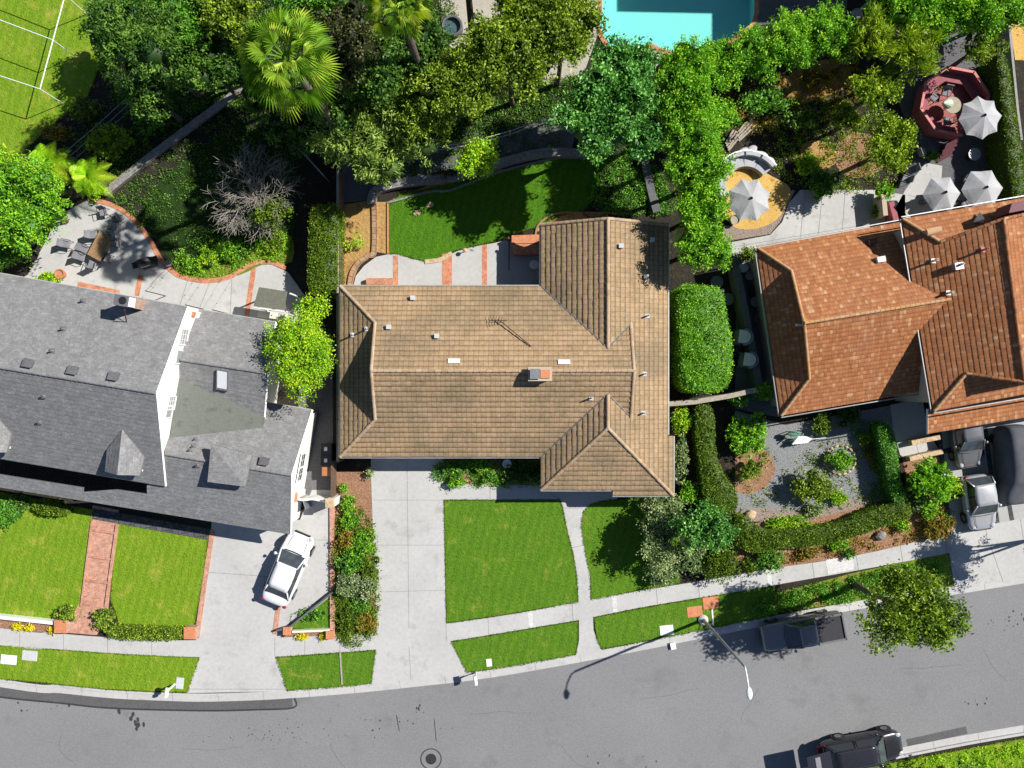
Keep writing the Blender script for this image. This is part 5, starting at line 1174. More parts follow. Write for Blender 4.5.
hedge('hedge', 'thick clipped hedge sweeping along the lower edge of the gravel garden', [(742, 516), (756, 526), (772, 532), (800, 530), (840, 525), (872, 512), (896, 504), (908, 500), (912, 516), (890, 525), (860, 536), (820, 546), (780, 549), (754, 553), (738, 545), (734, 528)], 1.3, 'leaf_hedge')
hedge('hedge', 'narrow clipped hedge beside the entry path of the right house', [(879, 426), (890, 425), (898, 450), (901, 480), (908, 498), (896, 502), (888, 470), (882, 445)], 1.4, 'leaf_green')
hedge('hedge', 'low clipped hedge along the front of the right hand lawn of the left house', [(109, 627), (140, 628), (184, 630), (185, 639), (150, 641), (109, 638)], .6, 'leaf_olive', smooth=2)
hedge('hedge', 'small clipped hedge mound lying against the front of the left house', [(32, 503), (42, 500), (56, 503), (68, 512), (58, 516), (42, 515), (33, 510)], .7, 'leaf_hedge')
hedge('hedge', 'dark green hedge clump behind the small hedge mound at the left house', [(-30, 497), (0, 500), (14, 505), (16, 516), (6, 524), (-30, 522)], .7, 'leaf_green')
# rounded shrubs
S = shrub
S('shrub', 'round dark green ball shrub at the foot of the winding hedge', 719, 560, 17, 1.3, 'leaf_hedge', n=4, dens=1.6, sub=.75)
S('shrub', 'rounded green shrub beside the pavement below the thick hedge', 768, 559, 14, 1.1, 'leaf_green', n=5)
S('shrub', 'small dark ball shrub left of the rounded one by the pavement', 749, 566, 9, .8, 'leaf_hedge')
S('shrub', 'big bright green shrub at the top left of the gravel garden', 747, 435, 20, 1.3, 'leaf_bright', n=8, L=.18, w=.12)
S('shrub', 'round olive shrub in the middle of the mulch circle', 751, 469, 12, 1., 'leaf_olive', n=5)
S('shrub', 'round green shrub in the small ring of pale stones', 840, 460, 13, .9, 'leaf_bright', n=6)
S('shrub', 'large olive green shrub casting shadow across the gravel', 812, 486, 18, 1.5, 'leaf_olive', n=8, L=.17)
S('shrub', 'round yellow green shrub next to the orange roof eave in the gravel', 821, 424, 11, .9, 'leaf_olive', n=5)
S('shrub', 'dark shaded shrub under the orange eave by the gravel', 846, 414, 13, .7, 'leaf_dark', n=5)
S('shrub', 'small ball shrub at the top of the gravel edge row', 865, 438, 6, .6, 'leaf_olive')
S('shrub', 'tiny ball shrub in the middle of the gravel edge row', 868, 455, 5, .5, 'leaf_rust')
S('shrub', 'small ball shrub at the bottom of the gravel edge row', 877, 468, 5.5, .5, 'leaf_olive')
S('shrub', 'yellow green shrub on the gravel just above the thick hedge', 838, 498, 9, .6, 'leaf_lime')
S('shrub', 'pale green tuft shrub left of the yellow one above the thick hedge', 814, 510, 11, .5, 'leaf_silver', ry=7)
S('shrub', 'lime green low shrub mass on the inner side of the thick hedge', 790, 523, 24, .6, 'leaf_lime', ry=8, n=8)
S('shrub', 'big leafy shrub between the entry path and the parked cars', 925, 478, 20, 2.6, 'leaf_bright', n=9, L=.2, w=.12)
S('shrub', 'leafy yellow green shrub touching the driveway by the silver car', 940, 487, 14, 2., 'leaf_lime', n=7, L=.18)
S('shrub', 'spreading green shrub below the big leafy one by the driveway', 928, 506, 13, .9, 'leaf_bright', n=6)
S('shrub', 'reddish brown shrub at the corner of driveway and pavement', 938, 526, 15, .8, 'leaf_rust', n=6)
S('shrub', 'grey green shrub at the right tip of the thick hedge', 915, 498, 9, .8, 'leaf_silver', ry=13)
S('shrub', 'bright shrub on the mulch below the right tip of the hedge', 901, 525, 9, .6, 'leaf_lime')
S('shrub', 'small dark green ball at the driveway edge', 943, 517, 4.5, .5, 'leaf_green')
S('shrub', 'green leafy shrub on the mulch below the thick hedge middle', 838, 545, 10, .6, 'leaf_bright', ry=7)
S('shrub', 'rusty leaved shrub on the mulch below the thick hedge', 806, 553, 12, .5, 'leaf_rust', ry=7)
S('shrub', 'small green shrub beside the white paving slab', 849, 553, 6, .5, 'leaf_green')
S('shrub', 'silver leaved shrub at the tip of the pavement in the front corner group', 665, 568, 20, 1.2, 'leaf_silver', n=8, ry=18)
S('shrub', 'silver leaved shrub directly under the south east roof corner', 662, 505, 22, 1.3, 'leaf_silver', n=8, ry=14)
S('shrub', 'silver green shrub in the lower middle of the front corner group', 690, 556, 17, 1.2, 'leaf_silver', n=7)
S('shrub', 'bright green shrub on the east wall of the tan roofed house', 681, 420, 10, 1.3, 'leaf_lime', ry=16)
S('shrub', 'long green shrub below the east wall shrub by the dark gap', 680, 458, 8, 1.1, 'leaf_silver', ry=24, n=7)
S('shrub', 'green shrub at the bottom of the dark gap beside the roof corner', 688, 492, 10, .9, 'leaf_bright', ry=12)
# front bed shrubs
for (x, y, r, mt, lab) in [(455, 470, 12, 'leaf_green', 'dark green shrub at the driveway end of the front bed'), (479, 464, 10, 'leaf_bright', 'round pale green shrub under the front eave'), (455, 481, 9, 'leaf_bright', 'green shrub on the path side of the front bed by the driveway'), (489, 477, 8, 'leaf_green', 'green shrub in the middle of the front bed by the path'), (512, 473, 13, 'leaf_dark', 'dark shaded shrub in the front bed near the white pot'), (532, 474, 11, 'leaf_dark', 'dark shrub in the inner corner of the front bed')]:
    S('shrub', lab, x, y, r, .7, mt, ry=r * .8)
# planting strip between the two driveways
for (x, y, r, h, mt, lab) in [(348, 503, 9, .7, 'leaf_bright', 'bright green shrub at the top of the planting strip between the driveways'), (351, 520, 10, .6, 'leaf_bright', 'green shrub under the top one in the planting strip'), (343, 488, 5, .4, 'leaf_bright', 'tiny green tuft next to the fence end'), (369, 473, 5, .5, 'leaf_silver', 'small grey green shrub at the corner of the driveway and front eave'),
        (346, 540, 11, .7, 'leaf_rust', 'rusty shrub on the brick side of the planting strip'), (363, 543, 13, .9, 'leaf_bright', 'large green shrub on the driveway side of the planting strip'), (352, 560, 14, .9, 'leaf_green', 'broad mixed green shrub in the middle of the planting strip'), (369, 565, 11, .8, 'leaf_hedge', 'green shrub bulging over the driveway edge mid strip'),
        (349, 583, 13, .9, 'leaf_blue', 'shrub with pale flowers low in the planting strip'), (364, 588, 13, .9, 'leaf_blue', 'whitish flowering shrub beside the driveway low in the strip'), (349, 618, 14, .7, 'leaf_hedge', 'olive green shrub at the bottom left of the planting strip'), (366, 622, 12, .6, 'leaf_rust', 'reddish green shrub at the bottom right of the planting strip'), (359, 604, 11, .6, 'leaf_green', 'dark shrub between the flowering ones and the strip bottom')]:
    S('shrub', lab, x, y, r, h, mt)
# left house front
S('shrub', 'green shrub with variegated leaves left of the brick walk foot', 68, 613, 10, .7, 'leaf_olive', n=6, L=.16)
S('shrub', 'green shrub with variegated leaves right of the brick walk foot', 105, 617, 11, .8, 'leaf_olive', n=6, L=.16)
S('shrub', 'dark ball shrub against the variegated left shrub', 59, 614, 5, .5, 'leaf_dark')
S('shrub', 'dark shaded shrub under the left house eave by the mound', 22, 501, 9, .8, 'leaf_dark')
S('shrub', 'small green shrub with red soil at the far left lawn edge', 4, 520, 8, .5, 'leaf_green')
for (x, y, r, lab) in [(18, 627, 6.5, 'clump of yellow flowers left most under the low white wall'), (30, 628, 6, 'clump of yellow flowers in the middle under the low white wall'), (53, 630, 6, 'clump of yellow flowers next to the brick pillar'), (302, 637, 7, 'yellow flower clump left under the low cream wall'), (324, 636.5, 5.5, 'yellow flower clump right under the low cream wall')]:
    S('flower_clump', lab, x, y, r, .35, 'petal_yellow', 'yellow flower clumps', 'flowers', L=.09, w=.08, ry=4.5)
S('shrub', 'green ivy shrub filling the top of the small triangular lawn', 312, 615, 13, .25, 'leaf_green', ry=6)
# back gardens
S('shrub', 'yellow and orange leaved bush beside the dark railing', 112, 143, 21, 1.4, 'leaf_yellow', n=9, L=.18, ry=17)
S('shrub', 'rusty leaved bush left of the yellow one at the lawn corner', 54, 133, 18, .9, 'leaf_rust', ry=8)
S('shrub', 'loose green bush above the yellow leaved bush', 84, 110, 16, 1., 'leaf_olive', ry=13, dens=.6)
S('shrub', 'green bush in the shade beside the yellow leaved bush', 150, 115, 19, 1.1, 'leaf_green', dens=.7)
S('shrub', 'small green shrub at the roof edge below the dining table', 50, 278, 14, .5, 'leaf_lime', ry=6)
S('shrub', 'bright green shrub inside the curved brick edging', 207, 258, 11, .8, 'leaf_lime', dens=.8)
S('shrub', 'vivid green shrub in the bed under the bare tree', 232, 252, 12, .7, 'leaf_bright', dens=.8)
S('shrub', 'grassy shrub along the left curve of the brick edging', 190, 266, 10, .6, 'leaf_bright', ry=7)
S('shrub', 'yellowish shrub in the bed near the dark gap by the hedge', 272, 243, 14, .5, 'leaf_yellow', dens=.6)
S('shrub', 'small bright green plant at the patio tip above the dining set', 97, 191, 9, .8, 'leaf_lime')
S('shrub', 'leafy lime shrub in the dry bed beside the timber fence', 355, 242, 10, .8, 'leaf_lime', dens=.5, k=0, L=.16)
S('shrub', 'dry brown bush on the slope left of the small round tree', 446, 174, 14, .7, 'leaf_brown', ry=7, dens=.8)
S('shrub', 'vine with round leaves on the pale topped wall by the orange roof', 762, 392, 14, 1.6, 'leaf_bright', k=0, dens=.5, L=.2, w=.15, ry=9)
S('shrub', 'second vine clump on the wall left of the first', 738, 400, 10, 1.4, 'leaf_green', k=0, dens=.5, L=.18, w=.14, ry=6)
S('shrub', 'olive bush at the north west corner of the orange roof', 748, 255, 9, 1., 'leaf_olive', dens=.8)
S('shrub', 'round green bush at the patio corner above the orange eave', 881, 192, 9, 1.4, 'leaf_bright')
S('shrub', 'lime green plant on the ochre bed left of the concrete patio', 806, 165, 12, .8, 'leaf_lime', L=.2, dens=.8)
S('shrub', 'dark green plants with thin stems in the shade by the concrete patio', 822, 185, 16, 1., 'leaf_green', L=.18, dens=.7)
S('shrub', 'olive plant under the octagonal deck steps', 932, 156, 9, .6, 'leaf_green', ry=5, dens=.7)
S('shrub', 'dry golden bush on the bank below the pool row', 812, 78, 20, .8, 'leaf_rust', ry=9, dens=.5)
S('shrub', 'golden dry shrub between the two feathery trees', 940, 82, 9, .7, 'leaf_rust', dens=.6)
S('shrub', 'potted looking green shrub by the small patio wall', 877, 212, 8, .7, 'leaf_olive', dens=.7)
# loose ground cover
cover('ground_cover', 'mixed low ground cover filling the verge bed beside the pickup truck', [(752, 602), (800, 588), (853, 576), (900, 566), (938, 559), (940, 575), (900, 592), (850, 600), (800, 608), (760, 614)], 'leaf_green', .45, 2.2)
cover('ground_cover', 'low dry ground cover on the strip between the hedge and the pavement', [(775, 556), (850, 540), (905, 520), (948, 505), (950, 530), (853, 553), (775, 564)], 'leaf_rust', .22, .8, patch=.6)
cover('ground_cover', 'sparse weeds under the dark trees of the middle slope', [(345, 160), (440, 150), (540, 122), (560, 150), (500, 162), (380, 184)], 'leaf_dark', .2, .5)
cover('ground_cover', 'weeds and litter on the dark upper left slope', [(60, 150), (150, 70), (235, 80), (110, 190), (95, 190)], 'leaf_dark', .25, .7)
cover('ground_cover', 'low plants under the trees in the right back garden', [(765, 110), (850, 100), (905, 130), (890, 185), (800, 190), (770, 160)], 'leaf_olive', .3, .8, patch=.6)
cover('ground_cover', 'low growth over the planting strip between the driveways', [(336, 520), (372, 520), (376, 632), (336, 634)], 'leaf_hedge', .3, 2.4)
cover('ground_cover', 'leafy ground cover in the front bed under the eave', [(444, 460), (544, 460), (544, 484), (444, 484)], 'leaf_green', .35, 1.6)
cover('ground_cover', 'dark undergrowth added in place of tree shade below the deck trees on the slope', [(430, 95), (500, 90), (590, 75), (590, 110), (530, 125), (440, 145)], 'leaf_dark', .3, 1.6, patch=.2)  # dark leaves put in where crown shade should darken the slope
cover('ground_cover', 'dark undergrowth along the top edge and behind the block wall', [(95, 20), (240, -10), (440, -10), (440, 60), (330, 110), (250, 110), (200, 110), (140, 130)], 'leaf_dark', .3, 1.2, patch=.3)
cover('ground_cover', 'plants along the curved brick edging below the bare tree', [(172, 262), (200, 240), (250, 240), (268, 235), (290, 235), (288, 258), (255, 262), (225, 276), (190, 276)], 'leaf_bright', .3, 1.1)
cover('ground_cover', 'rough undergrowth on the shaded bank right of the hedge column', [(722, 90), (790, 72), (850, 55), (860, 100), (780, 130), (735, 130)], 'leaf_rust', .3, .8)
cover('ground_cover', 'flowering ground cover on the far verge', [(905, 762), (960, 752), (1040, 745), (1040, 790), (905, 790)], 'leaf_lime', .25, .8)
cover('ground_cover', 'green plants added in place of shade between the back lawn and the tall hedge trees', [(600, 155), (640, 150), (668, 190), (668, 215), (600, 212), (592, 190)], 'leaf_green', .35, 1.6, patch=.3)  # cover added to darken ground that the hedge trees leave sunlit
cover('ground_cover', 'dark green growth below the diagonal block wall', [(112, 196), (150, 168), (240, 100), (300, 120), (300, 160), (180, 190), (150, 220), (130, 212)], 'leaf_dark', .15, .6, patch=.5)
cover('ground_cover', 'small tufts scattered over the gravel garden', [(740, 455), (860, 440), (884, 470), (884, 500), (800, 515), (735, 515)], 'leaf_olive', .18, .35, patch=.95)
cover('ground_cover', 'low plants at the hedge foot in the front garden of the right house', [(850, 425), (882, 428), (896, 490), (870, 505), (872, 470)], 'leaf_green', .3, 1.1, patch=.5)
cover('ground_cover', 'ivy along the foot of the left hedge and rear yard', [(120, 200), (160, 180), (280, 215), (240, 240), (170, 250)], 'leaf_dark', .2, .35)
# ------------------------------------------------------------------ vehicles
def loft(stations, sub=1, capends=True):
    """stations: (x, half width, z bottom, z top, top half width) -> rounded body shell"""
    vs, fs = [], []; rings = []
    for (x, w, zb, zt, wt) in stations:
        h = zt - zb
        r = [(-w * .86, zb), (-w * .98, zb + h * .12), (-w, zb + h * .5), (-w * .97, zb + h * .82), (-wt, zt - h * .02), (-wt * .5, zt + .015), (0, zt + .02)]
        r += [(-a, b) for a, b in r[-2::-1]]; rings.append(len(vs)); vs += [(x, a, b) for a, b in r]
    n = 13
    for i in range(len(stations) - 1):
        for k in range(n): fs.append([rings[i] + k, rings[i] + (k + 1) % n, rings[i + 1] + (k + 1) % n, rings[i + 1] + k])
    fs.append([rings[0] + k for k in range(n)][::-1]); fs.append([rings[-1] + k for k in range(n)])
    m = MB(); m.add(vs, fs); return m
def tf(mb, loc, rz):
    c, s = math.cos(rz), math.sin(rz); mb.v = [(x * c - y * s + loc[0], x * s + y * c + loc[1], z + loc[2]) for x, y, z in mb.v]; return mb
def vehicle(name, label, cat, front_px, rear_px, zmid, W_, Ht, kind, paint, road_z=-.126, L=None):
    a, b = P(*front_px, zmid), P(*rear_px, zmid); d = a - b; d.z = 0; rz = math.atan2(d.y, d.x); L = L or d.length; c = (a + b) / 2
    t = thing(name, label, cat, (c.x, c.y, road_z), rz); loc = (c.x, c.y, road_z); hL = L / 2; w = W_ / 2
    K = dict(sedan=(.68, .93, .98), suv=(.92, 1.08, 1.1), pickup=(.92, 1.08, 1.05), hatch=(.80, .98, 1.0))[kind]; hood, belt, tail = K
    add = lambda nm, m, mt, par=t, sm=False, ss=0: mk(nm, tf(m, loc, rz), mt, par, sm, subsurf=ss)
    if kind == 'pickup':
        st = [(-hL, w * .93, .42, 1.0, w * .90), (-hL + .08, w * .97, .3, 1.08, w * .93), (-hL + 1.75, w, .28, 1.1, w * .93), (.1, w, .28, 1.1, w * .88), (hL - 2.05, w, .28, 1.1, w * .86), (hL - 1.7, w, .28, 1.08, w * .84), (hL - .35, w * .97, .28, .98, w * .80), (hL - .05, w * .86, .32, .86, w * .70), (hL, w * .8, .4, .7, w * .62)]
    else:
        st = [(-hL, w * .66, .38, tail - .24, w * .5), (-hL + .08, w * .82, .32, tail - .08, w * .66), (-hL + .35, w * .93, .26, tail, w * .78), (-hL + 1.0, w, .24, belt + .02, w * .84), (0, w, .24, belt, w * .84), (hL - 1.45, w, .24, belt, w * .82), (hL - 1.1, w, .24, hood + .08, w * .80), (hL - .5, w * .94, .26, hood - .03, w * .78), (hL - .16, w * .80, .30, hood - .14, w * .64), (hL, w * .52, .38, hood - .28, w * .42)]
    m = loft(st)
    add('body', m, paint, t, True, 2)
    # greenhouse
    if kind == 'sedan': x0, x1, t0, t1 = -hL + .62, hL - 1.32, -hL + 1.25, hL - 2.1
    elif kind == 'pickup': x0, x1, t0, t1 = -hL + 1.95, hL - 1.5, -hL + 2.1, hL - 2.3
    elif kind == 'hatch': x0, x1, t0, t1 = -hL + .12, hL - 1.15, -hL + .6, hL - 1.85
    else: x0, x1, t0, t1 = -hL + .15, hL - 1.35, -hL + .55, hL - 2.05
    wb, wt = w * .86, w * .68; zb = belt - .03; zr = Ht
    B = {(i, j): Vector((x, j * wb, zb)) for i, x in ((0, x0), (1, x1)) for j in (-1, 1)}
    Tt = {(i, j): Vector((x, j * wt, zr - .05)) for i, x in ((0, t0), (1, t1)) for j in (-1, 1)}
    inn = MB(); vv = [B[0, -1], B[1, -1], B[1, 1], B[0, 1], Tt[0, -1], Tt[1, -1], Tt[1, 1], Tt[0, 1]]; cen = sum(vv, Vector()) / 8
    inn.add([cen + (v - cen) * .985 for v in vv], [[0, 1, 5, 4], [1, 2, 6, 5], [2, 3, 7, 6], [3, 0, 4, 7], [4, 5, 6, 7], [3, 2, 1, 0]]); add('cabin', inn, 'black_plastic')
    def panel(nm, q, mt, k=.9, th=.02, drop=0.):
        c_ = sum(q, Vector()) / 4; n = (q[1] - q[0]).cross(q[3] - q[0]).normalized()
        if n.dot(c_ - cen) < 0: n = -n
        q = [c_ + (v - c_) * k + n * th for v in q]; m = MB(); m.add(q + [v - n * .03 for v in q], [[0, 1, 2, 3], [7, 6, 5, 4], [0, 4, 5, 1], [1, 5, 6, 2], [2, 6, 7, 3], [3, 7, 4, 0]]); return add(nm, m, mt)
    panel('windscreen', [B[1, -1], B[1, 1], Tt[1, 1], Tt[1, -1]], 'cabin_glass', .92)
    panel('rear_window', [B[0, -1], B[0, 1], Tt[0, 1], Tt[0, -1]], 'cabin_glass', .88)
    for j in (-1, 1):
        q = [B[0, j], B[1, j], Tt[1, j], Tt[0, j]]; mdb = q[0].lerp(q[1], .5); mdt = q[3].lerp(q[2], .5)
        panel('side_window', [q[0], mdb, mdt, q[3]], 'glass', .86); panel('side_window', [mdb, q[1], q[2], mdt], 'glass', .86)
        for (a_, b_) in ((B[1, j], Tt[1, j]), (B[0, j], Tt[0, j])): m = MB(); m.tube([a_ + (a_ - cen).normalized() * .01, b_ + (b_ - cen).normalized() * .01], .05, 6); add('pillar', m, paint, t, True)
        m = MB(); m.tube([mdb, mdt], .035, 6); add('pillar', m, 'black_plastic', t, True)
    nst = 7; vs, fs = [], []
    for i in range(nst):
        f = i / (nst - 1); x = t0 - .06 + (t1 - t0 + .12) * f; e = math.sin(math.pi * f)
        for kk in range(7):
            g = kk / 6 * 2 - 1; vs.append((x, g * (wt + .03) * (.93 + .07 * e), zr - .05 + .05 * e * (1 - g * g) + .02 * (1 - abs(g))))
    for i in range(nst - 1):
        for kk in range(6): fs.append([i * 7 + kk, (i + 1) * 7 + kk, (i + 1) * 7 + kk + 1, i * 7 + kk + 1])
    nb = len(vs); vs += [(x, y, z - .06) for x, y, z in vs]; fs += [[nb + a for a in f[::-1]] for f in list(fs)]
    for i in range(nst - 1): fs += [[i * 7, nb + i * 7, nb + i * 7 + 7, i * 7 + 7], [i * 7 + 6, i * 7 + 13, nb + i * 7 + 13, nb + i * 7 + 6]]
    fs += [[kk, kk + 1, nb + kk + 1, nb + kk] for kk in range(6)] + [[(nst - 1) * 7 + kk, nb + (nst - 1) * 7 + kk, nb + (nst - 1) * 7 + kk + 1, (nst - 1) * 7 + kk + 1] for kk in range(6)]
    m = MB(); m.add(vs, fs); add('roof', m, paint, t, True)
    for j in (-1, 1):
        m = MB(); m.ball((x1 - .42, j * (w + .09), belt + .06), (.11, .11, .08), 10, 6); m.tube([(x1 - .42, j * (w - .06), belt), (x1 - .42, j * (w + .05), belt + .05)], .03, 6); add('wing_mirror', m, paint, t, True)
        m = MB(); m.ball((hL - .3, j * w * .62, hood - .14), (.24, .15, .06), 10, 6); add('headlight', m, 'head_lamp', t, True)
        m = MB(); m.ball((-hL + (.12 if kind != 'pickup' else .03), j * w * .76, tail - .16), (.12, .16, .1), 10, 6); add('tail_light', m, 'red_lamp', t, True)
    m = MB(); m.box((hL - .02, 0, .5), (.05, w * 1.1, .2)); add('grille', m, 'black_plastic')
    m = MB(); m.tube([(x1 + .06, -w * .62, belt + .02), (x1 + .10, 0, belt + .03), (x1 + .06, w * .62, belt + .02)], .025, 5); add('wiper_cowl', m, 'black_plastic')
    wr = .33 if kind in ('sedan', 'hatch') else .37
    for xw in (hL - .92, {'pickup': -hL + 1.15, 'suv': -hL + 1.35}.get(kind, -hL + .95)):
        for j in (-1, 1):
            m = MB(); m.lathe((xw, j * (w - .09), wr), [(wr * .55, -.11), (wr * .95, -.11), (wr, -.07), (wr, .07), (wr * .95, .11), (wr * .55, .11)], 22, 'Y'); wl = add('wheel', m, 'rubber', t, True)
            m = MB(); m.lathe((xw, j * (w - .09), wr), [(wr * .05, j * .112), (wr * .6, j * .112), (wr * .6, j * .09), (wr * .05, j * .09)], 16, 'Y'); mk('rim', tf(m, loc, rz), 'rim', wl)
            m = MB(); m.lathe((xw, j * (w + .002), wr + .01), [(wr + .01, 0.), (wr + .075, 0), (wr + .075, j * .012), (wr + .01, j * .012)], 22, 'Y'); add('wheel_arch', m, 'black_plastic')
    if kind == 'suv':
        for j in (-1, 1): m = MB(); m.tube([(t0 + .1, j * wt * .92, zr + .03), (t1 - .1, j * wt * .92, zr + .03)], .02, 5); add('roof_rail', m, 'black_plastic')
    if kind == 'pickup':
        m = MB(); bx0, bx1 = -hL + .12, -hL + 1.88; bw = w * .8
        m.box(((bx0 + bx1) / 2, 0, 1.118), (bx1 - bx0, bw * 2, .012)); add('load_bed', m, 'black_plastic'); m = MB()
        for j in (-1, 1): m.box(((bx0 + bx1) / 2, j * (bw + .07), 1.16), (bx1 - bx0 + .1, .14, .09))
        m.box((bx0 - .05, 0, 1.16), (.1, bw * 2 + .28, .09)); m.box((bx1 + .03, 0, 1.16), (.06, bw * 2 + .28, .09)); add('bed_rail', m, paint)
    if kind in ('sedan', 'hatch', 'suv'):
        m = MB()
        for j in (-1, 1): m.tube([(x1 + .12, j * w * .60, hood + .12), (hL - .5, j * w * .54, hood + .0), (hL - .22, j * w * .42, hood - .10)], .012, 4)
        add('bonnet_seam', m, 'black_plastic')
    return t, hL, w
vehicle('parked_car', 'white saloon car parked at an angle on the driveway of the left house', 'car', (302, 534), (273, 604), .8, 2.0, 1.42, 'sedan', 'car_white', .026)
vehicle('parked_car', 'silver hatchback nose out at the pavement end of the right driveway', 'car', (986, 531), (977, 475), .9, 1.98, 1.55, 'hatch', 'silver_paint', .03)
vehicle('parked_car', 'dark green grey car half under the orange roof strip behind the silver car', 'car', (973, 468), (963, 402), .9, 1.9, 1.5, 'hatch', 'graphite_paint', .03)
t, hL, w = vehicle('pickup_truck', 'dark grey pickup truck parked at the kerb in the shade of the street tree', 'pickup', (764, 641), (845, 626), 1.0, 1.9, 1.78, 'pickup', 'gray_paint')
t, hL, w = vehicle('parked_car', 'black sport utility car with its tailgate open at the bottom kerb', 'car', (906, 746), (825, 760), 1.0, 1.95, 1.68, 'suv', 'black_paint')
def local(t): return tuple(t.location), t.rotation_euler.z
loc, rz = local(t)
m = MB(); m.box((-hL - .6, 0, 1.8), (1.7, 1.6, .07), rot=Euler((0, .18, 0))); tg = mk('tailgate', tf(m, loc, rz), 'black_paint', t)
m = MB(); m.box((-hL - .7, 0, 1.865), (.35, 1.35, .02), rot=Euler((0, .18, 0))); mk('glass', tf(m, loc, rz), 'gray_metal', tg)
m = MB(); m.box((-hL - .05, .1, .62), (.35, 1.1, .3)); mk('cargo', tf(m, loc, rz), 'dark_red', t)
# covered vehicle on the right driveway
a, b = P(1018, 425, 1.6), P(1022, 506, 1.2); d = b - a; d.z = 0; rz = math.atan2(d.y, d.x); c = (a + b) / 2; L = d.length
t = thing('covered_van', 'large vehicle under a dark grey cover at the right edge of the driveway', 'van', (c.x, c.y, .03), rz)
m = loft([(-L / 2, .7, .3, 1.5, .5), (-L / 2 + .25, .95, .1, 2.05, .7), (-.6, 1.0, .06, 2.15, .74), (.9, 1.0, .06, 2.05, .72), (L / 2 - 1., .98, .06, 1.25, .72), (L / 2 - .25, .92, .1, 1.1, .66), (L / 2, .75, .25, .85, .5)])
mk('cover', tf(m, (c.x, c.y, .03), rz), 'cover_fabric', t, True, subsurf=2)
m = MB()
for xw in (-L / 2 + .9, L / 2 - .9):
    for j in (-1, 1): m.lathe((xw, j * .82, .34), [(.1, -.1), (.34, -.1), (.34, .1), (.1, .1)], 16, 'Y')
mk('wheel', tf(m, (c.x, c.y, .03), rz), 'rubber', t)
# ------------------------------------------------------------------ street furniture
b = P(703, 619.5, 0); z = 8.1; tp = Vector((b.x + .15, b.y - .25, z)); tp = P(744.5, 666, z)
hd = P(749.5, 694, 8.7)
t = thing('street_lamp', 'tall grey street lamp on the verge with a curved white arm over the road', 'street lamp', (b.x, b.y, 0))
m = MB(); m.tube([b, b + Vector((0, 0, .5)), tp], [.16, .11, .07], 12); mk('pole', m, 'gray_metal', t, True)
m = MB(); m.lathe((b.x, b.y, 0), [(.34, 0), (.34, .12), (.24, .2), (.16, .24)], 16); mk('base', m, 'concrete', t)
m = MB(); mid = P(747.5, 680, 8.6); m.tube([tp, P(745.6, 670, 8.35), mid, P(749, 690, 8.75)], [.055, .05, .045, .04], 8); ar = mk('arm', m, 'white_paint', t, True)
m = MB(); d = (P(749.6, 697, 8.75) - P(748.7, 686, 8.75)); rz = math.atan2(d.y, d.x); q = P(749.4, 693.5, 8.72); m.ball((0, 0, 0), (.36, .17, .1), 14, 8); mk('lamp_head', tf(m, tuple(q), rz), 'white_plastic', ar, True)
m = MB(); m.lathe((0, 0, 0), [(.10, -.14), (.16, -.06), (.16, -.04)], 12); mk('lens', tf(m, tuple(q), rz), 'head_lamp', ar)
def mailbox(label, px, py, rz, wood=False):
    b = P(px, py, 0); t = thing('mailbox', label, 'mailbox', (b.x, b.y, 0), rz, 'mailboxes at the kerb'); loc = (b.x, b.y, 0)
    m = MB(); m.bbox((0, 0, .5), (.1, .1, 1.04)); m.box((.12, 0, .92), (.3, .08, .06)); mk('post', tf(m, loc, rz), 'white_paint', t)
    m = MB(); prof = [(-.11, 0), (.11, 0), (.11, .14)] + [(.11 * math.cos(a), .14 + .11 * math.sin(a)) for a in (.5, 1., 1.57, 2.14, 2.64)] + [(-.11, .14)]
    n = len(prof); m.add([(-.2, y, 1.04 + z) for y, z in prof] + [(.36, y, 1.04 + z) for y, z in prof], [list(range(n))[::-1], [n + i for i in range(n)]] + [[i, (i + 1) % n, n + (i + 1) % n, n + i] for i in range(n)]); bx = mk('box', tf(m, loc, rz), 'white_plastic', t)
    m = MB(); m.box((.365, 0, 1.16), (.02, .2, .22)); mk('door', tf(m, loc, rz), 'white_paint', bx); return t
mailbox('white post mailbox on the left verge beside the driveway apron', 175, 684, R(-100)); m = MB()
mailbox('white post mailbox on the verge right of the grey driveway apron', 476, 672, R(-80))
def slab(name, label, px, py, sx, sy, rz, mat, cat='utility cover', z=.035, group=None):
    c = P(px, py, 0); m = MB(); m.bbox((c.x, c.y, z / 2 + .0), (sx, sy, z + .03), rz, .01); o = mk(name, m, mat, loc=(c.x, c.y, 0), rz=0); tag(o, label, cat, group); return o
slab('utility_cover', 'white rectangular utility cover at the left end of the verge', 9, 659.5, 1.05, .62, -.09, 'white_plastic')
slab('utility_cover', 'grey rectangular utility cover right of the white one on the verge', 30, 655.5, 1.0, .66, -.09, 'utility_cover')
slab('utility_cover', 'small white round cornered cover on the verge by the mailbox', 489, 662.5, .36, .5, .1, 'white_plastic')
slab('utility_cover', 'white utility cover left of the street lamp', 666.5, 630, .9, .65, .1, 'white_plastic')
slab('utility_cover', 'terracotta coloured square pad left of the street lamp base', 694.5, 611.5, 1.02, .7, .12, 'terracotta')
slab('utility_cover', 'terracotta coloured square pad above the street lamp base', 710.5, 602.5, 1.05, .82, .12, 'terracotta')
slab('white_board', 'thin white strip in the grass right of the terracotta pads', 712.5, 617, .1, 1.1, .08, 'white_paint', 'edging')
slab('white_cover', 'white square cover on the corner of verge beside the left mailbox', 180, 683, .5, .75, -.1, 'utility_cover')
slab('water_cover', 'small white cover in the kerb by the street lamp', 673, 646, .35, .45, .2, 'white_plastic').location.z = -.0
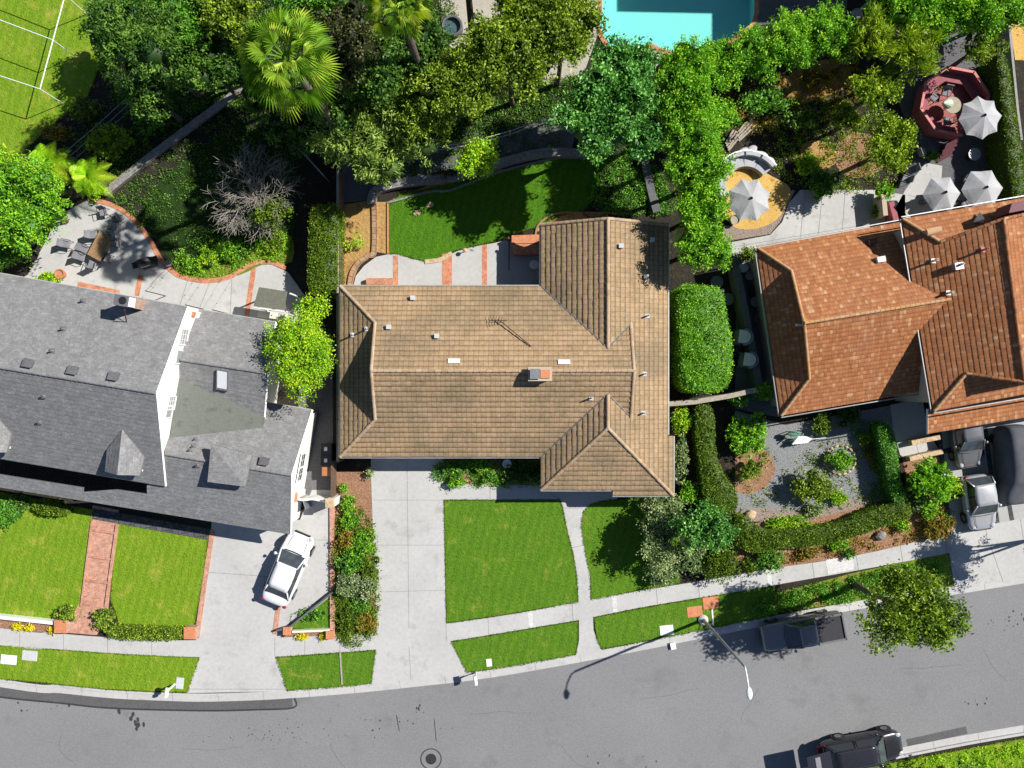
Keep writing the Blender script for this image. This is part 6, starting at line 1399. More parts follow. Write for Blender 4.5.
c = P(431, 759, -.126); t = thing('manhole_cover', 'round dark manhole cover with a tar ring in the road', 'manhole', (c.x, c.y, -.127))
m = MB(); m.lathe((c.x, c.y, -.128), [(.36, 0), (.36, .009), (.02, .009)], 32); mk('lid', m, 'iron', t); m = MB()
ring = [(c.x + math.cos(a) * .68, c.y + math.sin(a) * .68) for a in np.linspace(0, 2 * math.pi, 41)]; strip(m, ring, -.035, .035, -.128, -.1215); mk('tar_ring', m, 'tar', t)
# bins
def bin_(label, px, py, mat, h=1.05, s=.62, rz=0.):
    c = P(px, py, h); t = thing('wheelie_bin', label, 'bin', (c.x, c.y, 0), rz, 'bins beside the left house'); loc = (c.x, c.y, 0); m = MB()
    a, b = s / 2 * .8, s / 2; vs = [(x * a, y * a, .03) for x, y in ((-1, -1), (1, -1), (1, 1), (-1, 1))] + [(x * b, y * b, h - .08) for x, y in ((-1, -1), (1, -1), (1, 1), (-1, 1))]
    m.add(vs, [[3, 2, 1, 0], [4, 5, 6, 7]] + [[i, (i + 1) % 4, 4 + (i + 1) % 4, 4 + i] for i in range(4)]); mk('body', tf(m, loc, rz), mat, t)
    m = MB(); m.bbox((0, 0, h - .03), (s + .08, s + .06, .08), 0, .03); ld = mk('lid', tf(m, loc, rz), mat, t); m = MB(); m.tube([(s / 2 + .05, -.2, h - .06), (s / 2 + .05, .2, h - .06)], .02, 6); mk('handle', tf(m, loc, rz), mat, ld)
    m = MB()
    for j in (-1, 1): m.lathe((.22, j * .24, .1), [(.02, -.03), (.1, -.03), (.1, .03), (.02, .03)], 12, 'Y')
    mk('wheel', tf(m, loc, rz), 'rubber', t)
    if mat == 'black_plastic': m = MB(); m.box((-.02, 0, h + .013), (.2, .24, .006)); mk('sticker', tf(m, loc, rz), 'white_plastic', ld)
bin_('black bin with a white lid sticker nearest the roof of the left house', 326, 449, 'black_plastic', s=.68)
bin_('second black bin with a white lid sticker between the others', 326, 460.5, 'black_plastic', s=.68)
bin_('brown bin at the lower end of the row beside the fence', 326.5, 471.5, 'brown_plastic', s=.55, h=.9)
# patio umbrellas
def umbrella(label, px, py, rpx, sides, z=2.5, rot=0., group='grey patio umbrellas'):
    c = P(px, py, z + .25); r = rpx * (H - z) / F; b = (c.x, c.y); t = thing('patio_umbrella', label, 'umbrella', (c.x, c.y, .03), 0, group)
    m = MB(); vs = [(c.x, c.y, z + .28)]; n = sides * 4; rings = 4
    for j in range(1, rings + 1):
        f = j / rings
        for i in range(n):
            a = rot + 2 * math.pi * i / n; ph = (i % 4) / 4; sc = 1 - .15 * math.sin(math.pi * ph) * f ** 2; sag = .05 * math.sin(math.pi * ph) * f
            vs.append((c.x + math.cos(a) * r * f * sc, c.y + math.sin(a) * r * f * sc, z + .28 - .5 * f - sag))
    fs = [[0, 1 + i, 1 + (i + 1) % n] for i in range(n)]
    for j in range(rings - 1):
        for i in range(n): fs.append([1 + j * n + i, 1 + (j + 1) * n + i, 1 + (j + 1) * n + (i + 1) % n, 1 + j * n + (i + 1) % n])
    m.add(vs, fs); cn = mk('canopy', m, 'canvas', t); md = cn.modifiers.new('cloth thickness', 'SOLIDIFY'); md.thickness = .012
    m = MB(); m.tube([(c.x, c.y, .03), (c.x, c.y, z + .36)], .024, 8); mk('pole', m, 'aluminium', t); m = MB(); m.lathe((c.x, c.y, .03), [(.24, 0), (.24, .06), (.06, .1)], 16); mk('base', m, 'gray_metal', t)
    m = MB(); m.lathe((c.x, c.y, z + .29), [(.09, 0), (.07, .04), (.02, .1)], 10); mk('finial', m, 'black_metal', t)
    for i in range(sides):
        a = rot + 2 * math.pi * i / sides; m = MB(); m.tube([(c.x, c.y, z + .24), (c.x + math.cos(a) * r * .98, c.y + math.sin(a) * r * .98, z - .26)], .012, 4); mk('rib', m, 'gray_metal', t)
umbrella('open grey umbrella on the stone circle next to the curved sofa', 751.5, 198, 22.5, 8, 2.4, .35)
umbrella('open grey umbrella covering the right side of the octagonal deck', 985, 115, 22, 8, 2.6, .1)
umbrella('open grey umbrella over the patio just above the orange roof', 946, 192, 19, 6, 2.4, .05)
umbrella('open grey umbrella in the corner between the hedge and the orange roof', 987, 187, 21, 6, 2.4, 1.1)
def round_table(label, px, py, r, mat='gray_metal', h=.72, group='round patio tables'):
    c = P(px, py, h); t = thing('round_table', label, 'table', (c.x, c.y, .03), 0, group); m = MB(); m.lathe((c.x, c.y, h), [(r * .97, -.03), (r, -.015), (r * .98, 0), (.01, .001)], 26); mk('tabletop', m, mat, t)
    m = MB(); m.tube([(c.x, c.y, .06), (c.x, c.y, h - .03)], .035, 8); mk('column', m, 'black_metal', t); m = MB(); m.lathe((c.x, c.y, .03), [(r * .5, 0), (r * .45, .03), (.04, .05)], 18); mk('foot', m, 'black_metal', t); return t
round_table('round grey table on the dark patio under the octagonal deck', 975, 154, .42)
round_table('round dark table beside the clipped tall hedge nearer the roof corner', 717, 282, .42, 'dark_slab')
round_table('second dark round table just below it by the tall hedge', 728, 299, .4, 'dark_slab')
round_table('tiny round white side table between the two dark tables', 722.5, 291, .16, 'cream_paint', .5)
round_table('round pale table in the shaded brick corner of the middle patio', 534, 264.5, .3, 'aluminium')
round_table('smaller round table near the north wall in the shaded patio corner', 535.5, 283, .24, 'gray_metal')
# chairs
def chair(name, label, group=None, seat='dim_cushion', frame='black_metal', arms=True):
    t = thing(name, label, 'chair', (0, 0, .03), 0, group)
    m = MB(); m.bbox((0, 0, .43), (.5, .5, .08), 0, .03); mk('seat', m, seat, t)
    m = MB(); m.box((-.25, 0, .70), (.05, .48, .5), rot=Euler((0, -.15, 0))); mk('backrest', m, seat, t)
    for (x, y) in ((.23, .24), (.23, -.24), (-.23, .24), (-.23, -.24)): m = MB(); m.tube([(x * 1.05, y * 1.05, 0), (x, y, .41)], .018, 6); mk('leg', m, frame, t)
    if arms:
        for y in (-.28, .28): m = MB(); m.tube([(-.26, y, .64), (.22, y, .64), (.24, y, .42)], .02, 6); mk('armrest', m, frame, t)
    return t
c0 = chair('garden_chair', 'x', 'chairs around the brown dining table')
dn = thing('dining_table', 'rectangular brown wooden dining table on the left patio', 'table', tuple(P(100, 248, 0)), R(62))
cc = P(100, 246, .74); dn.location = (cc.x, cc.y, .034); m = MB()
for i in range(8): m.box((0, -.42 + .12 * i, .72), (1.75, .11, .04))
mk('tabletop', tf(m, tuple(dn.location), R(62)), 'wood', dn)
for (x, y) in ((.78, .4), (.78, -.4), (-.78, .4), (-.78, -.4)): m = MB(); m.box((x, y, .35), (.07, .07, .7)); mk('leg', tf(m, tuple(dn.location), R(62)), 'dark_wood', dn)
for i, (x, y, a, lab) in enumerate([(93, 235, 152 + 180 + 30, 'garden chair at the upper left side of the brown dining table'), (84, 249, -28, 'garden chair at the lower left side of the brown dining table'), (111, 237, 152 + 30, 'garden chair at the upper right side of the brown dining table'), (117, 243, 165, 'garden chair standing at the right of the brown dining table'), (106, 257, 152, 'garden chair at the lower right side of the brown dining table'), (92, 264, 70, 'garden chair at the bottom end of the brown dining table')]):
    q = P(x, y, .45); o = place(c0, i == 0, (q.x, q.y, .034), R(a), lab)
for (x, y, a, lab) in [(81, 257, -20, 'cushioned chair left of the dining set near the tree shade'), (66, 244, -10, 'grey chair half hidden under the bright bushy tree'), (103, 212, -80, 'dusty pink chair at the top tip of the patio'), (116, 219, 200, 'pale grey chair under the brick edged curve of the patio'), (113, 226, 160, 'pale footstool like chair beside the brick edged curve')]:
    q = P(x, y, .45); place(c0, False, (q.x, q.y, .034), R(a), lab, 'loose chairs on the left patio')
# barbecue
c = P(144, 262, .9); t = thing('barbecue', 'black covered barbecue on the left patio near the brick line', 'barbecue', (c.x, c.y, .034), .3); loc = (c.x, c.y, .034)
m = MB(); m.bbox((0, 0, .42), (1.0, .5, .72), 0, .02); mk('cabinet', tf(m, loc, .3), 'black_metal', t); m = MB(); m.tube([(-.38, 0, .84), (.38, 0, .84)], .27, 14); lid = mk('lid', tf(m, loc, .3), 'black_metal', t, True); m = MB(); m.tube([(-.3, -.3, .88), (.3, -.3, .88)], .02, 6); mk('handle', tf(m, loc, .3), 'steel', lid)
for x in (-.68, .68): m = MB(); m.box((x, 0, .76), (.36, .42, .04)); mk('side_shelf', tf(m, loc, .3), 'black_metal', t)
# lean-to canopy
t = thing('patio_canopy', 'flat grey green canopy roof standing beside the lime green tree', 'canopy', tuple(P(269, 299, 0))); q = [P(259, 287, 2.4), P(287, 291.5, 2.4), P(284, 310, 2.4), P(253.5, 306, 2.4)]
m = MB(); m.prism([(v.x, v.y) for v in q], 2.3, 2.4); mk('roof', m, 'awning', t)
for v in q: m = MB(); m.box((v.x * .985 + .1 * (-.4), v.y * .98, 1.15), (.09, .09, 2.3)); mk('post', m, 'white_paint', t)
m = MB(); a, b = q[3], q[2]; m.tube([a + Vector((0, -.1, -.1)), b + Vector((0, -.1, -.1))], .05, 6); mk('gutter', m, 'white_paint', t)
m = MB(); a, b = P(257, 313, 1.), P(283, 317, 1.); strip(m, [(a.x, a.y), (b.x, b.y)], -.2, .2, .0, .9); o = mk('low_wall', m, 'cream_paint', loc=(a.x, a.y, 0)); tag(o, 'pale low wall below the flat canopy roof', 'wall')
# octagonal deck with benches
def ngon(c, r, n, rot): return [(c.x + r * math.cos(rot + 2 * math.pi * i / n), c.y + r * math.sin(rot + 2 * math.pi * i / n)) for i in range(n)]
c = P(946, 107, .35); t = thing('octagonal_deck', 'pink octagonal deck with maroon built in benches and pink rail tops', 'deck', (c.x, c.y, 0)); rt = R(12)
m = MB(); m.prism(ngon(c, 2.15, 8, rt), 0, .35, .6); mk('floor', m, 'deck_boards', t)
o8 = ngon(c, 2.25, 8, rt); i8 = ngon(c, 1.55, 8, rt)
for i in range(8):
    if i == 6: continue
    a, b = o8[i], o8[(i + 1) % 8]; e, f = i8[i], i8[(i + 1) % 8]
    mm = MB(); mm.add([(*a, .82), (*b, .82), (*f, .82), (*e, .82), (*a, .74), (*b, .74), (*f, .74), (*e, .74)], [[0, 1, 2, 3], [7, 6, 5, 4], [0, 4, 5, 1], [1, 5, 6, 2], [2, 6, 7, 3], [3, 7, 4, 0]]); mk('bench', mm, 'maroon_wood', t)
    cx_, cy_ = c.x, c.y; wall = MB(); strip(wall, [a, b], -.04, .04, .35, 1.3); mk('backrest', wall, 'maroon_wood', t)
    rl = MB(); ex = Vector((a[0] + b[0] - 2 * cx_, a[1] + b[1] - 2 * cy_, 0)).normalized() * .06; rl.box(((a[0] + b[0]) / 2, (a[1] + b[1]) / 2, 1.33), (math.dist(a, b) + .06, .16, .05), math.atan2(b[1] - a[1], b[0] - a[0])); mk('rail_top', rl, 'pink_wood', t)
m = MB()
for k2 in range(4): q = P(951 - 2.2 * k2, 143 + 4.5 * k2, .3 - .07 * k2); m.box((q.x, q.y, (.3 - .07 * k2) / 2 + .02), (1.15, .32, .3 - .07 * k2), .5)
mk('step', m, 'deck_boards', t)
round_table('round table with a folded pale umbrella in the middle of the octagonal deck', 953, 105, .55, 'wicker', 1.05, None)
c = P(943, 104, 2.6); t = thing('folded_umbrella', 'folded pale green umbrella leaning over the deck table', 'umbrella', (c.x + .4, c.y, .35)); m = MB()
a, b = P(953, 105, .4), P(944, 103, 2.3); n = 10
m.tube([a, b], .025, 6); mk('pole', m, 'aluminium', t); m = MB(); m.lathe((0, 0, 0), [(.02, .75), (.1, .5), (.2, .1), (.27, -.35), (.22, -.45)], 12); M = (b - a).normalized().to_track_quat('Z', 'Y').to_matrix(); m.v = [tuple(M @ Vector(v) * 1.15 + a.lerp(b, .72)) for v in m.v]; mk('canopy', m, 'pale_green', t)
for i, (x, y, a, lab) in enumerate([(934, 97, -40, 'dark metal chair on the upper left of the octagonal deck'), (946, 92, -100, 'dark metal chair on the upper side of the octagonal deck'), (948, 121, 90, 'dark metal chair on the lower side of the octagonal deck')]):
    q = P(x, y, .8); place(c0, False, (q.x, q.y, .35), R(a), lab, 'chairs on the octagonal deck')
for (x, y, a, lab) in [(922, 152, 20, 'white rimmed chair in the dark below the octagonal deck'), (912, 170, 200, 'dark chair at the patio edge under the yellow green tree'), (906, 179, 160, 'second dark chair at the patio edge below the first'), (968, 180, 60, 'chair between the two lower grey umbrellas'), (966, 205, 120, 'chair under the left lower umbrella by the roof'), (928, 198, 10, 'dark chair left of the umbrella above the orange roof')]:
    q = P(x, y, .45); place(c0, False, (q.x, q.y, .034), R(a), lab, 'chairs on the right patio')
# curved outdoor sofa
c = P(752, 176, .6); t = thing('curved_sofa', 'large curved pale grey outdoor sofa with loose cushions above the umbrella', 'sofa', (c.x, c.y, 0))
def arc(cx, cy, r, a0, a1, n): return [(cx + r * math.cos(R(a0 + (a1 - a0) * i / n)), cy + r * math.sin(R(a0 + (a1 - a0) * i / n))) for i in range(n + 1)]
q = P(746, 187, .45); base = arc(q.x, q.y, 1.75, 35, 185, 14)
m = MB(); strip(m, base, -.42, .42, .05, .34); mk('frame', m, 'wicker', t)
for k2 in range(5):
    sg = arc(q.x, q.y, 1.72, 36 + k2 * 30, 64 + k2 * 30, 4); m = MB(); strip(m, sg, -.36, .36, .35, .5); mk('seat_cushion', m, 'grey_cushion', t)
for k2 in range(5):
    sg = arc(q.x, q.y, 2.12, 37 + k2 * 30, 63 + k2 * 30, 4); m = MB(); strip(m, sg, -.1, .12, .4, .86); mk('back_cushion', m, 'grey_cushion', t)
m = MB(); sg = arc(q.x, q.y, 2.32, 35, 185, 12); strip(m, sg, -.05, .05, .05, .8); mk('backrest', m, 'white_paint', t)
for (x, y, rz, lab) in [(748, 153, .5, 'white crumpled cushion pile behind the curved sofa'), (764, 158, -.4, 'second pale cushion pile at the right end behind the sofa')]:
    c = P(x, y, .7); m = MB(); m.ball((0, 0, .42), (.5, .3, .16), 12, 6); m.ball((.5, .12, .38), (.36, .26, .14), 10, 6); m.ball((-.1, .3, .36), (.42, .22, .15), 10, 6); m.box((0, 0, .2), (1.2, .7, .4)); o = mk('cushion_pile', tf(m, (c.x, c.y, 0), rz), 'grey_cushion', loc=(c.x, c.y, 0), smooth=False); tag(o, lab, 'cushions')
c = P(735, 219.5, .4); t = thing('planter_pot', 'round dark pot on the ochre gravel ring below the umbrella', 'pot', (c.x, c.y, 0)); m = MB(); m.lathe((c.x, c.y, 0), [(.22, 0), (.34, .38), (.36, .42), (.30, .42), (.28, .34), (.02, .33)], 20); mk('pot', m, 'wicker', t)
c = P(724, 193, .4); m = MB(); m.box((c.x, c.y, .25), (.55, .5, .5), .4); o = mk('green_box', m, 'pale_green', loc=(c.x, c.y, 0)); tag(o, 'small pale green storage box left of the sofa umbrella', 'box')
for (x, y, rz, lab) in [(733, 139, .9, 'stack of old timber boards leaning behind the sofa'), (745, 130, .75, 'second stack of thin boards above the sofa')]:
    c = P(x, y, .2); m = MB()
    for i in range(4): m.box((0, -.25 + i * .17, .1 + .04 * (i % 2)), (1.5 - .15 * i, .13, .05), .05 * i)
    o = mk('board_stack', tf(m, (c.x, c.y, 0), rz), 'weathered_wood', loc=(c.x, c.y, 0)); tag(o, lab, 'timber')
# wicker seats by the tall hedge
def wicker(label, px, py):
    c = P(px, py, .6); rz = R(-8); t = thing('wicker_seat', label, 'lounge chair', (c.x, c.y, .01), rz, 'wicker lounge chairs'); loc = (c.x, c.y, .01)
    ring = [(.55 * math.cos(a) * 1.0 + .05, .5 * math.sin(a)) for a in np.linspace(-math.pi / 2, math.pi / 2, 11)]; m = MB(); m.prism([(-.3, -.42)] + [(x * .82, y * .84) for x, y in ring] + [(-.3, .42)], 1.46, 1.52); mk('hood', tf(m, loc, rz), 'cream_paint', t)
    for y in (-.4, .4): m = MB(); m.tube([(-.3, y, .4), (-.3, y, 1.46)], .03, 6); mk('hood_post', tf(m, loc, rz), 'gray_metal', t)
    m = MB(); m.prism([(-.35, -.5)] + ring + [(-.35, .5)], .1, .42); mk('base', tf(m, loc, rz), 'gray_metal', t)
    m = MB(); m.prism([(-.3, -.42)] + [(x * .82, y * .84) for x, y in ring] + [(-.3, .42)], .42, .54); mk('seat_cushion', tf(m, loc, rz), 'wicker', t)
    m = MB(); strip(m, [(x + .02, y) for x, y in ring], -.06, .06, .3, 1.48); mk('backrest', tf(m, loc, rz), 'gray_metal', t); m = MB()
    for i in range(5): m.box((-.75 + .1 * i, 0, .45), (.03, .9, .03))
    for i in range(6): m.box((-.55, -.42 + .17 * i, .48), (.45, .03, .03))
    mk('footrest', tf(m, loc, rz), 'black_metal', t)
wicker('upper of the two half round wicker seats beside the tall box hedge', 739, 337.5); wicker('lower of the two half round wicker seats beside the tall box hedge', 744, 360)
# bits between wall and orange roof
for i, (x, y, s, mt, lab) in enumerate([(743, 268, .3, 'utility_cover', 'pale round pot by the corner of the orange roof'), (749, 276, .28, 'gray_metal', 'dark pot under the west eave of the orange roof'), (752, 290, .3, 'black_metal', 'black pot in the shaded strip by the orange roof'), (755, 302, .32, 'gray_metal', 'grey pot in the shaded strip by the orange roof'), (758, 318, .36, 'dark_slab', 'broad dark pot in the shaded strip by the orange roof')]):
    c = P(x, y, .3); t = thing('planter_pot', lab, 'pot', (c.x, c.y, .01), 0); m = MB(); m.lathe((c.x, c.y, .01), [(s * .7, 0), (s, .4), (s * 1.05, .45), (s * .85, .45), (s * .8, .38), (.01, .37)], 18); mk('pot', m, mt, t)
# middle patio pieces
c = P(526, 243, .7); m = MB(); q = [P(512, 236, .8), P(541, 235, .8), P(541, 254, .8), P(512, 254, .8)]; t = thing('brick_planter', 'orange brick planter box at the shaded corner of the middle patio', 'planter', (c.x, c.y, 0)); m.prism([(v.x, v.y) for v in q], 0, .8); mk('box', m, 'brick', t)
m = MB(); m.prism([(q[0].x - .02, q[0].y + .03), (q[1].x + .03, q[1].y + .03), (q[2].x + .03, q[2].y + .7), (q[3].x - .02, q[3].y + .7)], .8, .86); mk('coping', m, 'terracotta', t)
q = [P(366, 278, .45), P(393, 278, .45), P(393, 284.5, .45), P(366, 284.5, .45)]; m = MB(); m.prism([(v.x, v.y) for v in q], 0, .45); o = mk('brick_bench', m, 'brick', loc=tuple(P(380, 281, 0))); tag(o, 'low orange brick bench against the north wall of the middle house', 'bench')
c = P(509, 238, .7); m = MB(); m.bbox((c.x, c.y, .35), (.16, .16, .75)); m.box((c.x, c.y - 1., .5), (.08, 2.2, .06)); o = mk('railing_post', m, 'dark_wood', loc=(c.x, c.y, 0)); tag(o, 'dark timber rail at the left of the orange brick planter', 'railing')
m = MB(); ln = [(P(x, y, 0).x, P(x, y, 0).y, .08 + .04 * (i % 2)) for i, (x, y) in enumerate(smoothline([(583, 215), (590, 209), (600, 208), (606, 213), (600, 217), (588, 217), (583, 212), (592, 206), (603, 209)], 4))]; m.tube(ln, .03, 5); o = mk('garden_hose', m, 'black_plastic', loc=tuple(P(595, 212, 0))); tag(o, 'coiled dark garden hose on the ground north of the tan roof', 'hose')
def post_light(label, px, py, mat='tan_stone'):
    c = P(px, py, .5); t = thing('garden_light', label, 'garden light', (c.x, c.y, .02)); m = MB(); m.tube([(c.x, c.y, .02), (c.x, c.y, .45)], .035, 8); mk('post', m, 'black_metal', t); m = MB(); m.lathe((c.x, c.y, .42), [(.1, 0), (.14, .05), (.13, .12), (.02, .18)], 14); mk('cap', m, mat, t)
post_light('round topped garden light at the lawn edge of the middle patio', 465, 250)
c = P(507, 464, .5); t = thing('round_pot', 'white ring shaped pot in the dark front bed', 'pot', (c.x, c.y, 0)); m = MB(); m.lathe((c.x, c.y, 0), [(.2, 0), (.3, .4), (.3, .5), (.22, .5), (.2, .42), (.01, .42)], 22); mk('pot', m, 'white_plastic', t)
c = P(60, 274, .4); t = thing('round_pot', 'terracotta pot with a pale centre at the roof edge by the patio', 'pot', (c.x, c.y, .034)); m = MB(); m.lathe((c.x, c.y, .034), [(.22, 0), (.33, .4), (.34, .46), (.27, .46), (.25, .38), (.01, .37)], 20); mk('pot', m, 'terracotta_pot', t)
c = P(167, 263, .5); t = thing('round_pot', 'small pale pot at the tip where the brick edging curves', 'pot', (c.x, c.y, .034)); m = MB(); m.lathe((c.x, c.y, .034), [(.14, 0), (.2, .3), (.2, .36), (.15, .36), (.14, .3), (.01, .3)], 16); mk('pot', m, 'block', t)
# round spa on the deck at the top
c = P(452, 26, .4); t = thing('round_spa', 'round dark rimmed spa tub on the stone deck', 'spa', (c.x, c.y, .034)); m = MB(); m.lathe((c.x, c.y, .034), [(.72, 0), (.72, .4), (.66, .46), (.56, .44), (.55, .2), (.02, .19)], 28); mk('tub', m, 'dark_slab', t); m = MB(); m.lathe((c.x, c.y, .36), [(.545, -.02), (.545, 0), (.01, .001)], 28); mk('water', m, 'pool_water', t)
c = P(860, 10, .5); t = thing('watering_can', 'grey round can with a spout on the dark terrace at the top', 'can', (c.x, c.y, .034)); m = MB(); m.lathe((c.x - .1, c.y - .15, .034), [(.36, 0), (.38, .3), (.3, .4), (.05, .42)], 20); mk('body', m, 'gray_metal', t); m = MB(); m.tube([(c.x, c.y, .3), (c.x + .6, c.y + .55, .5)], [.14, .09], 8); mk('spout', m, 'gray_metal', t)
# wheelbarrow-like cart in the gravel
c = P(795, 438, .5); t = thing('garden_cart', 'green garden cart with a white tray and long pale handle on the gravel', 'cart', (c.x, c.y, .01)); x, y = c.x, c.y
m = MB(); q = [(x - .3, y - .45), (x - .15, y + .3), (x + .75, y + .22), (x + 1.1, y), (x + .8, y - .2)]; q = [(x - .25, y - .42), (x + .2, y + .12), (x + .7, y + .12), (x + 1.1, y - .05), (x + .75, y - .32)]; m.prism(q, .45, .62); mk('tray', m, 'white_plastic', t)
m = MB(); m.tube([(x + 1.0, y - .08, .55), (x + 2.0, y + .02, .62)], .028, 6); mk('handle', m, 'white_paint', t)
m = MB(); m.tube([(x - .75, y + .1, .3), (x - .3, y + .45, .8), (x + .3, y + .35, .75)], .05, 6); m.tube([(x - .75, y - .3, .2), (x - .2, y - .1, .75), (x + .2, y + .25, .7)], .05, 6); m.tube([(x - .3, y + .45, .8), (x - .35, y + .4, .02)], .03, 6); m.tube([(x - .1, y - .5, .5), (x - .2, y - .5, .02)], .03, 6); mk('frame', m, 'green_metal', t, True)
m = MB(); m.lathe((x - .6, y - .05, .2), [(.04, -.05), (.19, -.05), (.2, 0), (.19, .05), (.04, .05)], 18, 'Y'); mk('wheel', m, 'rubber', t); m = MB(); m.ball((x - .2, y + .28, .62), (.38, .16, .14), 10, 6); mk('bag', m, 'green_fabric', t)
# ring of pale stones round a shrub: one stone each
c = P(840, 460, .0)
for i in range(18):
    a = 2 * math.pi * i / 18 + .1; m = MB(); m.ball((0, 0, .05), (.13 + .03 * (i % 3), .09, .08), 8, 5); px_, py_ = c.x + 1.0 * math.cos(a), c.y + .95 * math.sin(a); o = mk('edging_stone', tf(m, (px_, py_, 0), a + 1.57), 'tan_stone', loc=(px_, py_, 0), smooth=True); tag(o, 'small pale stone in the ring around the round shrub on the gravel', 'stone', 'stones ringing the round shrub')
c = P(751, 524 - 10, 0)
for (x, y, lab) in [(751, 515, 'orange boulder at the left tip of the thick hedge'), (881, 536, 'dark grey boulder on the mulch by the pavement')]:
    c = P(x, y, .2); m = MB(); m.ball((0, 0, .15), (.4, .3, .25), 9, 6); m.v = [(a * (1 + .15 * math.sin(b * 9 + cz)), b * (1 + .12 * math.cos(a * 7)), cz) for a, b, cz in m.v]; o = mk('boulder', tf(m, (c.x, c.y, 0), .4), 'tan_stone' if x < 800 else 'stone', loc=(c.x, c.y, 0)); tag(o, lab, 'boulder')
# white frame over the upper-left lawn
t = thing('batting_cage_frame', 'thin white tube frame standing on the bright upper left lawn', 'frame', tuple(P(64, 104, 0))); h = 2.4
def ground_of(px, py, z): q = P(px, py, z); return Vector((q.x, q.y, .02))
tops = [P(40, 89, h), P(53, 40, h), P(65, -5, h)]; lefts = [P(-60, 56, h), P(-45, 3, h), P(-35, -45, h)]
m = MB(); m.tube([tops[0], tops[2]], .035, 6); m.tube([lefts[0], lefts[2]], .035, 6); mk('rail', m, 'white_paint', t)
for a, b in zip(tops, lefts): m = MB(); m.tube([a, b], .03, 6); mk('crossbar', m, 'white_paint', t)
for a in tops + lefts: m = MB(); m.tube([(a.x, a.y, .02), a], .028, 6); mk('post', m, 'white_paint', t)
# string lights over the left patio
for i, (pts, lab) in enumerate([([(146, 291), (163, 272), (185, 250), (210, 225)], 'string of small lights crossing from the brick line to the dark garden'), ([(186, 305), (196, 288), (216, 250), (232, 222)], 'string of small lights in the middle of the left patio'), ([(213, 310), (222, 285), (240, 250), (262, 215)], 'string of small lights nearest the curved tip of the patio')]):
    a, b = P(*pts[0], 2.6), P(*pts[-1], 2.6); t = thing('string_light', lab, 'string lights', tuple(P(*pts[0], 0)), 0, 'string lights over the left patio'); line = []
    for k2 in range(15): f = k2 / 14; q = a.lerp(b, f); q.z = 2.7 - .5 * math.sin(math.pi * f); line.append(q)
    m = MB(); m.tube(line, .006, 4); w_ = mk('wire', m, 'black_metal', t)
    for q in line[1:-1:2]: m = MB(); m.ball((q.x, q.y, q.z - .06), .03, 6, 5); mk('bulb', m, 'black_plastic', t)
    for q in (a, b): m = MB(); m.tube([(q.x, q.y, .03), (q.x, q.y, 2.7)], .03, 6); mk('post', m, 'black_metal', t)
# stepping stones and small objects
for (x, y, lab) in [(430, 205, 'bare patch marker stone left on the back lawn'), (417, 213, 'tan stone sitting on the back lawn')]:
    c = P(x, y, 0); m = MB(); m.ball((0, 0, .03), (.28, .2, .06), 9, 5); o = mk('flat_stone', tf(m, (c.x, c.y, .02), .4), 'tan_stone', loc=(c.x, c.y, .02)); tag(o, lab, 'stone')
c = P(890, 213, .5); m = MB(); m.box((c.x, c.y, .5), (.35, 1.3, 1.), .25); o = mk('maroon_planter', m, 'maroon_wood', loc=(c.x, c.y, 0)); tag(o, 'tall maroon wooden planter beside the small patio wall', 'planter')
c = P(880, 207, .6); m = MB(); m.box((c.x, c.y, .6), (.3, 1.4, 1.2), .1); o = mk('cream_post_wall', m, 'tan_stucco', loc=(c.x, c.y, 0)); tag(o, 'short cream wall end left of the maroon planter', 'wall')
c = P(1018, 150, .6); m = MB(); m.bbox((c.x, c.y, .3), (.7, .7, .6)); 
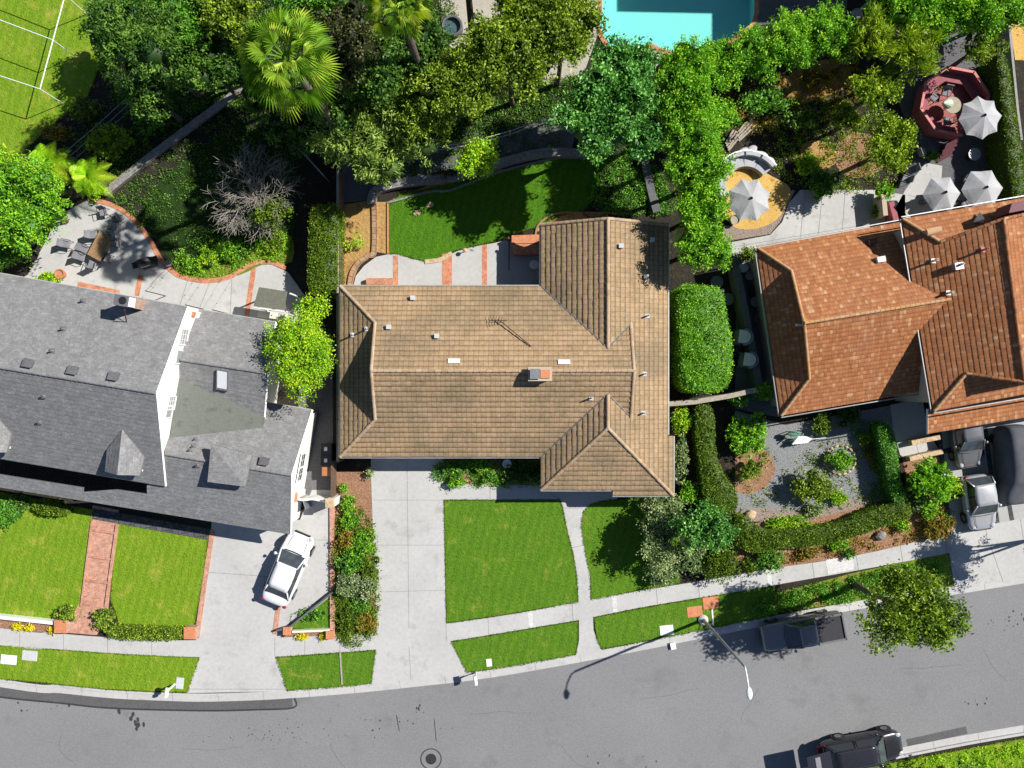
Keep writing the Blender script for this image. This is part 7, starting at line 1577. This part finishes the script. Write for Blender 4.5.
# neighbour house north of the pool terrace (out of the picture): its shadow lies over the pool and the terrace
nh = thing('house', 'two storey neighbour house beyond the top edge north of the pool terrace', 'house', tuple(P(850, -60, 0)))
g = [P(x, y, 0) for x, y in [(770, -62), (868, -60), (868, -29), (985, -29), (985, -200), (770, -200)]]; g = [(v.x, v.y) for v in g]
m = MB(); cx_ = sum(v[0] for v in g) / 6; cy_ = sum(v[1] for v in g) / 6; m.prism([(cx_ + (x - cx_) * .95, cy_ + (y - cy_) * .95) for x, y in g], 0, 7.6); mk('wall', m, 'stucco', nh); m = MB(); m.prism(g, 7.6, 8.0); mk('roof', m, 'shingle', nh)
# ------------------------------------------------------------------ sky, sun, camera
sc = bpy.context.scene
w = bpy.data.worlds.new('World'); sc.world = w; w.use_nodes = True; nt = w.node_tree; nt.nodes.clear()
sky = nt.nodes.new('ShaderNodeTexSky'); sky.sky_type = 'NISHITA'; sky.sun_disc = False; bg = nt.nodes.new('ShaderNodeBackground'); wo = nt.nodes.new('ShaderNodeOutputWorld')
sd = Vector((8.53, 3.53, 8.1)).normalized(); el = math.asin(sd.z)
sky.sun_elevation = el; sky.sun_rotation = math.atan2(sd.x, sd.y); sky.altitude = 50; sky.air_density = .5; sky.dust_density = .15
bg.inputs[1].default_value = .085; nt.links.new(sky.outputs[0], bg.inputs[0]); nt.links.new(bg.outputs[0], wo.inputs[0])
L = bpy.data.lights.new('sun', 'SUN'); L.energy = 5.0; L.angle = R(.55); L.color = (1., .96, .90); so = bpy.data.objects.new('sun', L); COL.objects.link(so); so.rotation_euler = (-sd).to_track_quat('-Z', 'Y').to_euler(); so.location = sd * 60
cam = bpy.data.cameras.new('camera'); co = bpy.data.objects.new('camera', cam); COL.objects.link(co); co.location = (0, 0, H); co.rotation_euler = (0, 0, 0)
cam.sensor_width = 36; cam.lens = 36 * F / 1024; cam.clip_start = .5; cam.clip_end = 1500; sc.camera = co
vs_ = sc.view_settings; vs_.view_transform = 'Standard'; vs_.look = 'None'; vs_.gamma = 1; vs_.exposure = .48; vs_.use_curve_mapping = False
sc.cycles.max_bounces = 6; sc.cycles.diffuse_bounces = 2; sc.cycles.transparent_max_bounces = 4; sc.cycles.use_denoising = True
